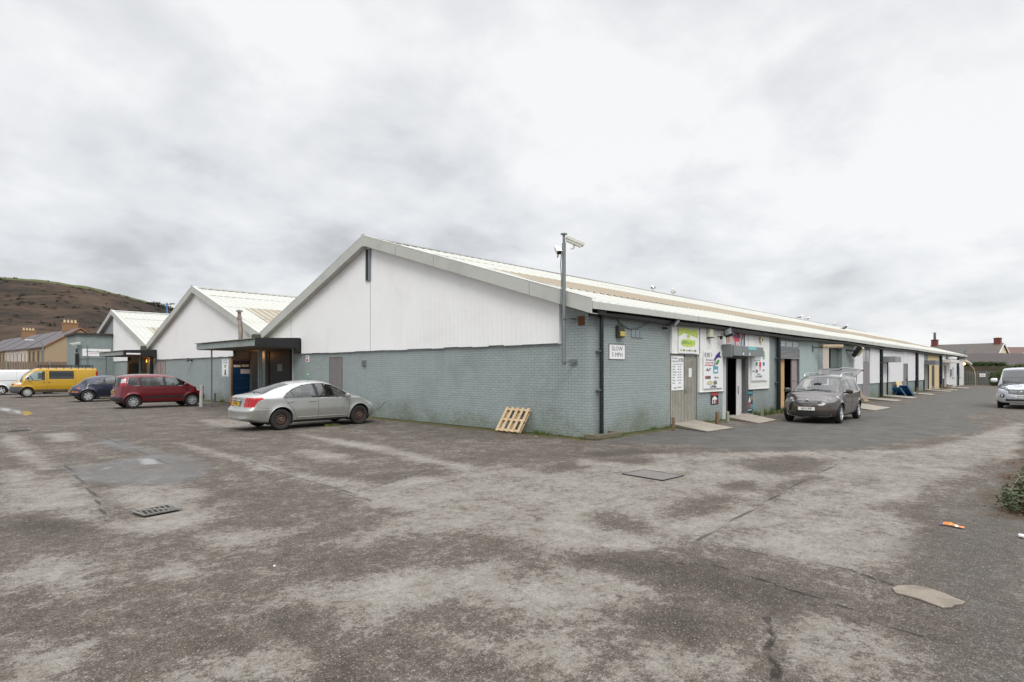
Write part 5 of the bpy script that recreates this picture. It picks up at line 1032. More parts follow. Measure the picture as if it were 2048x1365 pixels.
m = MB(); [m.tube([(0,.1+.1*k,1.9+.1*k),(0.05,.3+.25*k,2.3+.2*k),(.1,.2+.4*k,2.9+.1*k)], [.012,.008,.004], n=5) for k in range(4)]; m.build('twigs', M('twig_yellow', srgb(150, 130, 90), .8), e)
RT = M('right_slate', srgb(98, 92, 88), .8, var=.12, scale=2, dirt=srgb(126, 110, 80), dscale=.3, damt=.5)
def hse(name, label, a, b_, half, zr, ze, wall, roofm, chim=(), barge=True, cat='house'):
    a = Vector((*a, 0)); b_ = Vector((*b_, 0)); L_ = (b_-a).length; ang = math.atan2(b_.y-a.y, b_.x-a.x); e = empty(name, a, ang, label, cat)
    m = MB(); m.prism([(-half, 0), (-half, ze), (0, zr-.1), (half, ze), (half, 0)], 0, L_, 'x'); m.build('wall', wall, e)
    sl = (zr-ze)/half; m = MB(); m.prism([(-half-.3, ze-.3*sl), (0, zr), (half+.3, ze-.3*sl), (half+.3, ze-.3*sl+.14), (0, zr+.14), (-half-.3, ze-.3*sl+.14)], -.2, L_+.2, 'x'); r_ = m.build('roof', roofm, e)
    if barge: m = MB(); m.prism([(-half-.32, ze-.3*sl-.1), (0, zr-.12), (half+.32, ze-.3*sl-.1), (half+.32, ze-.3*sl+.16), (0, zr+.17), (-half-.32, ze-.3*sl+.16)], L_+.2, L_+.26, 'x'); m.build('bargeboard', WHT, r_)
    for x, h_, tall in chim:
        m = MB(); m.box(x-.45, x+.45, -.35, .35, zr-.5, zr+h_); m.box(x-.5, x+.5, -.4, .4, zr+h_-.14, zr+h_); m.build('chimney', RDB, r_)
        m = MB(); m.lathe([(.22, zr+h_), (.19, zr+h_+tall), (0, zr+h_+tall)], (x, 0, 0), n=12); m.build('chimney_pot', TXG if tall > .5 else POT, r_)
    return e
RDB = brick_mat('red_chimney_brick', srgb(128, 66, 58), srgb(112, 58, 52), srgb(100, 80, 72), .4, False)
hse('slate_house', 'slate roofed house with a cream gable and red brick chimneys beyond the hedge', (118.1, 8.9), (115.6, -1.2), 3.4, 6.3, 3.6, M('cream_gable', srgb(226, 206, 178), .85), RT, ((.4, 1.1, 1.3), (9.7, 1.0, .1)))
hse('long_low_building', 'long low brown roofed building behind the stone wall', (90.0, 6.6), (108.0, -12.2), 3.5, 4.15, 2.3, M('dark_render', srgb(110, 100, 92), .9), M('brown_tiles', srgb(74, 68, 66), .8, var=.1, scale=2), barge=False, cat='building')
hse('far_house', 'reddish tiled house roof furthest right in the background', (131, 7.0), (143, -8.0), 5, 6.2, 3.6, M('far_render', srgb(150, 130, 120), .9), M('red_brown_tiles', srgb(108, 84, 78), .85), barge=False)
e = empty('street_lamp', (104.5, -3.9, 0), 0, 'pale street lamp in front of the low brown roof at the right', 'lamp post'); m = MB(); m.tube([(0,0,0),(0,0,4.2),(0,-.3,4.35)], [.14,.1,.08]); m.build('pole', GALV, e); m = MB(); m.box(-.15,.15,-1.3,-.3,4.3,4.45); m.build('lamp_head', WHT, e)

# ---------------------------------------------------------------- birds on the roof
def bird(name, loc, rz, label, body, wing, s=1.0, grp='gulls resting on the ridge'):
    e = empty(name, loc, rz, label, 'bird', grp); e.scale = (s,)*3
    ax = [(-.30,0,.16,.010),(-.24,0,.165,.03),(-.12,0,.175,.075),(0,0,.19,.095),(.10,0,.21,.085),(.16,0,.26,.055),(.19,0,.31,.045),(.225,0,.335,.05),(.26,0,.335,.035),(.285,0,.328,.015),(.33,0,.318,.004)]
    vs = []; n = 12
    for i, (x, y, z, r_) in enumerate(ax):
        for k in range(n): a = 2*math.pi*k/n; vs.append((x-(.3*r_*math.sin(a) if 4 < i < 7 else 0), y+r_*math.cos(a), z+r_*math.sin(a)*1.0))
    fs = [(i*n+k, i*n+(k+1) % n, (i+1)*n+(k+1) % n, (i+1)*n+k) for i in range(len(ax)-1) for k in range(n)]+[tuple(range(n)), tuple(range((len(ax)-1)*n, len(ax)*n))]
    m = MB(); m.add(vs, fs, body); m.tube([(.0, .03, .12), (.01, .03, .0), (.05, .03, .0)], .006, ORB); m.tube([(.0, -.03, .12), (.01, -.03, .0), (.05, -.03, .0)], .006, ORB); m.build('body', None, e, smooth=True)
    for sd_ in (1, -1):
        m = MB(); m.prism([(.10, .23), (.02, .27), (-.14, .23), (-.36, .17), (-.16, .13), (.02, .14)], sd_*.07, sd_*.105, 'y'); m.build('wing', wing, e, bevel=.01)
    return e
GW = M('gull_white', srgb(236, 236, 234), .7, var=.02); GG = M('gull_grey', srgb(120, 122, 126), .7)
for x, rz, l, wm in ((21.3, 40, 'gull with dark wings, nearest on the ridge', TXG), (24.0, 200, 'gull standing second along the ridge', GG), (50.2, -60, 'gull on the ridge, first of the far pair', GG), (52.6, -20, 'gull on the ridge, second of the far pair', GG), (62.4, 30, 'distant gull on the ridge beyond the far pair', GG), (67.0, -45, 'most distant gull on the ridge', GG)):
    bird('gull', (x, 10.45, 6.97), R(rz), l, GW, wm, 1.15)
bird('crow', (48.5, 6.0, 5.58), R(-45), 'black crow on the tan rooflight strip', BLK, BLK, .95, None)
# ================================================================ vehicles
def curve(pts, sig=.05):
    xs = np.arange(pts[0][0]-.5, pts[-1][0]+.5, .01); ys = np.interp(xs, [p[0] for p in pts], [p[1] for p in pts])
    if sig > 0:
        k = np.exp(-.5*(np.arange(-3*sig, 3*sig+.005, .01)/sig)**2); k /= k.sum(); n = len(k)//2
        ys = np.convolve(np.pad(ys, (n, n), 'edge'), k, 'valid')[:len(xs)]
    return lambda x: np.interp(x, xs, ys)
def sstep(x, a, b): t = np.clip((x-a)/(b-a), 0, 1); return t*t*(3-2*t)
def inpoly(x, z, poly):
    r = np.zeros(x.shape, bool); n = len(poly)
    for i in range(n):
        (x0, z0), (x1, z1) = poly[i], poly[(i+1) % n]
        if z0 != z1: r ^= ((z0 > z) != (z1 > z)) & (x < (x1-x0)*(z-z0)/(z1-z0)+x0)
    return r
def snap(X, Z, sel, poly, dist):
    P = np.array(poly)
    for i in range(len(P)):
        a = P[i]; e = P[(i+1) % len(P)]-a; L2 = e@e
        if L2 < 1e-9: continue
        t = np.clip(((X-a[0])*e[0]+(Z-a[1])*e[1])/L2, 0, 1); qx = a[0]+t*e[0]; qz = a[1]+t*e[1]
        d_ = np.hypot(X-qx, Z-qz); k = sel & (d_ < dist); X[k] = qx[k]; Z[k] = qz[k]
def paint(name, col, metal=.0, rough=.32, dirt=None, damt=.3, coat=.8):
    m = M(name, col, rough, metal, .03, 3, 0, coat, dirt, 1.2, damt); return m
GLS = glass_mat('car_glass', (.66, .74, .72), .95, .95); GLD = glass_mat('dark_car_glass', (.3, .33, .33), .9, .4)
TYR = M('tyre_rubber', (.022, .022, .022), .85, var=.2, scale=20); WEL = M('wheel_well', (.008, .008, .008), 1)
TRIM = M('matt_black_trim', (.02, .02, .022), .55); CHR = M('chrome', (.62, .63, .64), .15, 1, var=0); SEAT = M('seat_fabric', (.05, .05, .055), .9)
INT = M('interior_plastic', (.03, .03, .032), .8); REDL = M('red_lens', srgb(172, 14, 24), .2, coat=.5, var=.2, scale=25); CLR = M('clear_lens', srgb(200, 204, 206), .1, .3, var=.25, scale=30, coat=1)
AMB = M('amber_lens', srgb(214, 110, 40), .15, coat=1); PLY = M('yellow_plate', srgb(216, 176, 40), .5, var=.02); PLW = M('white_plate', srgb(226, 226, 222), .5, var=.02); LAMPD = M('lamp_inner', (.075, .078, .082), .25, .2, var=.4, scale=25, coat=.6)
def wheel(parent, x, y, R_, w_, style, side, rimmat):
    """side=+1 left, -1 right; outer face away from the body"""
    e = MB(); s_ = side
    pr = [(R_*.62, -w_/2), (R_*.80, -w_/2), (R_*.93, -w_*.48), (R_*.985, -w_*.36), (R_, -w_*.2), (R_, w_*.2), (R_*.985, w_*.36), (R_*.93, w_*.48), (R_*.80, w_/2), (R_*.66, w_*.47), (R_*.62, w_*.40)]
    e.lathe([(r, s_*t) for r, t in pr], (0, 0, 0), 'y', 36, TYR); t = e.build('wheel', None, parent, smooth=True, loc=(x, y, R_-.008))
    m = MB(); o = s_*w_*.40; ri = R_*.64
    m.lathe([(ri, o+s_*.012), (ri*.96, o+s_*.014), (ri*.92, o-s_*.01), (ri*.90, o-s_*.06)], (0,0,0), 'y', 32, rimmat)
    m.lathe([(ri*.90, o-s_*.06), (0, o-s_*.065)], (0,0,0), 'y', 24, WEL if style != 'steel' else rimmat)
    def spoke(a, w0, w1, r0, r1, off0, off1):
        c, s2 = math.cos(a), math.sin(a); vs = []
        for r, wd, of in ((r0, w0, off0), (r1, w1, off1)):
            for q in (-1, 1):
                px, pz = r*c-q*wd*s2, r*s2+q*wd*c; vs += [(px, o+s_*of, pz), (px, o+s_*(of-.03), pz)]
        m.add(vs, [(0,4,6,2),(1,3,7,5),(0,1,5,4),(2,6,7,3)], rimmat)
    if style == 'steel':
        m.lathe([(ri*.84, o-s_*.03), (ri*.6, o-s_*.005), (ri*.42, o-s_*.03), (ri*.3, o-s_*.0), (0, o-s_*.0)], (0,0,0), 'y', 30, rimmat)
        for k in range(14): a = 2*math.pi*k/14; m.lathe([(.0, o-s_*.012), (.014, o-s_*.010), (.016, o-s_*.03)], (ri*.72*math.cos(a), 0, ri*.72*math.sin(a)), 'y', 8, WEL)
        for k in range(5): a = 2*math.pi*k/5; m.lathe([(.0, o+s_*.012), (.012, o+s_*.01), (.012, o-s_*.01)], (ri*.22*math.cos(a), 0, ri*.22*math.sin(a)), 'y', 6, CHR)
    elif style == 'cover':
        m.lathe([(ri*.93, o-s_*.0), (ri*.7, o+s_*.015), (ri*.3, o+s_*.02), (0, o+s_*.02)], (0,0,0), 'y', 30, rimmat)
        for k in range(12): a = 2*math.pi*k/12; m.lathe([(0, o+s_*.0185), (.018, o+s_*.0175), (.02, o)], (ri*.68*math.cos(a), 0, ri*.68*math.sin(a)), 'y', 8, WEL)
    else:
        n, w0, w1 = {'six': (6, .045, .048), 'five': (5, .04, .05), 'ten': (9, .018, .030), 'sixbig': (6, .05, .062)}[style]
        for k in range(n): spoke(2*math.pi*(k+.25)/n, w0*.7, w1, ri*.12, ri*.93, .004, .008)
        m.lathe([(ri*.26, o-s_*.01), (ri*.22, o+s_*.012), (0, o+s_*.014)], (0,0,0), 'y', 20, rimmat)
    m.build('rim', None, t); return t
def seat(parent, x, y, z, rear=False, w_=.5):
    m = MB(); T = Matrix.Translation((x, y, z)); m.box(-.25, .25, -w_/2, w_/2, 0, .16, SEAT, T)
    T2 = T @ Matrix.Translation((-.22, 0, .12)) @ Matrix.Rotation(R(-14), 4, 'Y'); m.box(-.06, .06, -w_/2+.02, w_/2-.02, 0, .56, SEAT, T2)
    for q in ((0,) if not rear else (-w_/4, w_/4)): m.box(-.05, .05, q-.13, q+.13, .62, .80, SEAT, T2); m.tube([T2 @ Vector((0, q, .5)), T2 @ Vector((0, q, .66))], .02, SEAT, n=6)
    return m.build('seat', None, parent, bevel=.035)
def vehicle(name, label, loc, rz, sp, group=None, cat='car'):
    car = empty(name, loc, rz, label, cat, group); L_ = sp['L']
    top, belt, bot, plan, roofw, crown = (curve(sp[k], s) for k, s in (('top', sp.get('ts', .05)), ('belt', .08), ('bot', .06), ('plan', .1), ('roofw', .08), ('crown', .1)))
    FS = curve(sp['front'], .03); RS = curve(sp['rear'], .03); cf, cr = sp.get('cf', .28), sp.get('cr', .18)
    ends = [0, .006, .016, .032, .052, .076, .1, .125]
    st = np.array(ends+list(np.arange(.147, L_-.147, sp.get('dx', .024)))+[L_-v for v in ends[::-1]])
    cnt = (5, 17, 13, 22, 18); rings = []
    segid = np.concatenate([np.full(c, i) for i, c in enumerate(cnt)])
    nh = sum(cnt)+1
    X0 = []; Y0 = []; Z0 = []
    for x in st:
        t = max(0, 1-min(x, L_-x)/.12); sh = 1-math.sqrt(max(0, 1-t*t))
        W = float(plan(x))-.10*sh; zb = float(bot(x))+.05*sh; zt = float(top(x))-.06*sh; zs = min(float(belt(x)), zt-.03); rw = min(float(roofw(x))-.08*sh, W-.01)
        ze = max(zt-float(crown(x)), zs+.008); zm = zb+(zs-zb)*sp.get('mid', .55)
        P = [(0, zb), (W*.90, zb), (W, zm), (W*sp.get('bw', .972), zs), (rw, ze), (0, zt)]
        ys = []; zz = []
        for i, c in enumerate(cnt):
            (ya, za), (yb, zb_) = P[i], P[i+1]
            for k in range(c):
                u = k/c; bow = 0
                if i == 1: bow = .012*math.sin(math.pi*u)
                if i == 3: bow = sp.get('bow', .02)*math.sin(math.pi*u)*min(1, (ze-zs)/.3)
                yy = ya+(yb-ya)*u+bow; z_ = za+(zb_-za)*u
                if i == 4: z_ = ze+(zt-ze)*(1-(1-u)**2)
                ys.append(yy); zz.append(z_)
        ys.append(0); zz.append(zt); ys = np.array(ys); zz = np.array(zz)
        for _ in range(sp.get('sm', 4)):
            ys[1:-1] = ys[1:-1]*.5+(ys[:-2]+ys[2:])*.25; zz[1:-1] = zz[1:-1]*.5+(zz[:-2]+zz[2:])*.25
        X0.append(np.full(nh, x)); Y0.append(ys); Z0.append(zz)
    X0 = np.array(X0); Y0 = np.array(Y0); Z0 = np.array(Z0)
    # full ring: right side (negative y) reversed then left
    def full(A, sgn=1): return np.concatenate([A, sgn*A[:, -2:0:-1]], 1)
    X = full(X0); Z = full(Z0); Y = full(Y0, -1); nr = X.shape[1]
    kc = 22; cap = []
    for ring, xe in ((0, 0), (-1, L_)):
        zc = (Z[ring].min()+Z[ring].max())/2; cx_ = []
        for k in range(1, kc+1): f = 1-k/kc*.97; cx_.append((np.full(nr, xe), Y[ring]*f, zc+(Z[ring]-zc)*f))
        cap.append(cx_)
    rowsX = [c[0] for c in cap[0][::-1]]+list(X)+[c[0] for c in cap[1]]; rowsY = [c[1] for c in cap[0][::-1]]+list(Y)+[c[1] for c in cap[1]]; rowsZ = [c[2] for c in cap[0][::-1]]+list(Z)+[c[2] for c in cap[1]]
    X = np.array(rowsX); Y = np.array(rowsY); Z = np.array(rowsZ); Wx = plan(np.clip(X, 0, L_))
    wf = sstep(X, L_-sp.get('fl', .7), L_); wr = 1-sstep(X, 0, sp.get('rl', .7)); yy2 = np.clip(np.abs(Y)/Wx, 0, 1)**2.4
    X = X+wf*(FS(Z)-cf*yy2)+wr*(RS(Z)+cr*yy2)
    nrow = X.shape[0]
    # flare over the wheels
    sg = np.concatenate([segid, [4], segid[::-1][:nr-nh]]) if False else None
    sidx = np.zeros(nr, int); sidx[:nh-1] = segid; sidx[nh-1:] = segid[::-1][:nr-nh+1]
    kind = np.zeros((nrow, nr), int)   # 0 body band, 1 rear cap, 2 front cap
    kind[:kc] = 1; kind[nrow-kc-1:] = 2
    Xf, Yf, Zf = X.ravel().copy(), Y.ravel().copy(), Z.ravel().copy()
    rA = sp['ra']
    band = np.tile(np.isin(sidx, (1, 2, 3)) | np.isin(np.roll(sidx, 1), (1, 2, 3)), nrow)
    for xw in sp['wx']:
        d_ = np.hypot(Xf-xw, Zf-sp['R']); f = np.exp(-((d_-rA)/.06)**2)*sp.get('flare', .015); Yf += np.where(band, np.sign(Yf)*f, 0)
        if sp.get('fender'):
            f = np.clip(1-d_/(rA+.16), 0, 1)**.5*sp['fender']*np.where(Zf > .2, 1, 0); Yf += np.where(band, np.sign(Yf)*f, 0)
        k = band & (np.abs(d_-rA) < .017) & (np.abs(Yf) > .5); u = (Xf-xw)/np.maximum(d_, 1e-6); v = (Zf-sp['R'])/np.maximum(d_, 1e-6); Xf[k] = xw+u[k]*rA; Zf[k] = sp['R']+v[k]*rA
    for poly in sp.get('snap', []): snap(Xf, Zf, band, poly, .016)
    i_, j_ = np.meshgrid(np.arange(nrow-1), np.arange(nr), indexing='ij'); i_ = i_.ravel(); j_ = j_.ravel(); j2 = (j_+1) % nr
    F = np.stack([i_*nr+j_, (i_+1)*nr+j_, (i_+1)*nr+j2, i_*nr+j2], 1)
    fx, fy, fz = Xf[F].mean(1), Yf[F].mean(1), Zf[F].mean(1); fs = sidx[j_]; fk = np.where(i_ < kc, 1, np.where(i_ >= nrow-kc-1, 2, 0))
    side = (fs >= 1) & (fs <= 3) & (fk == 0)
    cls = np.full(len(F), -1)
    for xw in sp['wx']: cls[((fs <= 3) & (fk == 0)) & (np.hypot(fx-xw, fz-sp['R']) < rA) & (np.abs(fy) > .52)] = -9
    regs = sp['regs'](fx, fy, fz, fs, fk, side)
    for n_, (nm, mt, msk) in enumerate(regs):
        k = (cls == -1) & msk
        cls[k] = n_ if nm != 'cut' else -9
    V = np.stack([Xf, Yf, Zf], 1)
    a_, b2_, c2_ = V[F[:, 0]], V[F[:, 1]], V[F[:, 2]]; nn = np.cross(b2_-a_, c2_-a_)
    if (nn*(a_-np.array([L_/2, 0, .7]))).sum() < 0: F = F[:, ::-1]
    def mk(nm, sel, mt):
        if sel.sum() == 0: return None
        f_ = F[sel]; u, inv = np.unique(f_, return_inverse=True); f2 = inv.reshape(f_.shape)
        me = bpy.data.meshes.new(nm); me.from_pydata(V[u].tolist(), [], f2.tolist()); me.materials.append(mt); me.polygons.foreach_set('use_smooth', [True]*len(me.polygons)); me.update()
        o = bpy.data.objects.new(nm, me); COL.objects.link(o); o.parent = car; return o
    body = mk('body', cls == -1, sp['paint'])
    for n_, (nm, mt, msk) in enumerate(regs):
        if nm == 'cut': continue
        s_ = cls == n_
        if nm in ('window', 'door', 'head_light', 'tail_light', 'fog_light', 'sill_strip', 'sill') or nm.endswith('_pair'):
            nm2 = nm.replace('_pair', ''); mk(nm2, s_ & (fy > 0), mt); mk(nm2, s_ & (fy < 0), mt)
        else: mk(nm, s_, mt)
    bvh = BVHTree.FromPolygons(V.tolist(), F[cls != -9].tolist())
    def onside(x, z, s_, out=.0):
        h_ = bvh.ray_cast(Vector((x, s_*3, z)), Vector((0, -s_, 0))); 
        return Vector((x, (h_[0].y if h_[0] else s_*.8)+s_*out, z))
    def onfront(y, z, out=0, rear=False):
        d_ = 1 if rear else -1; h_ = bvh.ray_cast(Vector((-3 if rear else L_+3, y, z)), Vector((d_, 0, 0))); x = h_[0].x if h_[0] else (0 if rear else L_)
        return Vector((x-d_*out, y, z))
    # seams
    for s_ in (1, -1):
        m = MB()
        for pl in sp.get('seams', []):
            pts = []
            for a, b_ in zip(pl[:-1], pl[1:]):
                n = max(2, int(math.hypot(b_[0]-a[0], b_[1]-a[1])/.06))
                pts += [onside(a[0]+(b_[0]-a[0])*k/n, a[1]+(b_[1]-a[1])*k/n, s_, -.0008) for k in range(n)]
            pts.append(onside(pl[-1][0], pl[-1][1], s_, -.0008)); m.tube(pts, .0045, n=5)
        if m.v: m.build('panel_gap', WEL, body)
        m = MB()   # wheel arch lips
        for xw in sp['wx']:
            a0 = math.asin(max(-1, min(1, (sp.get('lip0', .22)-sp['R'])/rA))); pts = []
            for k in range(25): a = a0+(math.pi-2*a0)*k/24; pts.append(onside(xw+(rA+.008)*math.cos(a), sp['R']+(rA+.008)*math.sin(a), s_, .0))
            m.tube(pts, .011, n=6)
        m.build('arch_lip', sp.get('lipmat', sp['paint']), body, smooth=True)
    # wells, floor, cabin tub
    m = MB(); mw = float(plan(L_/2))
    for xw in sp['wx']:
        for s_ in (1, -1):
            vs = []; n = 20
            for k in range(n+1):
                a = R(-25)+R(230)*k/n
                for y in (mw-.035, mw-.34): vs.append((xw+(rA+.006)*math.cos(a), s_*y, sp['R']+(rA+.006)*math.sin(a)))
            m.add(vs, [(2*k, 2*k+1, 2*k+3, 2*k+2) for k in range(n)], WEL); m.add([vs[2*k+1] for k in range(n+1)], [tuple(range(n+1))], WEL)
    xa, xb = sp['cab']; zb = float(bot(L_/2)); zf = sp.get('tub', .75)
    m.box(xa, xb, -mw+.09, mw-.09, zb+.03, zf*.62, INT); m.box(xb-.5, xb, -mw+.12, mw-.12, zf*.6, zf+.12, INT)
    m.box(.6, L_-.6, -mw+.14, mw-.14, zb+.0, zb+.03, WEL)
    m.box(xa-.2, xa+.02, -mw+.14, mw-.14, zb+.05, zf, INT)
    m.build('cabin_floor', None, car)
    for x, y, z, rr, w_ in sp.get('seats', []): seat(car, x, y, z, rr, w_)
    if 'steer' in sp:
        x, y, z = sp['steer']; m = MB(); T = Matrix.Translation((x, y, z)) @ Matrix.Rotation(R(-62), 4, 'Y'); m.tube([T @ Vector((.18*math.cos(a), .18*math.sin(a), 0)) for a in [2*math.pi*k/20 for k in range(21)]], .016, n=6, caps=False); m.tube([T @ Vector((0, -.17, 0)), T @ Vector((0, .17, 0))], .014, n=6); m.build('steering_wheel', TRIM, car)
    for xw in sp['wx']:
        for s_ in (1, -1): wheel(car, xw, s_*(sp.get('trk', mw-.105)), sp['R'], .20, sp['rim'], s_, sp['rimmat'])
    for x, z, w_ in sp.get('handles', []):
        for s_ in (1, -1):
            p = onside(x, z, s_, .022); m = MB(); m.tube([p+Vector((-w_/2, -s_*.025, 0)), p+Vector((-w_/2+.02, 0, .004)), p+Vector((w_/2-.02, 0, .004)), p+Vector((w_/2, -s_*.025, 0))], .012, n=6); m.build('door_handle', sp.get('hmat', sp['paint']), car, smooth=True)
    if 'mirror' in sp:
        x, z, ms = sp['mirror']
        for s_ in (1, -1):
            p = onside(x, z, s_, 0); m = MB(); m.tube([p-Vector((0, s_*.03, .0)), p+Vector((-.02, s_*.09, .01))], .022, TRIM, 6)
            c_ = p+Vector((-.02, s_*(.06+ms*.5), ms*.25)); vs = []; n = 10
            for i, (dy, r1) in enumerate(((-ms*.5, .6), (-ms*.42, .9), (-ms*.1, 1), (ms*.3, .95), (ms*.45, .75), (ms*.5, .4))):
                for k in range(n): a = 2*math.pi*k/n; vs.append((c_.x+.055*r1*math.cos(a)*1.2, c_.y+s_*dy, c_.z+ms*.40*r1*math.sin(a)))
            m.add(vs, [(i*n+k, i*n+(k+1) % n, (i+1)*n+(k+1) % n, (i+1)*n+k) for i in range(5) for k in range(n)]+[tuple(range(n)), tuple(range(5*n, 6*n))], sp.get('mmat', sp['paint'])); m.build('wing_mirror', None, car, smooth=True)
    return car, body, onside, onfront, bvh
def plate(car, p, txt, mat, rear, w_=.52, h_=.112, tilt=0):
    rz = R(-90) if rear else R(90)
    m = MB(); m.box(-w_/2, w_/2, -h_/2, h_/2, -.004, .008, mat); o = m.build('number_plate', None, car, loc=p, rot=(R(90-tilt), 0, rz))
    text('plate_lettering', txt, o, 0, 0, .0095, h_*.92, TXT, sx=.78 if w_ > .45 else .8, bold=.0015); return o
def tubeson(fn, pts): return [fn(*p) for p in pts]

# ---- silver hatchback -------------------------------------------------------
SILV = paint('dusty_silver_paint', srgb(178, 179, 176), .55, .34, srgb(128, 124, 110), .3, .5)
TLP = [(-.1,.70),(.21,.70),(.25,.80),(.33,.885),(.49,.935),(.45,.985),(-.1,.985)]
DLO = [(1.06,.945),(1.2,1.085),(1.42,1.215),(1.75,1.325),(2.1,1.372),(2.45,1.372),(2.78,1.31),(3.05,1.175),(3.34,.985),(3.36,.93),(2.2,.945)]
def regs(x, y, z, s, k, side):
    up = side & (z > .9)
    w_ = inpoly(x, z, DLO) & side
    bp = (np.abs(x-2.16-.10*(1.37-z)) < .055) | (np.abs(x-1.42+.30*(z-.95)) < .014)
    rear = (k == 1)|(x < .55)
    tl = inpoly(x, z, TLP) & (np.abs(y) > .47+.06*np.clip((z-.80)/.18, 0, 1))
    hl = (x > 4.08) & (z > .60) & (z < .79-.02*(x < 4.25)) & (np.abs(y) > .43) & (z > .60+.45*np.clip(4.36-x, 0, .3)-.05)
    return [('window', GLS, w_ & ~bp), ('window_pillar_pair', TRIM, w_ & bp),
        ('rear_glass', GLS, (s == 4) & (k == 0) & (x > .50) & (x < 1.36) & (np.abs(y) < .62-.06*(x-.5)/.86)),
        ('windscreen', GLS, (s == 4) & (k == 0) & (x > 2.66) & (x < 3.44) & (np.abs(y) < .56+.09*(x-2.66)/.78)),
        ('tail_light', REDL, tl), ('head_light', CLR, hl),
        ('lower_grille', TRIM, (k == 2) & (z > .27) & (z < .40) & (np.abs(y) < .5)), ('grille', TRIM, (k == 2) & (z > .60) & (z < .70) & (np.abs(y) < .38)),
        ('sill', TRIM, side & (z < .255) & (x > 1.4) & (x < 3.3))]
sp = dict(L=4.63, R=.318, ra=.372, wx=(1.0, 3.70), paint=SILV, rim='steel', rimmat=M('rusty_steel_rim', srgb(84, 66, 60), .8, .2, var=.25, scale=20), cab=(.75, 3.3), tub=.84, dx=.022,
  top=[(-.2,1.02),(0,1.04),(.2,1.075),(.42,1.10),(.55,1.135),(.9,1.275),(1.3,1.395),(1.7,1.455),(2.1,1.478),(2.5,1.468),(2.75,1.42),(3.1,1.235),(3.42,1.055),(3.55,1.01),(3.9,.955),(4.3,.875),(4.5,.80),(4.8,.70)],
  belt=[(0,.96),(.5,.95),(1.1,.935),(3.3,.925),(3.6,.905),(4.1,.82),(4.63,.68)], bot=[(0,.30),(.35,.22),(.8,.19),(4,.19),(4.63,.22)],
  plan=[(0,.83),(.3,.86),(.9,.878),(3.5,.878),(4.1,.86),(4.4,.83),(4.63,.77)], roofw=[(0,.66),(.45,.64),(.6,.625),(1.3,.555),(2.6,.555),(3.3,.65),(3.5,.70),(4.1,.66),(4.63,.56)],
  crown=[(0,.03),(.5,.03),(1.3,.055),(2.6,.055),(3.4,.04),(4.6,.05)],
  rear=[(.15,.04),(.30,-.04),(.36,-.11),(.40,-.08),(.55,-.09),(.60,-.11),(.64,-.05),(.72,.0),(.9,.02),(1.0,.02),(1.1,.10)], front=[(.15,-.16),(.3,-.02),(.5,0),(.6,-.05),(.75,-.17),(.9,-.3)], cf=.36, cr=.17, rl=.9, fl=1.0,
  snap=[DLO, TLP], regs=regs, seams=[[(3.33,.90),(3.30,.6),(3.26,.28)],[(2.20,.93),(2.22,.6),(2.20,.28)],[(1.12,.93),(1.22,.78),(1.36,.62),(1.45,.45),(1.52,.28)],[(1.52,.275),(3.26,.265)],[(.32,.69),(.62,.66)],[(3.36,.93),(3.7,.97)]],
  seats=[(2.35,.36,.42,False,.5),(2.35,-.36,.42,False,.5),(1.80,0,.36,True,1.2)], steer=(2.95,-.36,.92), handles=[(2.02,.835,.2),(1.28,.84,.2)], mirror=(3.2,.93,.19), flare=.02)
car, body, OS, OF, bv = vehicle('silver_hatchback', 'dusty silver hatchback with a dented rear door and rusty steel wheels by the gable wall', (-5.66, 8.86, 0), R(.5), sp)
m = MB()
for s_ in (1, -1):   # door bottom rub strip and window surround
    m.tube([OS(x, .345, s_, .004) for x in np.arange(1.5, 3.3, .12)], .014, n=6)
m.build('rub_strip', SILV, body, smooth=True)
for s_ in (1, -1):
    m = MB(); P_ = DLO+[DLO[0]]; m.tube([OS(p[0], p[1], s_, .001) for p in P_], .009, n=5); m.build('window_seal', TRIM, body)
pp = OF(0, .80, .012, True); plate(car, pp, 'CP54 PJO', PLY, True, .50, .112, -2)
m = MB(); m.tube([OF(-.34, .885, .02, True), OF(0, .895, .025, True), OF(.34, .885, .02, True)], .016, n=6); m.build('boot_handle', CHR, car)
m = MB(); m.box(pp.x+.004, pp.x+.02, -.30, .30, .715, .875); m.build('plate_recess', M('dirty_recess', srgb(120, 116, 104), .7), car)
m = MB(); m.tube([(.50, -.06, 1.125), (.47, -.25, 1.14), (.52, -.50, 1.135)], [.018, .014, .008], n=6); m.build('rear_wiper', TRIM, car)
m = MB(); m.tube([(4.42, -.70, .42), (4.66, -.62, .50), (4.86, -.56, .64), (4.98, -.54, .68)], [.02, .03, .022, .012], n=6); m.build('loose_bumper_trim', M('loose_trim', srgb(96, 100, 98), .5), car)
m = MB(); 
for s_ in (-1, 1): m.tube([OS(.22, .62, s_, .004), OS(.36, .615, s_, .004), OS(.60, .61, s_, .004)], .010, n=5)
m.tube([OF(y, .335, .006, True) for y in (-.7, -.4, 0, .4, .7)], .014, n=5); m.build('bumper_strip', SILV, body, smooth=True)
m = MB(); m.lathe([(0, 0), (.05, .002), (.052, .01), (0, .014)], (0, 0, 0), 'x', 16); m.build('badge', CHR, car, loc=OF(0, .955, .012, True))
LR = M('light_red_lens', srgb(196, 60, 58), .15, coat=1)
for s_ in (1, -1):
    for z_, r_ in ((.79, .045), (.90, .04)): q = OF(s_*.62, z_, .004, True); m = MB(); m.lathe([(0, -.006), (r_*.7, -.005), (r_, .0), (r_, .006)], q, 'x', 16); m.build('lens_ring', LR, car)

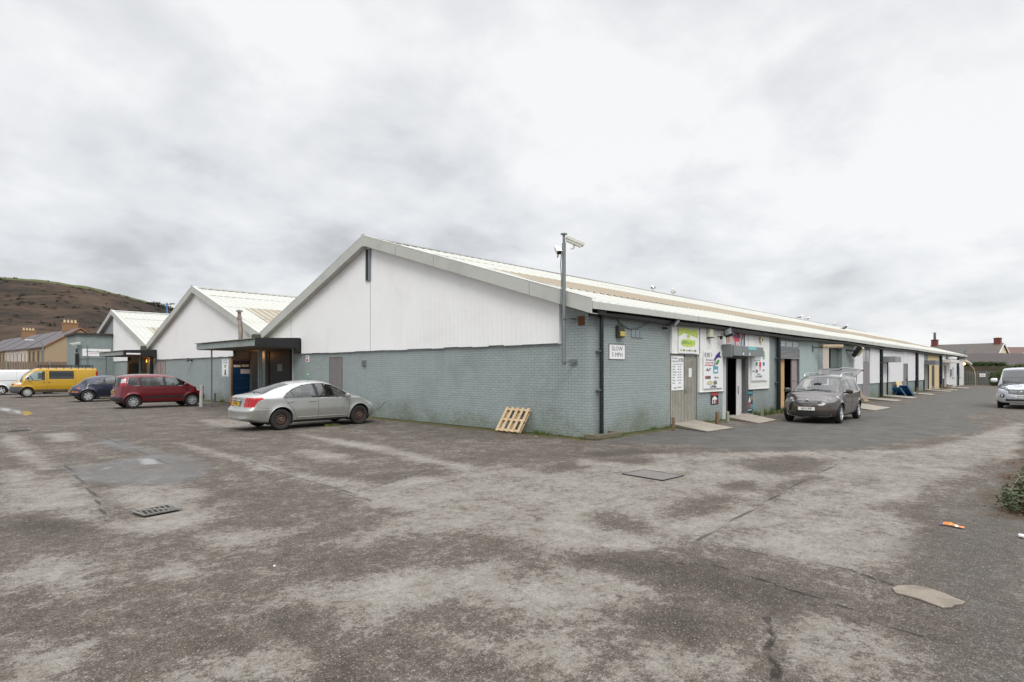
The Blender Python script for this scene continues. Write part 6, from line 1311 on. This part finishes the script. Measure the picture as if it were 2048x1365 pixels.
# ---- red people carrier -----------------------------------------------------
REDP = paint('dark_red_paint', srgb(104, 8, 22), .25, .3, srgb(84, 30, 34), .12)
W1 = [(2.14,1.04),(2.10,1.45),(2.45,1.45),(2.70,1.38),(3.10,1.12),(3.14,1.04)]; W2 = [(1.14,1.04),(1.08,1.46),(2.0,1.46),(2.02,1.04)]; W3 = [(.62,1.06),(.52,1.20),(.56,1.42),(.66,1.45),(.96,1.45),(1.0,1.06)]
def regs(x, y, z, s, k, side):
    rz_ = (z > 1.02) & (z < 1.50) & (k == 1)
    tl = (z > 1.05) & (z < 1.38) & (x < .50) & (np.abs(y) > .55) & (np.abs(x-.24-.28*(z-1.05)) < .12)
    return [('tail_light', REDL, tl & (z < 1.20)), ('reverse_lens_pair', CLR, tl & (z >= 1.20)), ('rear_glass', GLD, rz_ & (np.abs(y) < .60)), ('quarter_window_pair', GLS, side & inpoly(x, z, W3)), ('rear_window_pair', GLS, side & inpoly(x, z, W2)), ('front_window_pair', GLS, side & inpoly(x, z, W1)),
      ('pillar_trim_pair', TRIM, side & (z > 1.03) & (z < 1.47) & (((x > 2.0) & (x < 2.14)) | ((x > 1.0) & (x < 1.12)))),
      ('windscreen', GLS, (s == 4) & (k == 0) & (x > 2.52) & (x < 3.42) & (np.abs(y) < .62)), ('rear_bumper', TRIM, (x < .32) & (z > .36) & (z < .56) & (np.abs(y) < .9)),
      ('rub_panel_pair', TRIM, side & (z > .46) & (z < .56) & (x > 1.22) & (x < 2.95)), ('head_light', CLR, (x > 3.55) & (z > .78) & (z < .93) & (np.abs(y) > .46)),
      ('grille', TRIM, (k == 2) & (z > .30) & (z < .48) & (np.abs(y) < .5)), ('bumper_corner_pair', TRIM, (x > 3.85) & (z > .44) & (z < .58) & (np.abs(y) > .4))]
sp = dict(L=4.08, R=.315, ra=.37, wx=(.74, 3.28), paint=REDP, rim='ten', rimmat=M('silver_rim', srgb(190, 192, 194), .35, .4), cab=(.5, 3.2), tub=.9,
  top=[(-.2,1.50),(0,1.52),(.3,1.585),(.8,1.615),(1.5,1.625),(2.1,1.60),(2.5,1.53),(2.8,1.39),(3.2,1.17),(3.42,1.06),(3.6,1.02),(3.85,.95),(4.0,.86),(4.2,.76)],
  belt=[(0,1.02),(3.1,1.02),(3.5,.96),(4.08,.76)], bot=[(0,.32),(.35,.24),(4.08,.24)], plan=[(0,.80),(.3,.845),(.8,.862),(3.4,.862),(3.8,.84),(4.08,.76)], roofw=[(0,.60),(.4,.64),(2.4,.62),(3.2,.72),(3.5,.72),(4.08,.6)],
  crown=[(0,.05),(2.5,.05),(3.5,.06),(4.08,.08)], rear=[(.2,.10),(.35,.01),(.5,0),(.6,.06),(.9,.13),(1.1,.17),(1.4,.24),(1.6,.34)], front=[(.2,-.12),(.4,0),(.6,-.03),(.8,-.16),(1.0,-.34)], cf=.34, cr=.24, rl=1.1,
  snap=[W1, W2, W3], regs=regs, seams=[[(3.12,1.0),(3.08,.6),(3.0,.30)],[(2.07,1.0),(2.08,.30)],[(1.05,1.0),(1.0,.82),(1.14,.6),(1.22,.30)],[(1.22,.30),(3.0,.30)]],
  seats=[(2.2,.36,.55,False,.48),(2.2,-.36,.55,False,.48),(1.25,0,.58,True,1.2)], steer=(2.75,-.36,1.02), handles=[(1.9,.90,.18),(1.2,.90,.18)], hmat=REDP, mirror=(2.95,1.05,.2), flare=.035, bw=.975, ts=.07)
car, body, OS, OF, bv = vehicle('red_people_carrier', 'dark red people carrier facing the brick wall behind the bollard', (-5.86, 23.4, 0), 0, sp)
plate(car, OF(0, .78, .01, True), 'CV60 XLE', PLY, True)
m = MB(); m.tube([OF(-.25, .87, .01, True), OF(.25, .87, .01, True)], .016, n=6); m.build('boot_handle', CHR, car)
m = MB(); m.tube([(1.1, 0, 1.62), (1.02, 0, 1.66)], .012); m.build('aerial', TRIM, car)

# ---- navy beetle-shaped car --------------------------------------------------
NAVY = paint('navy_paint', srgb(20, 28, 52), .3, .3, srgb(60, 66, 80), .12)
BW = [(.98,1.0),(1.12,1.14),(1.45,1.30),(1.85,1.375),(2.3,1.37),(2.7,1.22),(2.95,1.0)]
def regs(x, y, z, s, k, side):
    w_ = side & inpoly(x, z, BW)
    return [('window', GLS, w_ & (np.abs(x-1.58) > .035)), ('window_pillar_pair', TRIM, w_), ('rear_glass', GLS, (s == 4) & (k == 0) & (x > .52) & (x < 1.15) & (np.abs(y) < .48)), ('windscreen', GLS, (s == 4) & (k == 0) & (x > 2.55) & (x < 3.15) & (np.abs(y) < .54)),
      ('tail_light', REDL, (x < .42) & (((np.abs(y)-.62)/.11)**2+((z-.80)/.075)**2 < 1)), ('head_light', CLR, (x > 3.4) & (((np.abs(y)-.58)/.13)**2+((z-.72)/.10)**2 < 1)),
      ('amber_marker_pair', AMB, (x < .34) & (z > .54) & (z < .58) & (np.abs(y) > .35)), ('sill_strip', CHR, side & (z > .275) & (z < .31) & (x > 1.2) & (x < 2.7))]
sp = dict(L=4.09, R=.325, ra=.39, wx=(.76, 3.27), paint=NAVY, rim='sixbig', rimmat=bpy.data.materials['silver_rim'], cab=(.9, 2.9), tub=.85,
  top=[(-.2,.78),(0,.84),(.2,1.0),(.5,1.19),(.9,1.37),(1.3,1.465),(1.7,1.505),(2.1,1.49),(2.5,1.40),(2.9,1.19),(3.1,1.06),(3.3,1.0),(3.6,.92),(3.85,.80),(4.1,.62)], belt=[(0,.70),(.5,.90),(1.0,.98),(2.9,.98),(3.3,.90),(4.09,.55)],
  bot=[(0,.34),(.35,.24),(4.09,.25)], plan=[(0,.70),(.3,.76),(1.0,.80),(3.1,.80),(3.6,.78),(4.09,.66)], roofw=[(0,.5),(.6,.50),(1.3,.53),(2.5,.55),(3.0,.6),(4.09,.5)], crown=[(0,.08),(1.5,.07),(4.09,.08)],
  rear=[(.2,.12),(.4,.0),(.55,0),(.7,.07),(.9,.16),(1.1,.3)], front=[(.2,-.14),(.45,0),(.6,-.05),(.8,-.25),(1.0,-.5)], cf=.5, cr=.42, rl=.9, fl=.9, fender=.075, flare=.02, trk=.77, snap=[BW], regs=regs,
  seams=[[(3.0,.95),(2.95,.5),(2.75,.28)],[(1.55,.95),(1.5,.6),(1.3,.28)]], seats=[(2.0,.34,.45,False,.48),(2.0,-.34,.45,False,.48),(1.62,0,.42,True,1.1)], steer=(2.55,-.34,.95), handles=[(1.75,.80,.16)], hmat=NAVY, mirror=(2.75,1.0,.17), ts=.09, sm=7, bw=.94)
car, body, OS, OF, bv = vehicle('navy_compact', 'navy blue rounded beetle-shaped car parked left of the dark red one', (-6.1, 32.0, 0), 0, sp)
plate(car, OF(0, .62, .012, True), 'CK03 AEY', PLY, True)
# ---- small bright red hatchback, half hidden ----------------------------------
RED2 = paint('bright_red_paint', srgb(165, 24, 34), .1, .3, coat=.8)
def regs(x, y, z, s, k, side):
    A = [(.62,.98),(.85,1.32),(2.3,1.34),(2.9,.98)]
    w_ = side & inpoly(x, z, A)
    return [('window', GLS, w_ & (np.abs(x-1.75) > .05)), ('window_pillar_pair', TRIM, w_), ('rear_glass', GLS, (z > 1.0) & (z < 1.32) & ((k == 1) | ((s == 4) & (x < .55))) & (np.abs(y) < .56)), ('windscreen', GLS, (s == 4) & (k == 0) & (x > 2.4) & (x < 3.1) & (np.abs(y) < .6)), ('tail_light', REDL, (x < .35) & (z > .76) & (z < 1.0) & (np.abs(y) > .54)), ('rear_bumper', TRIM, (x < .3) & (z < .55) & (z > .4)), ('head_light', CLR, (x > 3.4) & (z > .62) & (z < .78) & (np.abs(y) > .42))]
sp2 = dict(sp); sp2.update(L=3.8, wx=(.62, 3.05), paint=RED2, fender=0, trk=.72, rim='five', cab=(.5, 2.9), top=[(-.2,1.30),(0,1.33),(.3,1.40),(1.2,1.46),(2.0,1.44),(2.4,1.36),(3.0,1.02),(3.4,.92),(3.7,.80),(3.9,.66)], belt=[(0,.93),(2.9,.92),(3.8,.7)],
  plan=[(0,.74),(.3,.80),(3.3,.82),(3.8,.72)], roofw=[(0,.56),(2.3,.56),(3.0,.66),(3.8,.56)], crown=[(0,.05),(3.8,.05)], rear=[(.2,.1),(.45,0),(.6,.05),(.9,.14),(1.2,.3),(1.4,.45)], front=[(.2,-.1),(.45,0),(.8,-.25)], cf=.3, cr=.25, snap=[[(.62,.98),(.85,1.32),(2.3,1.34),(2.9,.98)]], regs=regs, seams=[], mirror=(2.7,1.0,.17), handles=[(1.9,.85,.16)], hmat=RED2, ts=.06, sm=4, ra=.36)
vehicle('red_hatchback', 'small bright red hatchback mostly hidden behind the navy car', (-4.95, 35.5, 0), 0, sp2)

# ---- yellow panel van ------------------------------------------------------------
YEL = paint('yellow_van_paint', srgb(188, 148, 34), .0, .4, srgb(160, 130, 40), .25, .4)
V1 = [(3.02,1.12),(3.02,1.72),(3.48,1.72),(3.75,1.60),(4.05,1.28),(4.06,1.16),(3.5,1.10)]; V2 = [(1.45,1.20),(1.45,1.75),(2.80,1.75),(2.80,1.20)]
def regs(x, y, z, s, k, side):
    return [('front_window_pair', GLS, side & inpoly(x, z, V1)), ('side_window_pair', GLD, side & inpoly(x, z, V2)), ('windscreen', GLS, (s == 4) & (k == 0) & (x > 3.62) & (x < 4.28) & (np.abs(y) < .72)),
      ('front_bumper', M('grey_bumper', srgb(78, 80, 84), .7) if 'grey_bumper' not in bpy.data.materials else bpy.data.materials['grey_bumper'], (x > 4.18) & (z < .72)), ('rub_strip_pair', bpy.data.materials['grey_bumper'], side & (z > .38) & (z < .50) & (x > .3)),
      ('rear_glass', GLD, (k == 1) & (z > 1.2) & (z < 1.75) & (np.abs(y) < .7)), ('tail_light', REDL, (x < .2) & (z > .9) & (z < 1.7) & (np.abs(y) > .78)), ('head_light', CLR, (x > 4.25) & (z > .86) & (z < 1.10) & (np.abs(y) > .5)), ('amber_marker_pair', AMB, (x > 4.2) & (z > .78) & (z < .86) & (np.abs(y) > .5)), ('grille', TRIM, (k == 2) & (z > .80) & (z < .95) & (np.abs(y) < .45))]
vsp = dict(L=4.78, R=.325, ra=.39, wx=(.83, 3.93), paint=YEL, rim='cover', rimmat=M('painted_rim', srgb(170, 172, 168), .5), cab=(1.2, 3.9), tub=1.0, dx=.028,
  top=[(-.2,1.93),(0,1.94),(.3,1.955),(3.0,1.955),(3.4,1.93),(3.7,1.83),(4.0,1.55),(4.28,1.24),(4.45,1.13),(4.65,1.02),(4.9,.92)], belt=[(0,1.12),(4.0,1.08),(4.3,1.0),(4.78,.85)], bot=[(0,.34),(4.78,.28)],
  plan=[(0,.92),(.3,.945),(4.0,.945),(4.4,.91),(4.78,.82)], roofw=[(0,.80),(3.2,.80),(4.0,.76),(4.4,.78),(4.78,.66)], crown=[(0,.06),(4.78,.06)], rear=[(.2,.06),(.4,0),(1.2,.02),(1.9,.07)], front=[(.2,-.10),(.45,0),(.7,-.02),(.9,-.14),(1.1,-.28)], cf=.34, cr=.05, bw=.985,
  snap=[V1, V2], regs=regs, seams=[[(2.92,1.80),(2.92,.40)],[(4.06,1.1),(4.10,.80),(3.96,.76)],[(1.38,1.82),(1.38,.5)],[(1.40,.36),(2.92,.36)]], seats=[(3.0,.45,.85,False,.5),(3.0,-.45,.85,False,.5)], steer=(3.6,-.45,1.25), handles=[(3.08,.98,.10),(2.80,.98,.10)], hmat=TRIM, mirror=(3.93,1.22,.22), mmat=TRIM, ts=.06, flare=.03, lip0=.3)
car, body, OS, OF, bv = vehicle('yellow_van', 'yellow panel van with a black roof rack parked across the left side', (-3.0, 41.35, 0), R(178), vsp, None, 'van')
m = MB()
for y in (-.72, .72):
    m.tube([(.35, y, 2.06), (3.25, y, 2.06)], .022, n=6); m.tube([(.35, y, 2.15), (3.25, y, 2.15)], .018, n=6)
for k in range(8): x = .35+k*.41; m.tube([(x, -.72, 2.05), (x, .72, 2.05)], .018, n=6); [m.box(x-.02, x+.02, y-.02, y+.02, 1.86, 2.15) for y in (-.72, .72)]
m.build('roof_rack', TRIM, car)
# ---- white small van, behind -----------------------------------------------------------
WHV = paint('white_van_paint', srgb(224, 226, 228), .0, .4, srgb(180, 180, 176), .15, .4)
U1 = [(2.95,1.14),(2.95,1.60),(3.3,1.60),(3.75,1.22),(3.75,1.14)]
def regs(x, y, z, s, k, side):
    return [('front_window_pair', GLS, side & inpoly(x, z, U1)), ('windscreen', GLS, (s == 4) & (k == 0) & (x > 3.25) & (x < 4.0) & (np.abs(y) < .68)), ('tail_light', REDL, (x < .2) & (z > .9) & (z < 1.4) & (np.abs(y) > .76)), ('door_rail_pair', TRIM, side & (z > 1.02) & (z < 1.05) & (x > .7) & (x < 1.75)), ('head_light', CLR, (x > 4.0) & (z > .8) & (z < 1.0) & (np.abs(y) > .5)), ('lower_sill_pair', TRIM, side & (z < .34)), ('front_bumper', TRIM, (x > 4.15) & (z < .6))]
wsp = dict(vsp); wsp.update(L=4.5, wx=(.85, 3.6), paint=WHV, rimmat=M('white_rim', srgb(196, 198, 200), .5), rim='five', top=[(-.2,1.78),(0,1.80),(.3,1.83),(2.8,1.84),(3.2,1.78),(3.6,1.50),(3.95,1.22),(4.1,1.12),(4.35,1.0),(4.6,.9)], belt=[(0,1.08),(3.7,1.06),(4.5,.85)], plan=[(0,.87),(.3,.90),(3.8,.90),(4.5,.80)], roofw=[(0,.76),(3.0,.76),(3.8,.72),(4.5,.62)],
  snap=[U1], regs=regs, seams=[[(1.72,1.7),(1.72,.36)],[(2.88,1.72),(2.88,.36)],[(.75,1.7),(.75,.9)]], handles=[(2.95,1.0,.1),(1.85,1.0,.1)], hmat=WHV, mirror=(3.6,1.2,.2), mmat=WHV, seats=[(2.7,.4,.8,False,.5),(2.7,-.4,.8,False,.5)], steer=(3.2,-.4,1.15), cab=(1.3, 3.6))
vehicle('white_van', 'white panel van partly behind the yellow van at the left edge', (-8.55, 48.1, 0), 0, wsp, None, 'van')

# ---- brown people carrier with raised tailgate ----------------------------------------------
BRN = paint('grey_brown_paint', srgb(66, 56, 51), .25, .22, srgb(70, 60, 56), .1, 1)
B1 = [(2.02,1.02),(2.0,1.47),(2.35,1.46),(2.72,1.34),(3.16,1.08),(3.18,1.01)]; B2 = [(1.06,1.04),(1.08,1.48),(1.90,1.48),(1.92,1.02)]; B3 = [(.42,1.08),(.50,1.40),(.62,1.46),(.96,1.48),(.95,1.04)]
def regs(x, y, z, s, k, side):
    ya = np.abs(y)
    hl = (x > 3.62) & (z > .66+.10*np.clip((ya-.5)/.3, 0, 1)) & (z < .74+.20*np.clip((ya-.40)/.38, 0, 1)) & (ya > .44)
    return [('cut', None, (k == 1) & (z > .70) & (ya < .70)), ('cut', None, (x < .34) & (z > .70) & (ya < .60) & (s == 4) & (z > 1.3) & (x < .24)),
      ('front_window_pair', GLS, side & inpoly(x, z, B1)), ('rear_window_pair', GLD, side & inpoly(x, z, B2)), ('quarter_window_pair', GLD, side & inpoly(x, z, B3)), ('pillar_trim_pair', TRIM, side & (z > 1.03) & (z < 1.48) & (((x > 1.92) & (x < 2.0)) | ((x > .96) & (x < 1.06)))),
      ('windscreen', GLS, (s == 4) & (k == 0) & (x > 2.48) & (x < 3.44) & (ya < .60+.09*(x-2.48))), ('scuttle', TRIM, (s == 4) & (k == 0) & (x >= 3.44) & (x < 3.50) & (ya < .68)),
      ('head_light', LAMPD, hl), ('grille', TRIM, (x > 3.9) & (z > .655) & (z < .765) & (ya <= .47)), ('lower_grille', TRIM, (k == 2) & (z > .24) & (z < .37+.05*(ya < .3)) & (ya < .56)), ('fog_recess_pair', TRIM, (x > 3.8) & (z > .25) & (z < .38) & (ya > .60) & (ya < .76)), ('tail_light', REDL, (x < .25) & (z > .85) & (z < 1.15) & (ya > .70))]
sp = dict(L=4.40, R=.325, ra=.378, wx=(.86, 3.53), paint=BRN, rim='five', rimmat=bpy.data.materials['silver_rim'], cab=(.4, 3.3), tub=.88, dx=.022,
  top=[(-.2,1.52),(0,1.54),(.3,1.60),(1.0,1.64),(1.8,1.645),(2.3,1.60),(2.6,1.52),(3.0,1.31),(3.42,1.09),(3.6,1.05),(3.9,.985),(4.15,.90),(4.35,.81),(4.6,.68)], belt=[(0,1.03),(2.0,1.0),(3.2,.985),(3.7,.93),(4.1,.84),(4.4,.70)], bot=[(0,.28),(.3,.2),(4.4,.20)],
  plan=[(0,.82),(.3,.87),(.9,.892),(3.4,.892),(3.9,.875),(4.2,.84),(4.4,.78)], roofw=[(0,.60),(.5,.63),(2.3,.62),(2.6,.63),(3.3,.70),(3.6,.72),(4.1,.66),(4.4,.56)], crown=[(0,.05),(2.3,.05),(3.4,.05),(3.8,.05),(4.4,.06)],
  rear=[(.2,.06),(.4,0),(.6,0),(.8,.03),(1.1,.09),(1.4,.2),(1.6,.3)], front=[(.15,-.10),(.25,-.02),(.45,0),(.6,-.02),(.68,-.06),(.78,-.12),(.95,-.3)], cf=.42, cr=.2, fl=.9,
  snap=[B1, B2, B3], regs=regs, seams=[[(3.22,.97),(3.2,.6),(3.14,.26)],[(1.96,1.0),(1.98,.26)],[(.98,1.0),(.96,.85),(1.12,.62),(1.2,.26)],[(1.2,.27),(3.14,.265)]],
  seats=[(2.3,.37,.52,False,.5),(2.3,-.37,.52,False,.5),(1.35,0,.55,True,1.25)], steer=(2.82,-.37,1.0), handles=[(1.84,.89,.18),(1.12,.90,.18)], mirror=(3.06,1.02,.22), flare=.018)
car, body, OS, OF, bv = vehicle('brown_people_carrier', 'grey brown people carrier with its tailgate raised outside the plywood doorway', (13.0, -2.62, 0), R(182), sp)
pp = OF(0, .50, .014); plate(car, pp, 'HJ13 UHE', PLW, False, .52, .112, 3)
m = MB()
for z in (.692, .728): m.tube([OF(y, z, .002) for y in (-.45, -.25, -.1, .1, .25, .45)], .0042, n=5)
m.tube([OF(y, .235+.0*abs(y), .006) for y in (-.62, -.4, 0, .4, .62)], .009, n=5)
for s_ in (1, -1): m.tube([OF(s_*.62, .235, .006), OF(s_*.68, .27, .006), OF(s_*.70, .34, .006)], .008, n=5)
m.build('grille_bar', CHR, body)
bc = OF(0, .735, .02); m = MB(); m.lathe([(0, 0), (.058, 0), (.066, -.012), (.058, -.02)], (0, 0, 0), 'x', 24, M('emblem_blue_grey', srgb(70, 78, 84), .3)); m.lathe([(.050, .004), (.058, .007), (.069, .0), (.064, -.01)], (0,0,0), 'x', 24, CHR)
def bar(a, b_, w_=.0105):
    d_ = Vector((0, b_[0]-a[0], b_[1]-a[1])).normalized(); n_ = Vector((0, -d_.z, d_.y))*w_; A_ = Vector((.003, *a)); B_ = Vector((.003, *b_)); m.add([A_-n_, B_-n_, B_+n_, A_+n_]+[v+Vector((.005, 0, 0)) for v in (A_-n_, B_-n_, B_+n_, A_+n_)], [(0,1,2,3),(4,5,6,7),(0,1,5,4),(2,3,7,6),(1,2,6,5),(0,3,7,4)], CHR)
bar((-.022,.050),(0,.012)); bar((.022,.050),(0,.012)); bar((-.046,.026),(-.022,-.046)); bar((-.022,-.046),(0,-.002)); bar((0,-.002),(.022,-.046)); bar((.022,-.046),(.046,.026))
em = m.build('emblem', None, car, loc=bc); em.scale = (1, 1.18, 1.18)
for s_ in (1, -1):
    m = MB(); m.tube([(2.45, s_*.60, 1.555), (2.3, s_*.60, 1.645), (2.1, s_*.60, 1.69), (1.2, s_*.60, 1.705), (.7, s_*.60, 1.675), (.55, s_*.59, 1.61)], .018, CHR, 8); m.box(1.45, 1.52, s_*.60-.012, s_*.60+.012, 1.62, 1.70, CHR); m.build('roof_rail', None, car)
    m = MB(); q = OF(s_*.60, .80, .004); m.lathe([(0, -.01), (.052, -.005), (.058, .004), (.04, .008), (0, .01)], q, 'x', 16, CLR); m.lathe([(0, -.01), (.035, -.005), (.04, .004), (0, .008)], OF(s_*.50, .74, .004), 'x', 14, CLR); m.build('headlamp_bulb', None, car, smooth=True)
m = MB(); m.tube([(3.46, .55, 1.085), (3.40, .1, 1.12), (3.38, -.1, 1.125)], .009); m.tube([(3.47, -.02, 1.085), (3.42, -.4, 1.115), (3.40, -.58, 1.12)], .009); m.build('wiper', TRIM, car)
m = MB(); m.box(2.9, 3.05, -.12, .12, 1.27, 1.31); m.tube([(2.95, 0, 1.40), (2.95, 0, 1.33)], .01); m.box(2.92, 2.99, -.11, .11, 1.28, 1.34); m.build('inner_mirror', INT, car)
# raised tailgate: hinged at the roof edge, outer skin with glass, lights and wiper
T = Matrix.Translation((.30, 0, 1.60)) @ Matrix.Rotation(R(33), 4, 'Y')
tg = MB(); n = 12; rows = [(0, .60, 0), (-.10, .65, .01), (-.58, .76, -.03), (-.72, .80, -.09), (-.88, .80, -.20), (-1.08, .74, -.36)]
vs = []
for x, w_, z in rows:
    for k in range(n+1): u = -1+2*k/n; vs.append(T @ Vector((x+.09*u*u, w_*u, z-.05*u*u)))
for x, w_, z in rows:
    for k in range(n+1): u = -1+2*k/n; vs.append(T @ Vector((x+.09*u*u, w_*u*.97, z-.05*u*u-.05)))
N = len(rows)*(n+1); fs = []; mi = []
for i in range(len(rows)-1):
    for k in range(n):
        a = i*(n+1)+k; gl = i in (1, 2) and 1 <= k <= n-2 or (i == 1 and 0 < k < n-1)
        fs.append((a, a+1, a+n+2, a+n+1)); mi.append(GLD if (i == 1 and 0 < k < n-1) else BRN)
        fs.append((N+a, N+a+n+1, N+a+n+2, N+a+1)); mi.append(INT if not (i == 1 and 0 < k < n-1) else None)
tg.v = [tuple(v) for v in vs]
for f_, mt in zip(fs, mi):
    if mt is None: continue
    tg.f.append(f_); tg.m.append(tg.mi(mt))
rim_ = [k for k in range(n+1)]+[i*(n+1)+n for i in range(1, len(rows))]+[(len(rows)-1)*(n+1)+k for k in range(n-1, -1, -1)]+[i*(n+1) for i in range(len(rows)-2, 0, -1)]
for a, b_ in zip(rim_, rim_[1:]+rim_[:1]): tg.f.append((a, b_, N+b_, N+a)); tg.m.append(tg.mi(BRN))
tgo = tg.build('tailgate', None, car, smooth=True, fixn=False)
for s_ in (1, -1): m = MB(); m.prism([(-.60, s_*.46), (-.58, s_*.74), (-.68, s_*.76), (-.70, s_*.48)], -.03, .012, 'z', REDL, T @ Matrix.Translation((.06, 0, -.06)) @ Matrix.Rotation(R(-6), 4, 'Y')); m.build('tail_light', None, tgo)
m = MB(); m.tube([T @ Vector((-.60, .05, .02)), T @ Vector((-.52, .0, .03)), T @ Vector((-.5, -.32, .02))], [.03, .016, .01], n=6); m.build('rear_wiper', TRIM, tgo)
for s_ in (1, -1): m = MB(); m.tube([(.22, s_*.66, 1.25), T @ Vector((-.40, s_*.62, -.06))], .012); m.build('gas_strut', TRIM, car)

# ---- silver white van at the right edge ---------------------------------------------------------
SWV = paint('silver_white_paint', srgb(196, 200, 206), .4, .3, None, .1, .8)
Q1 = [(3.1,1.12),(3.1,1.68),(3.55,1.68),(3.95,1.45),(4.2,1.18),(4.2,1.10)]
def regs(x, y, z, s, k, side):
    ya = np.abs(y)
    return [('front_window_pair', GLS, side & inpoly(x, z, Q1)), ('windscreen', GLS, (s == 4) & (k == 0) & (x > 3.66) & (x < 4.42) & (ya < .80-.03*(4.4-x))),
      ('head_light', LAMPD, (x > 4.25) & (z > .86+.10*np.clip((ya-.55)/.3, 0, 1)) & (z < .94+.26*np.clip((ya-.50)/.36, 0, 1)) & (ya > .50)), ('grille', M('slatted_grille', srgb(96, 98, 98), .35, .3), (x > 4.4) & (ya <= .52) & (z > .74-.06*(1-(ya/.52)**2)) & (z < .94)),
      ('lower_grille', TRIM, (k == 2) & (z > .38) & (z < .48) & (ya < .62)), ('fog_light', TRIM, (x > 4.3) & (((ya-.74)/.10)**2+((z-.62)/.08)**2 < 1)), ('tail_light', REDL, (x < .2) & (z > .9) & (z < 1.7) & (ya > .82))]
ssp = dict(vsp); ssp.update(L=5.0, wx=(.9, 4.0), paint=SWV, rim='five', rimmat=bpy.data.materials['silver_rim'], ts=.05, dx=.026, top=[(-.2,1.93),(0,1.95),(.3,1.965),(3.1,1.965),(3.45,1.94),(3.75,1.84),(4.1,1.54),(4.42,1.22),(4.6,1.15),(4.85,1.04),(5.1,.94)], belt=[(0,1.12),(4.2,1.08),(4.5,1.02),(5.0,.88)],
  plan=[(0,.93),(.3,.97),(4.2,.97),(4.6,.95),(5.0,.90)], roofw=[(0,.82),(3.2,.82),(3.7,.80),(4.4,.84),(4.7,.84),(5.0,.74)], crown=[(0,.05),(5,.05)], front=[(.2,-.10),(.35,0),(.6,0),(.8,-.06),(1.0,-.17),(1.2,-.32)], cf=.40, fl=.9,
  snap=[Q1], regs=regs, seams=[[(4.2,1.1),(4.2,.8)],[(3.0,1.8),(3.0,.4)]], mirror=(4.05,1.28,.26), mmat=WHV, hmat=SWV, cab=(1.4, 4.1), seats=[(3.1,.5,.85,False,.5),(3.1,-.5,.85,False,.5)], steer=(3.75,-.45,1.3))
car, body, OS, OF, bv = vehicle('silver_van', 'silver white van facing the camera at the right edge', (28.1, -7.75, -.03), R(179), ssp, None, 'van')
plate(car, OF(0, .60, .012), 'YD17 DWK', PLW, False)
m = MB()
for z in (.76, .80, .84, .88): m.tube([OF(y, z, .003) for y in (-.48, -.3, 0, .3, .48)], .006, n=5)
m.tube([OF(y, .925, .008) for y in (-.52, -.3, 0, .3, .52)], .016, n=6); m.build('grille_bar', CHR, body)
m = MB(); m.lathe([(.048, .0), (.062, .008), (.068, 0), (.062, -.01)], (0,0,0), 'x', 20); m.tube([(.004, .05, .02), (.004, .0, .0), (.004, -.0, .0), (.004, -.05, -.02)], .008, n=5); m.build('emblem', CHR, car, loc=OF(0, .90, .02))
q = text('lettering', 'autorent.co.uk', car, 4.665, 0, 1.12, .11, TXG, local_rot=(R(35), 0, R(90)))
for s_ in (1, -1): m = MB(); m.lathe([(0, -.01), (.05, 0), (.055, .006), (0, .012)], OF(s_*.74, .62, .006), 'x', 14, CLR); m.build('fog_lamp', None, car); 
for s_ in (1, -1): m = MB(); m.lathe([(0, -.01), (.06, 0), (.066, .008), (0, .014)], OF(s_*.72, 1.0, .004), 'x', 14, CLR); m.lathe([(0, -.01), (.045, 0), (.05, .008), (0, .014)], OF(s_*.60, .94, .004), 'x', 14, CLR); m.build('headlamp_bulb', None, car)
m = MB(); m.tube([(4.45, .7, 1.235), (4.40, .2, 1.27)], .012); m.tube([(4.45, -.05, 1.235), (4.40, -.6, 1.27)], .012); m.build('wiper', TRIM, car)
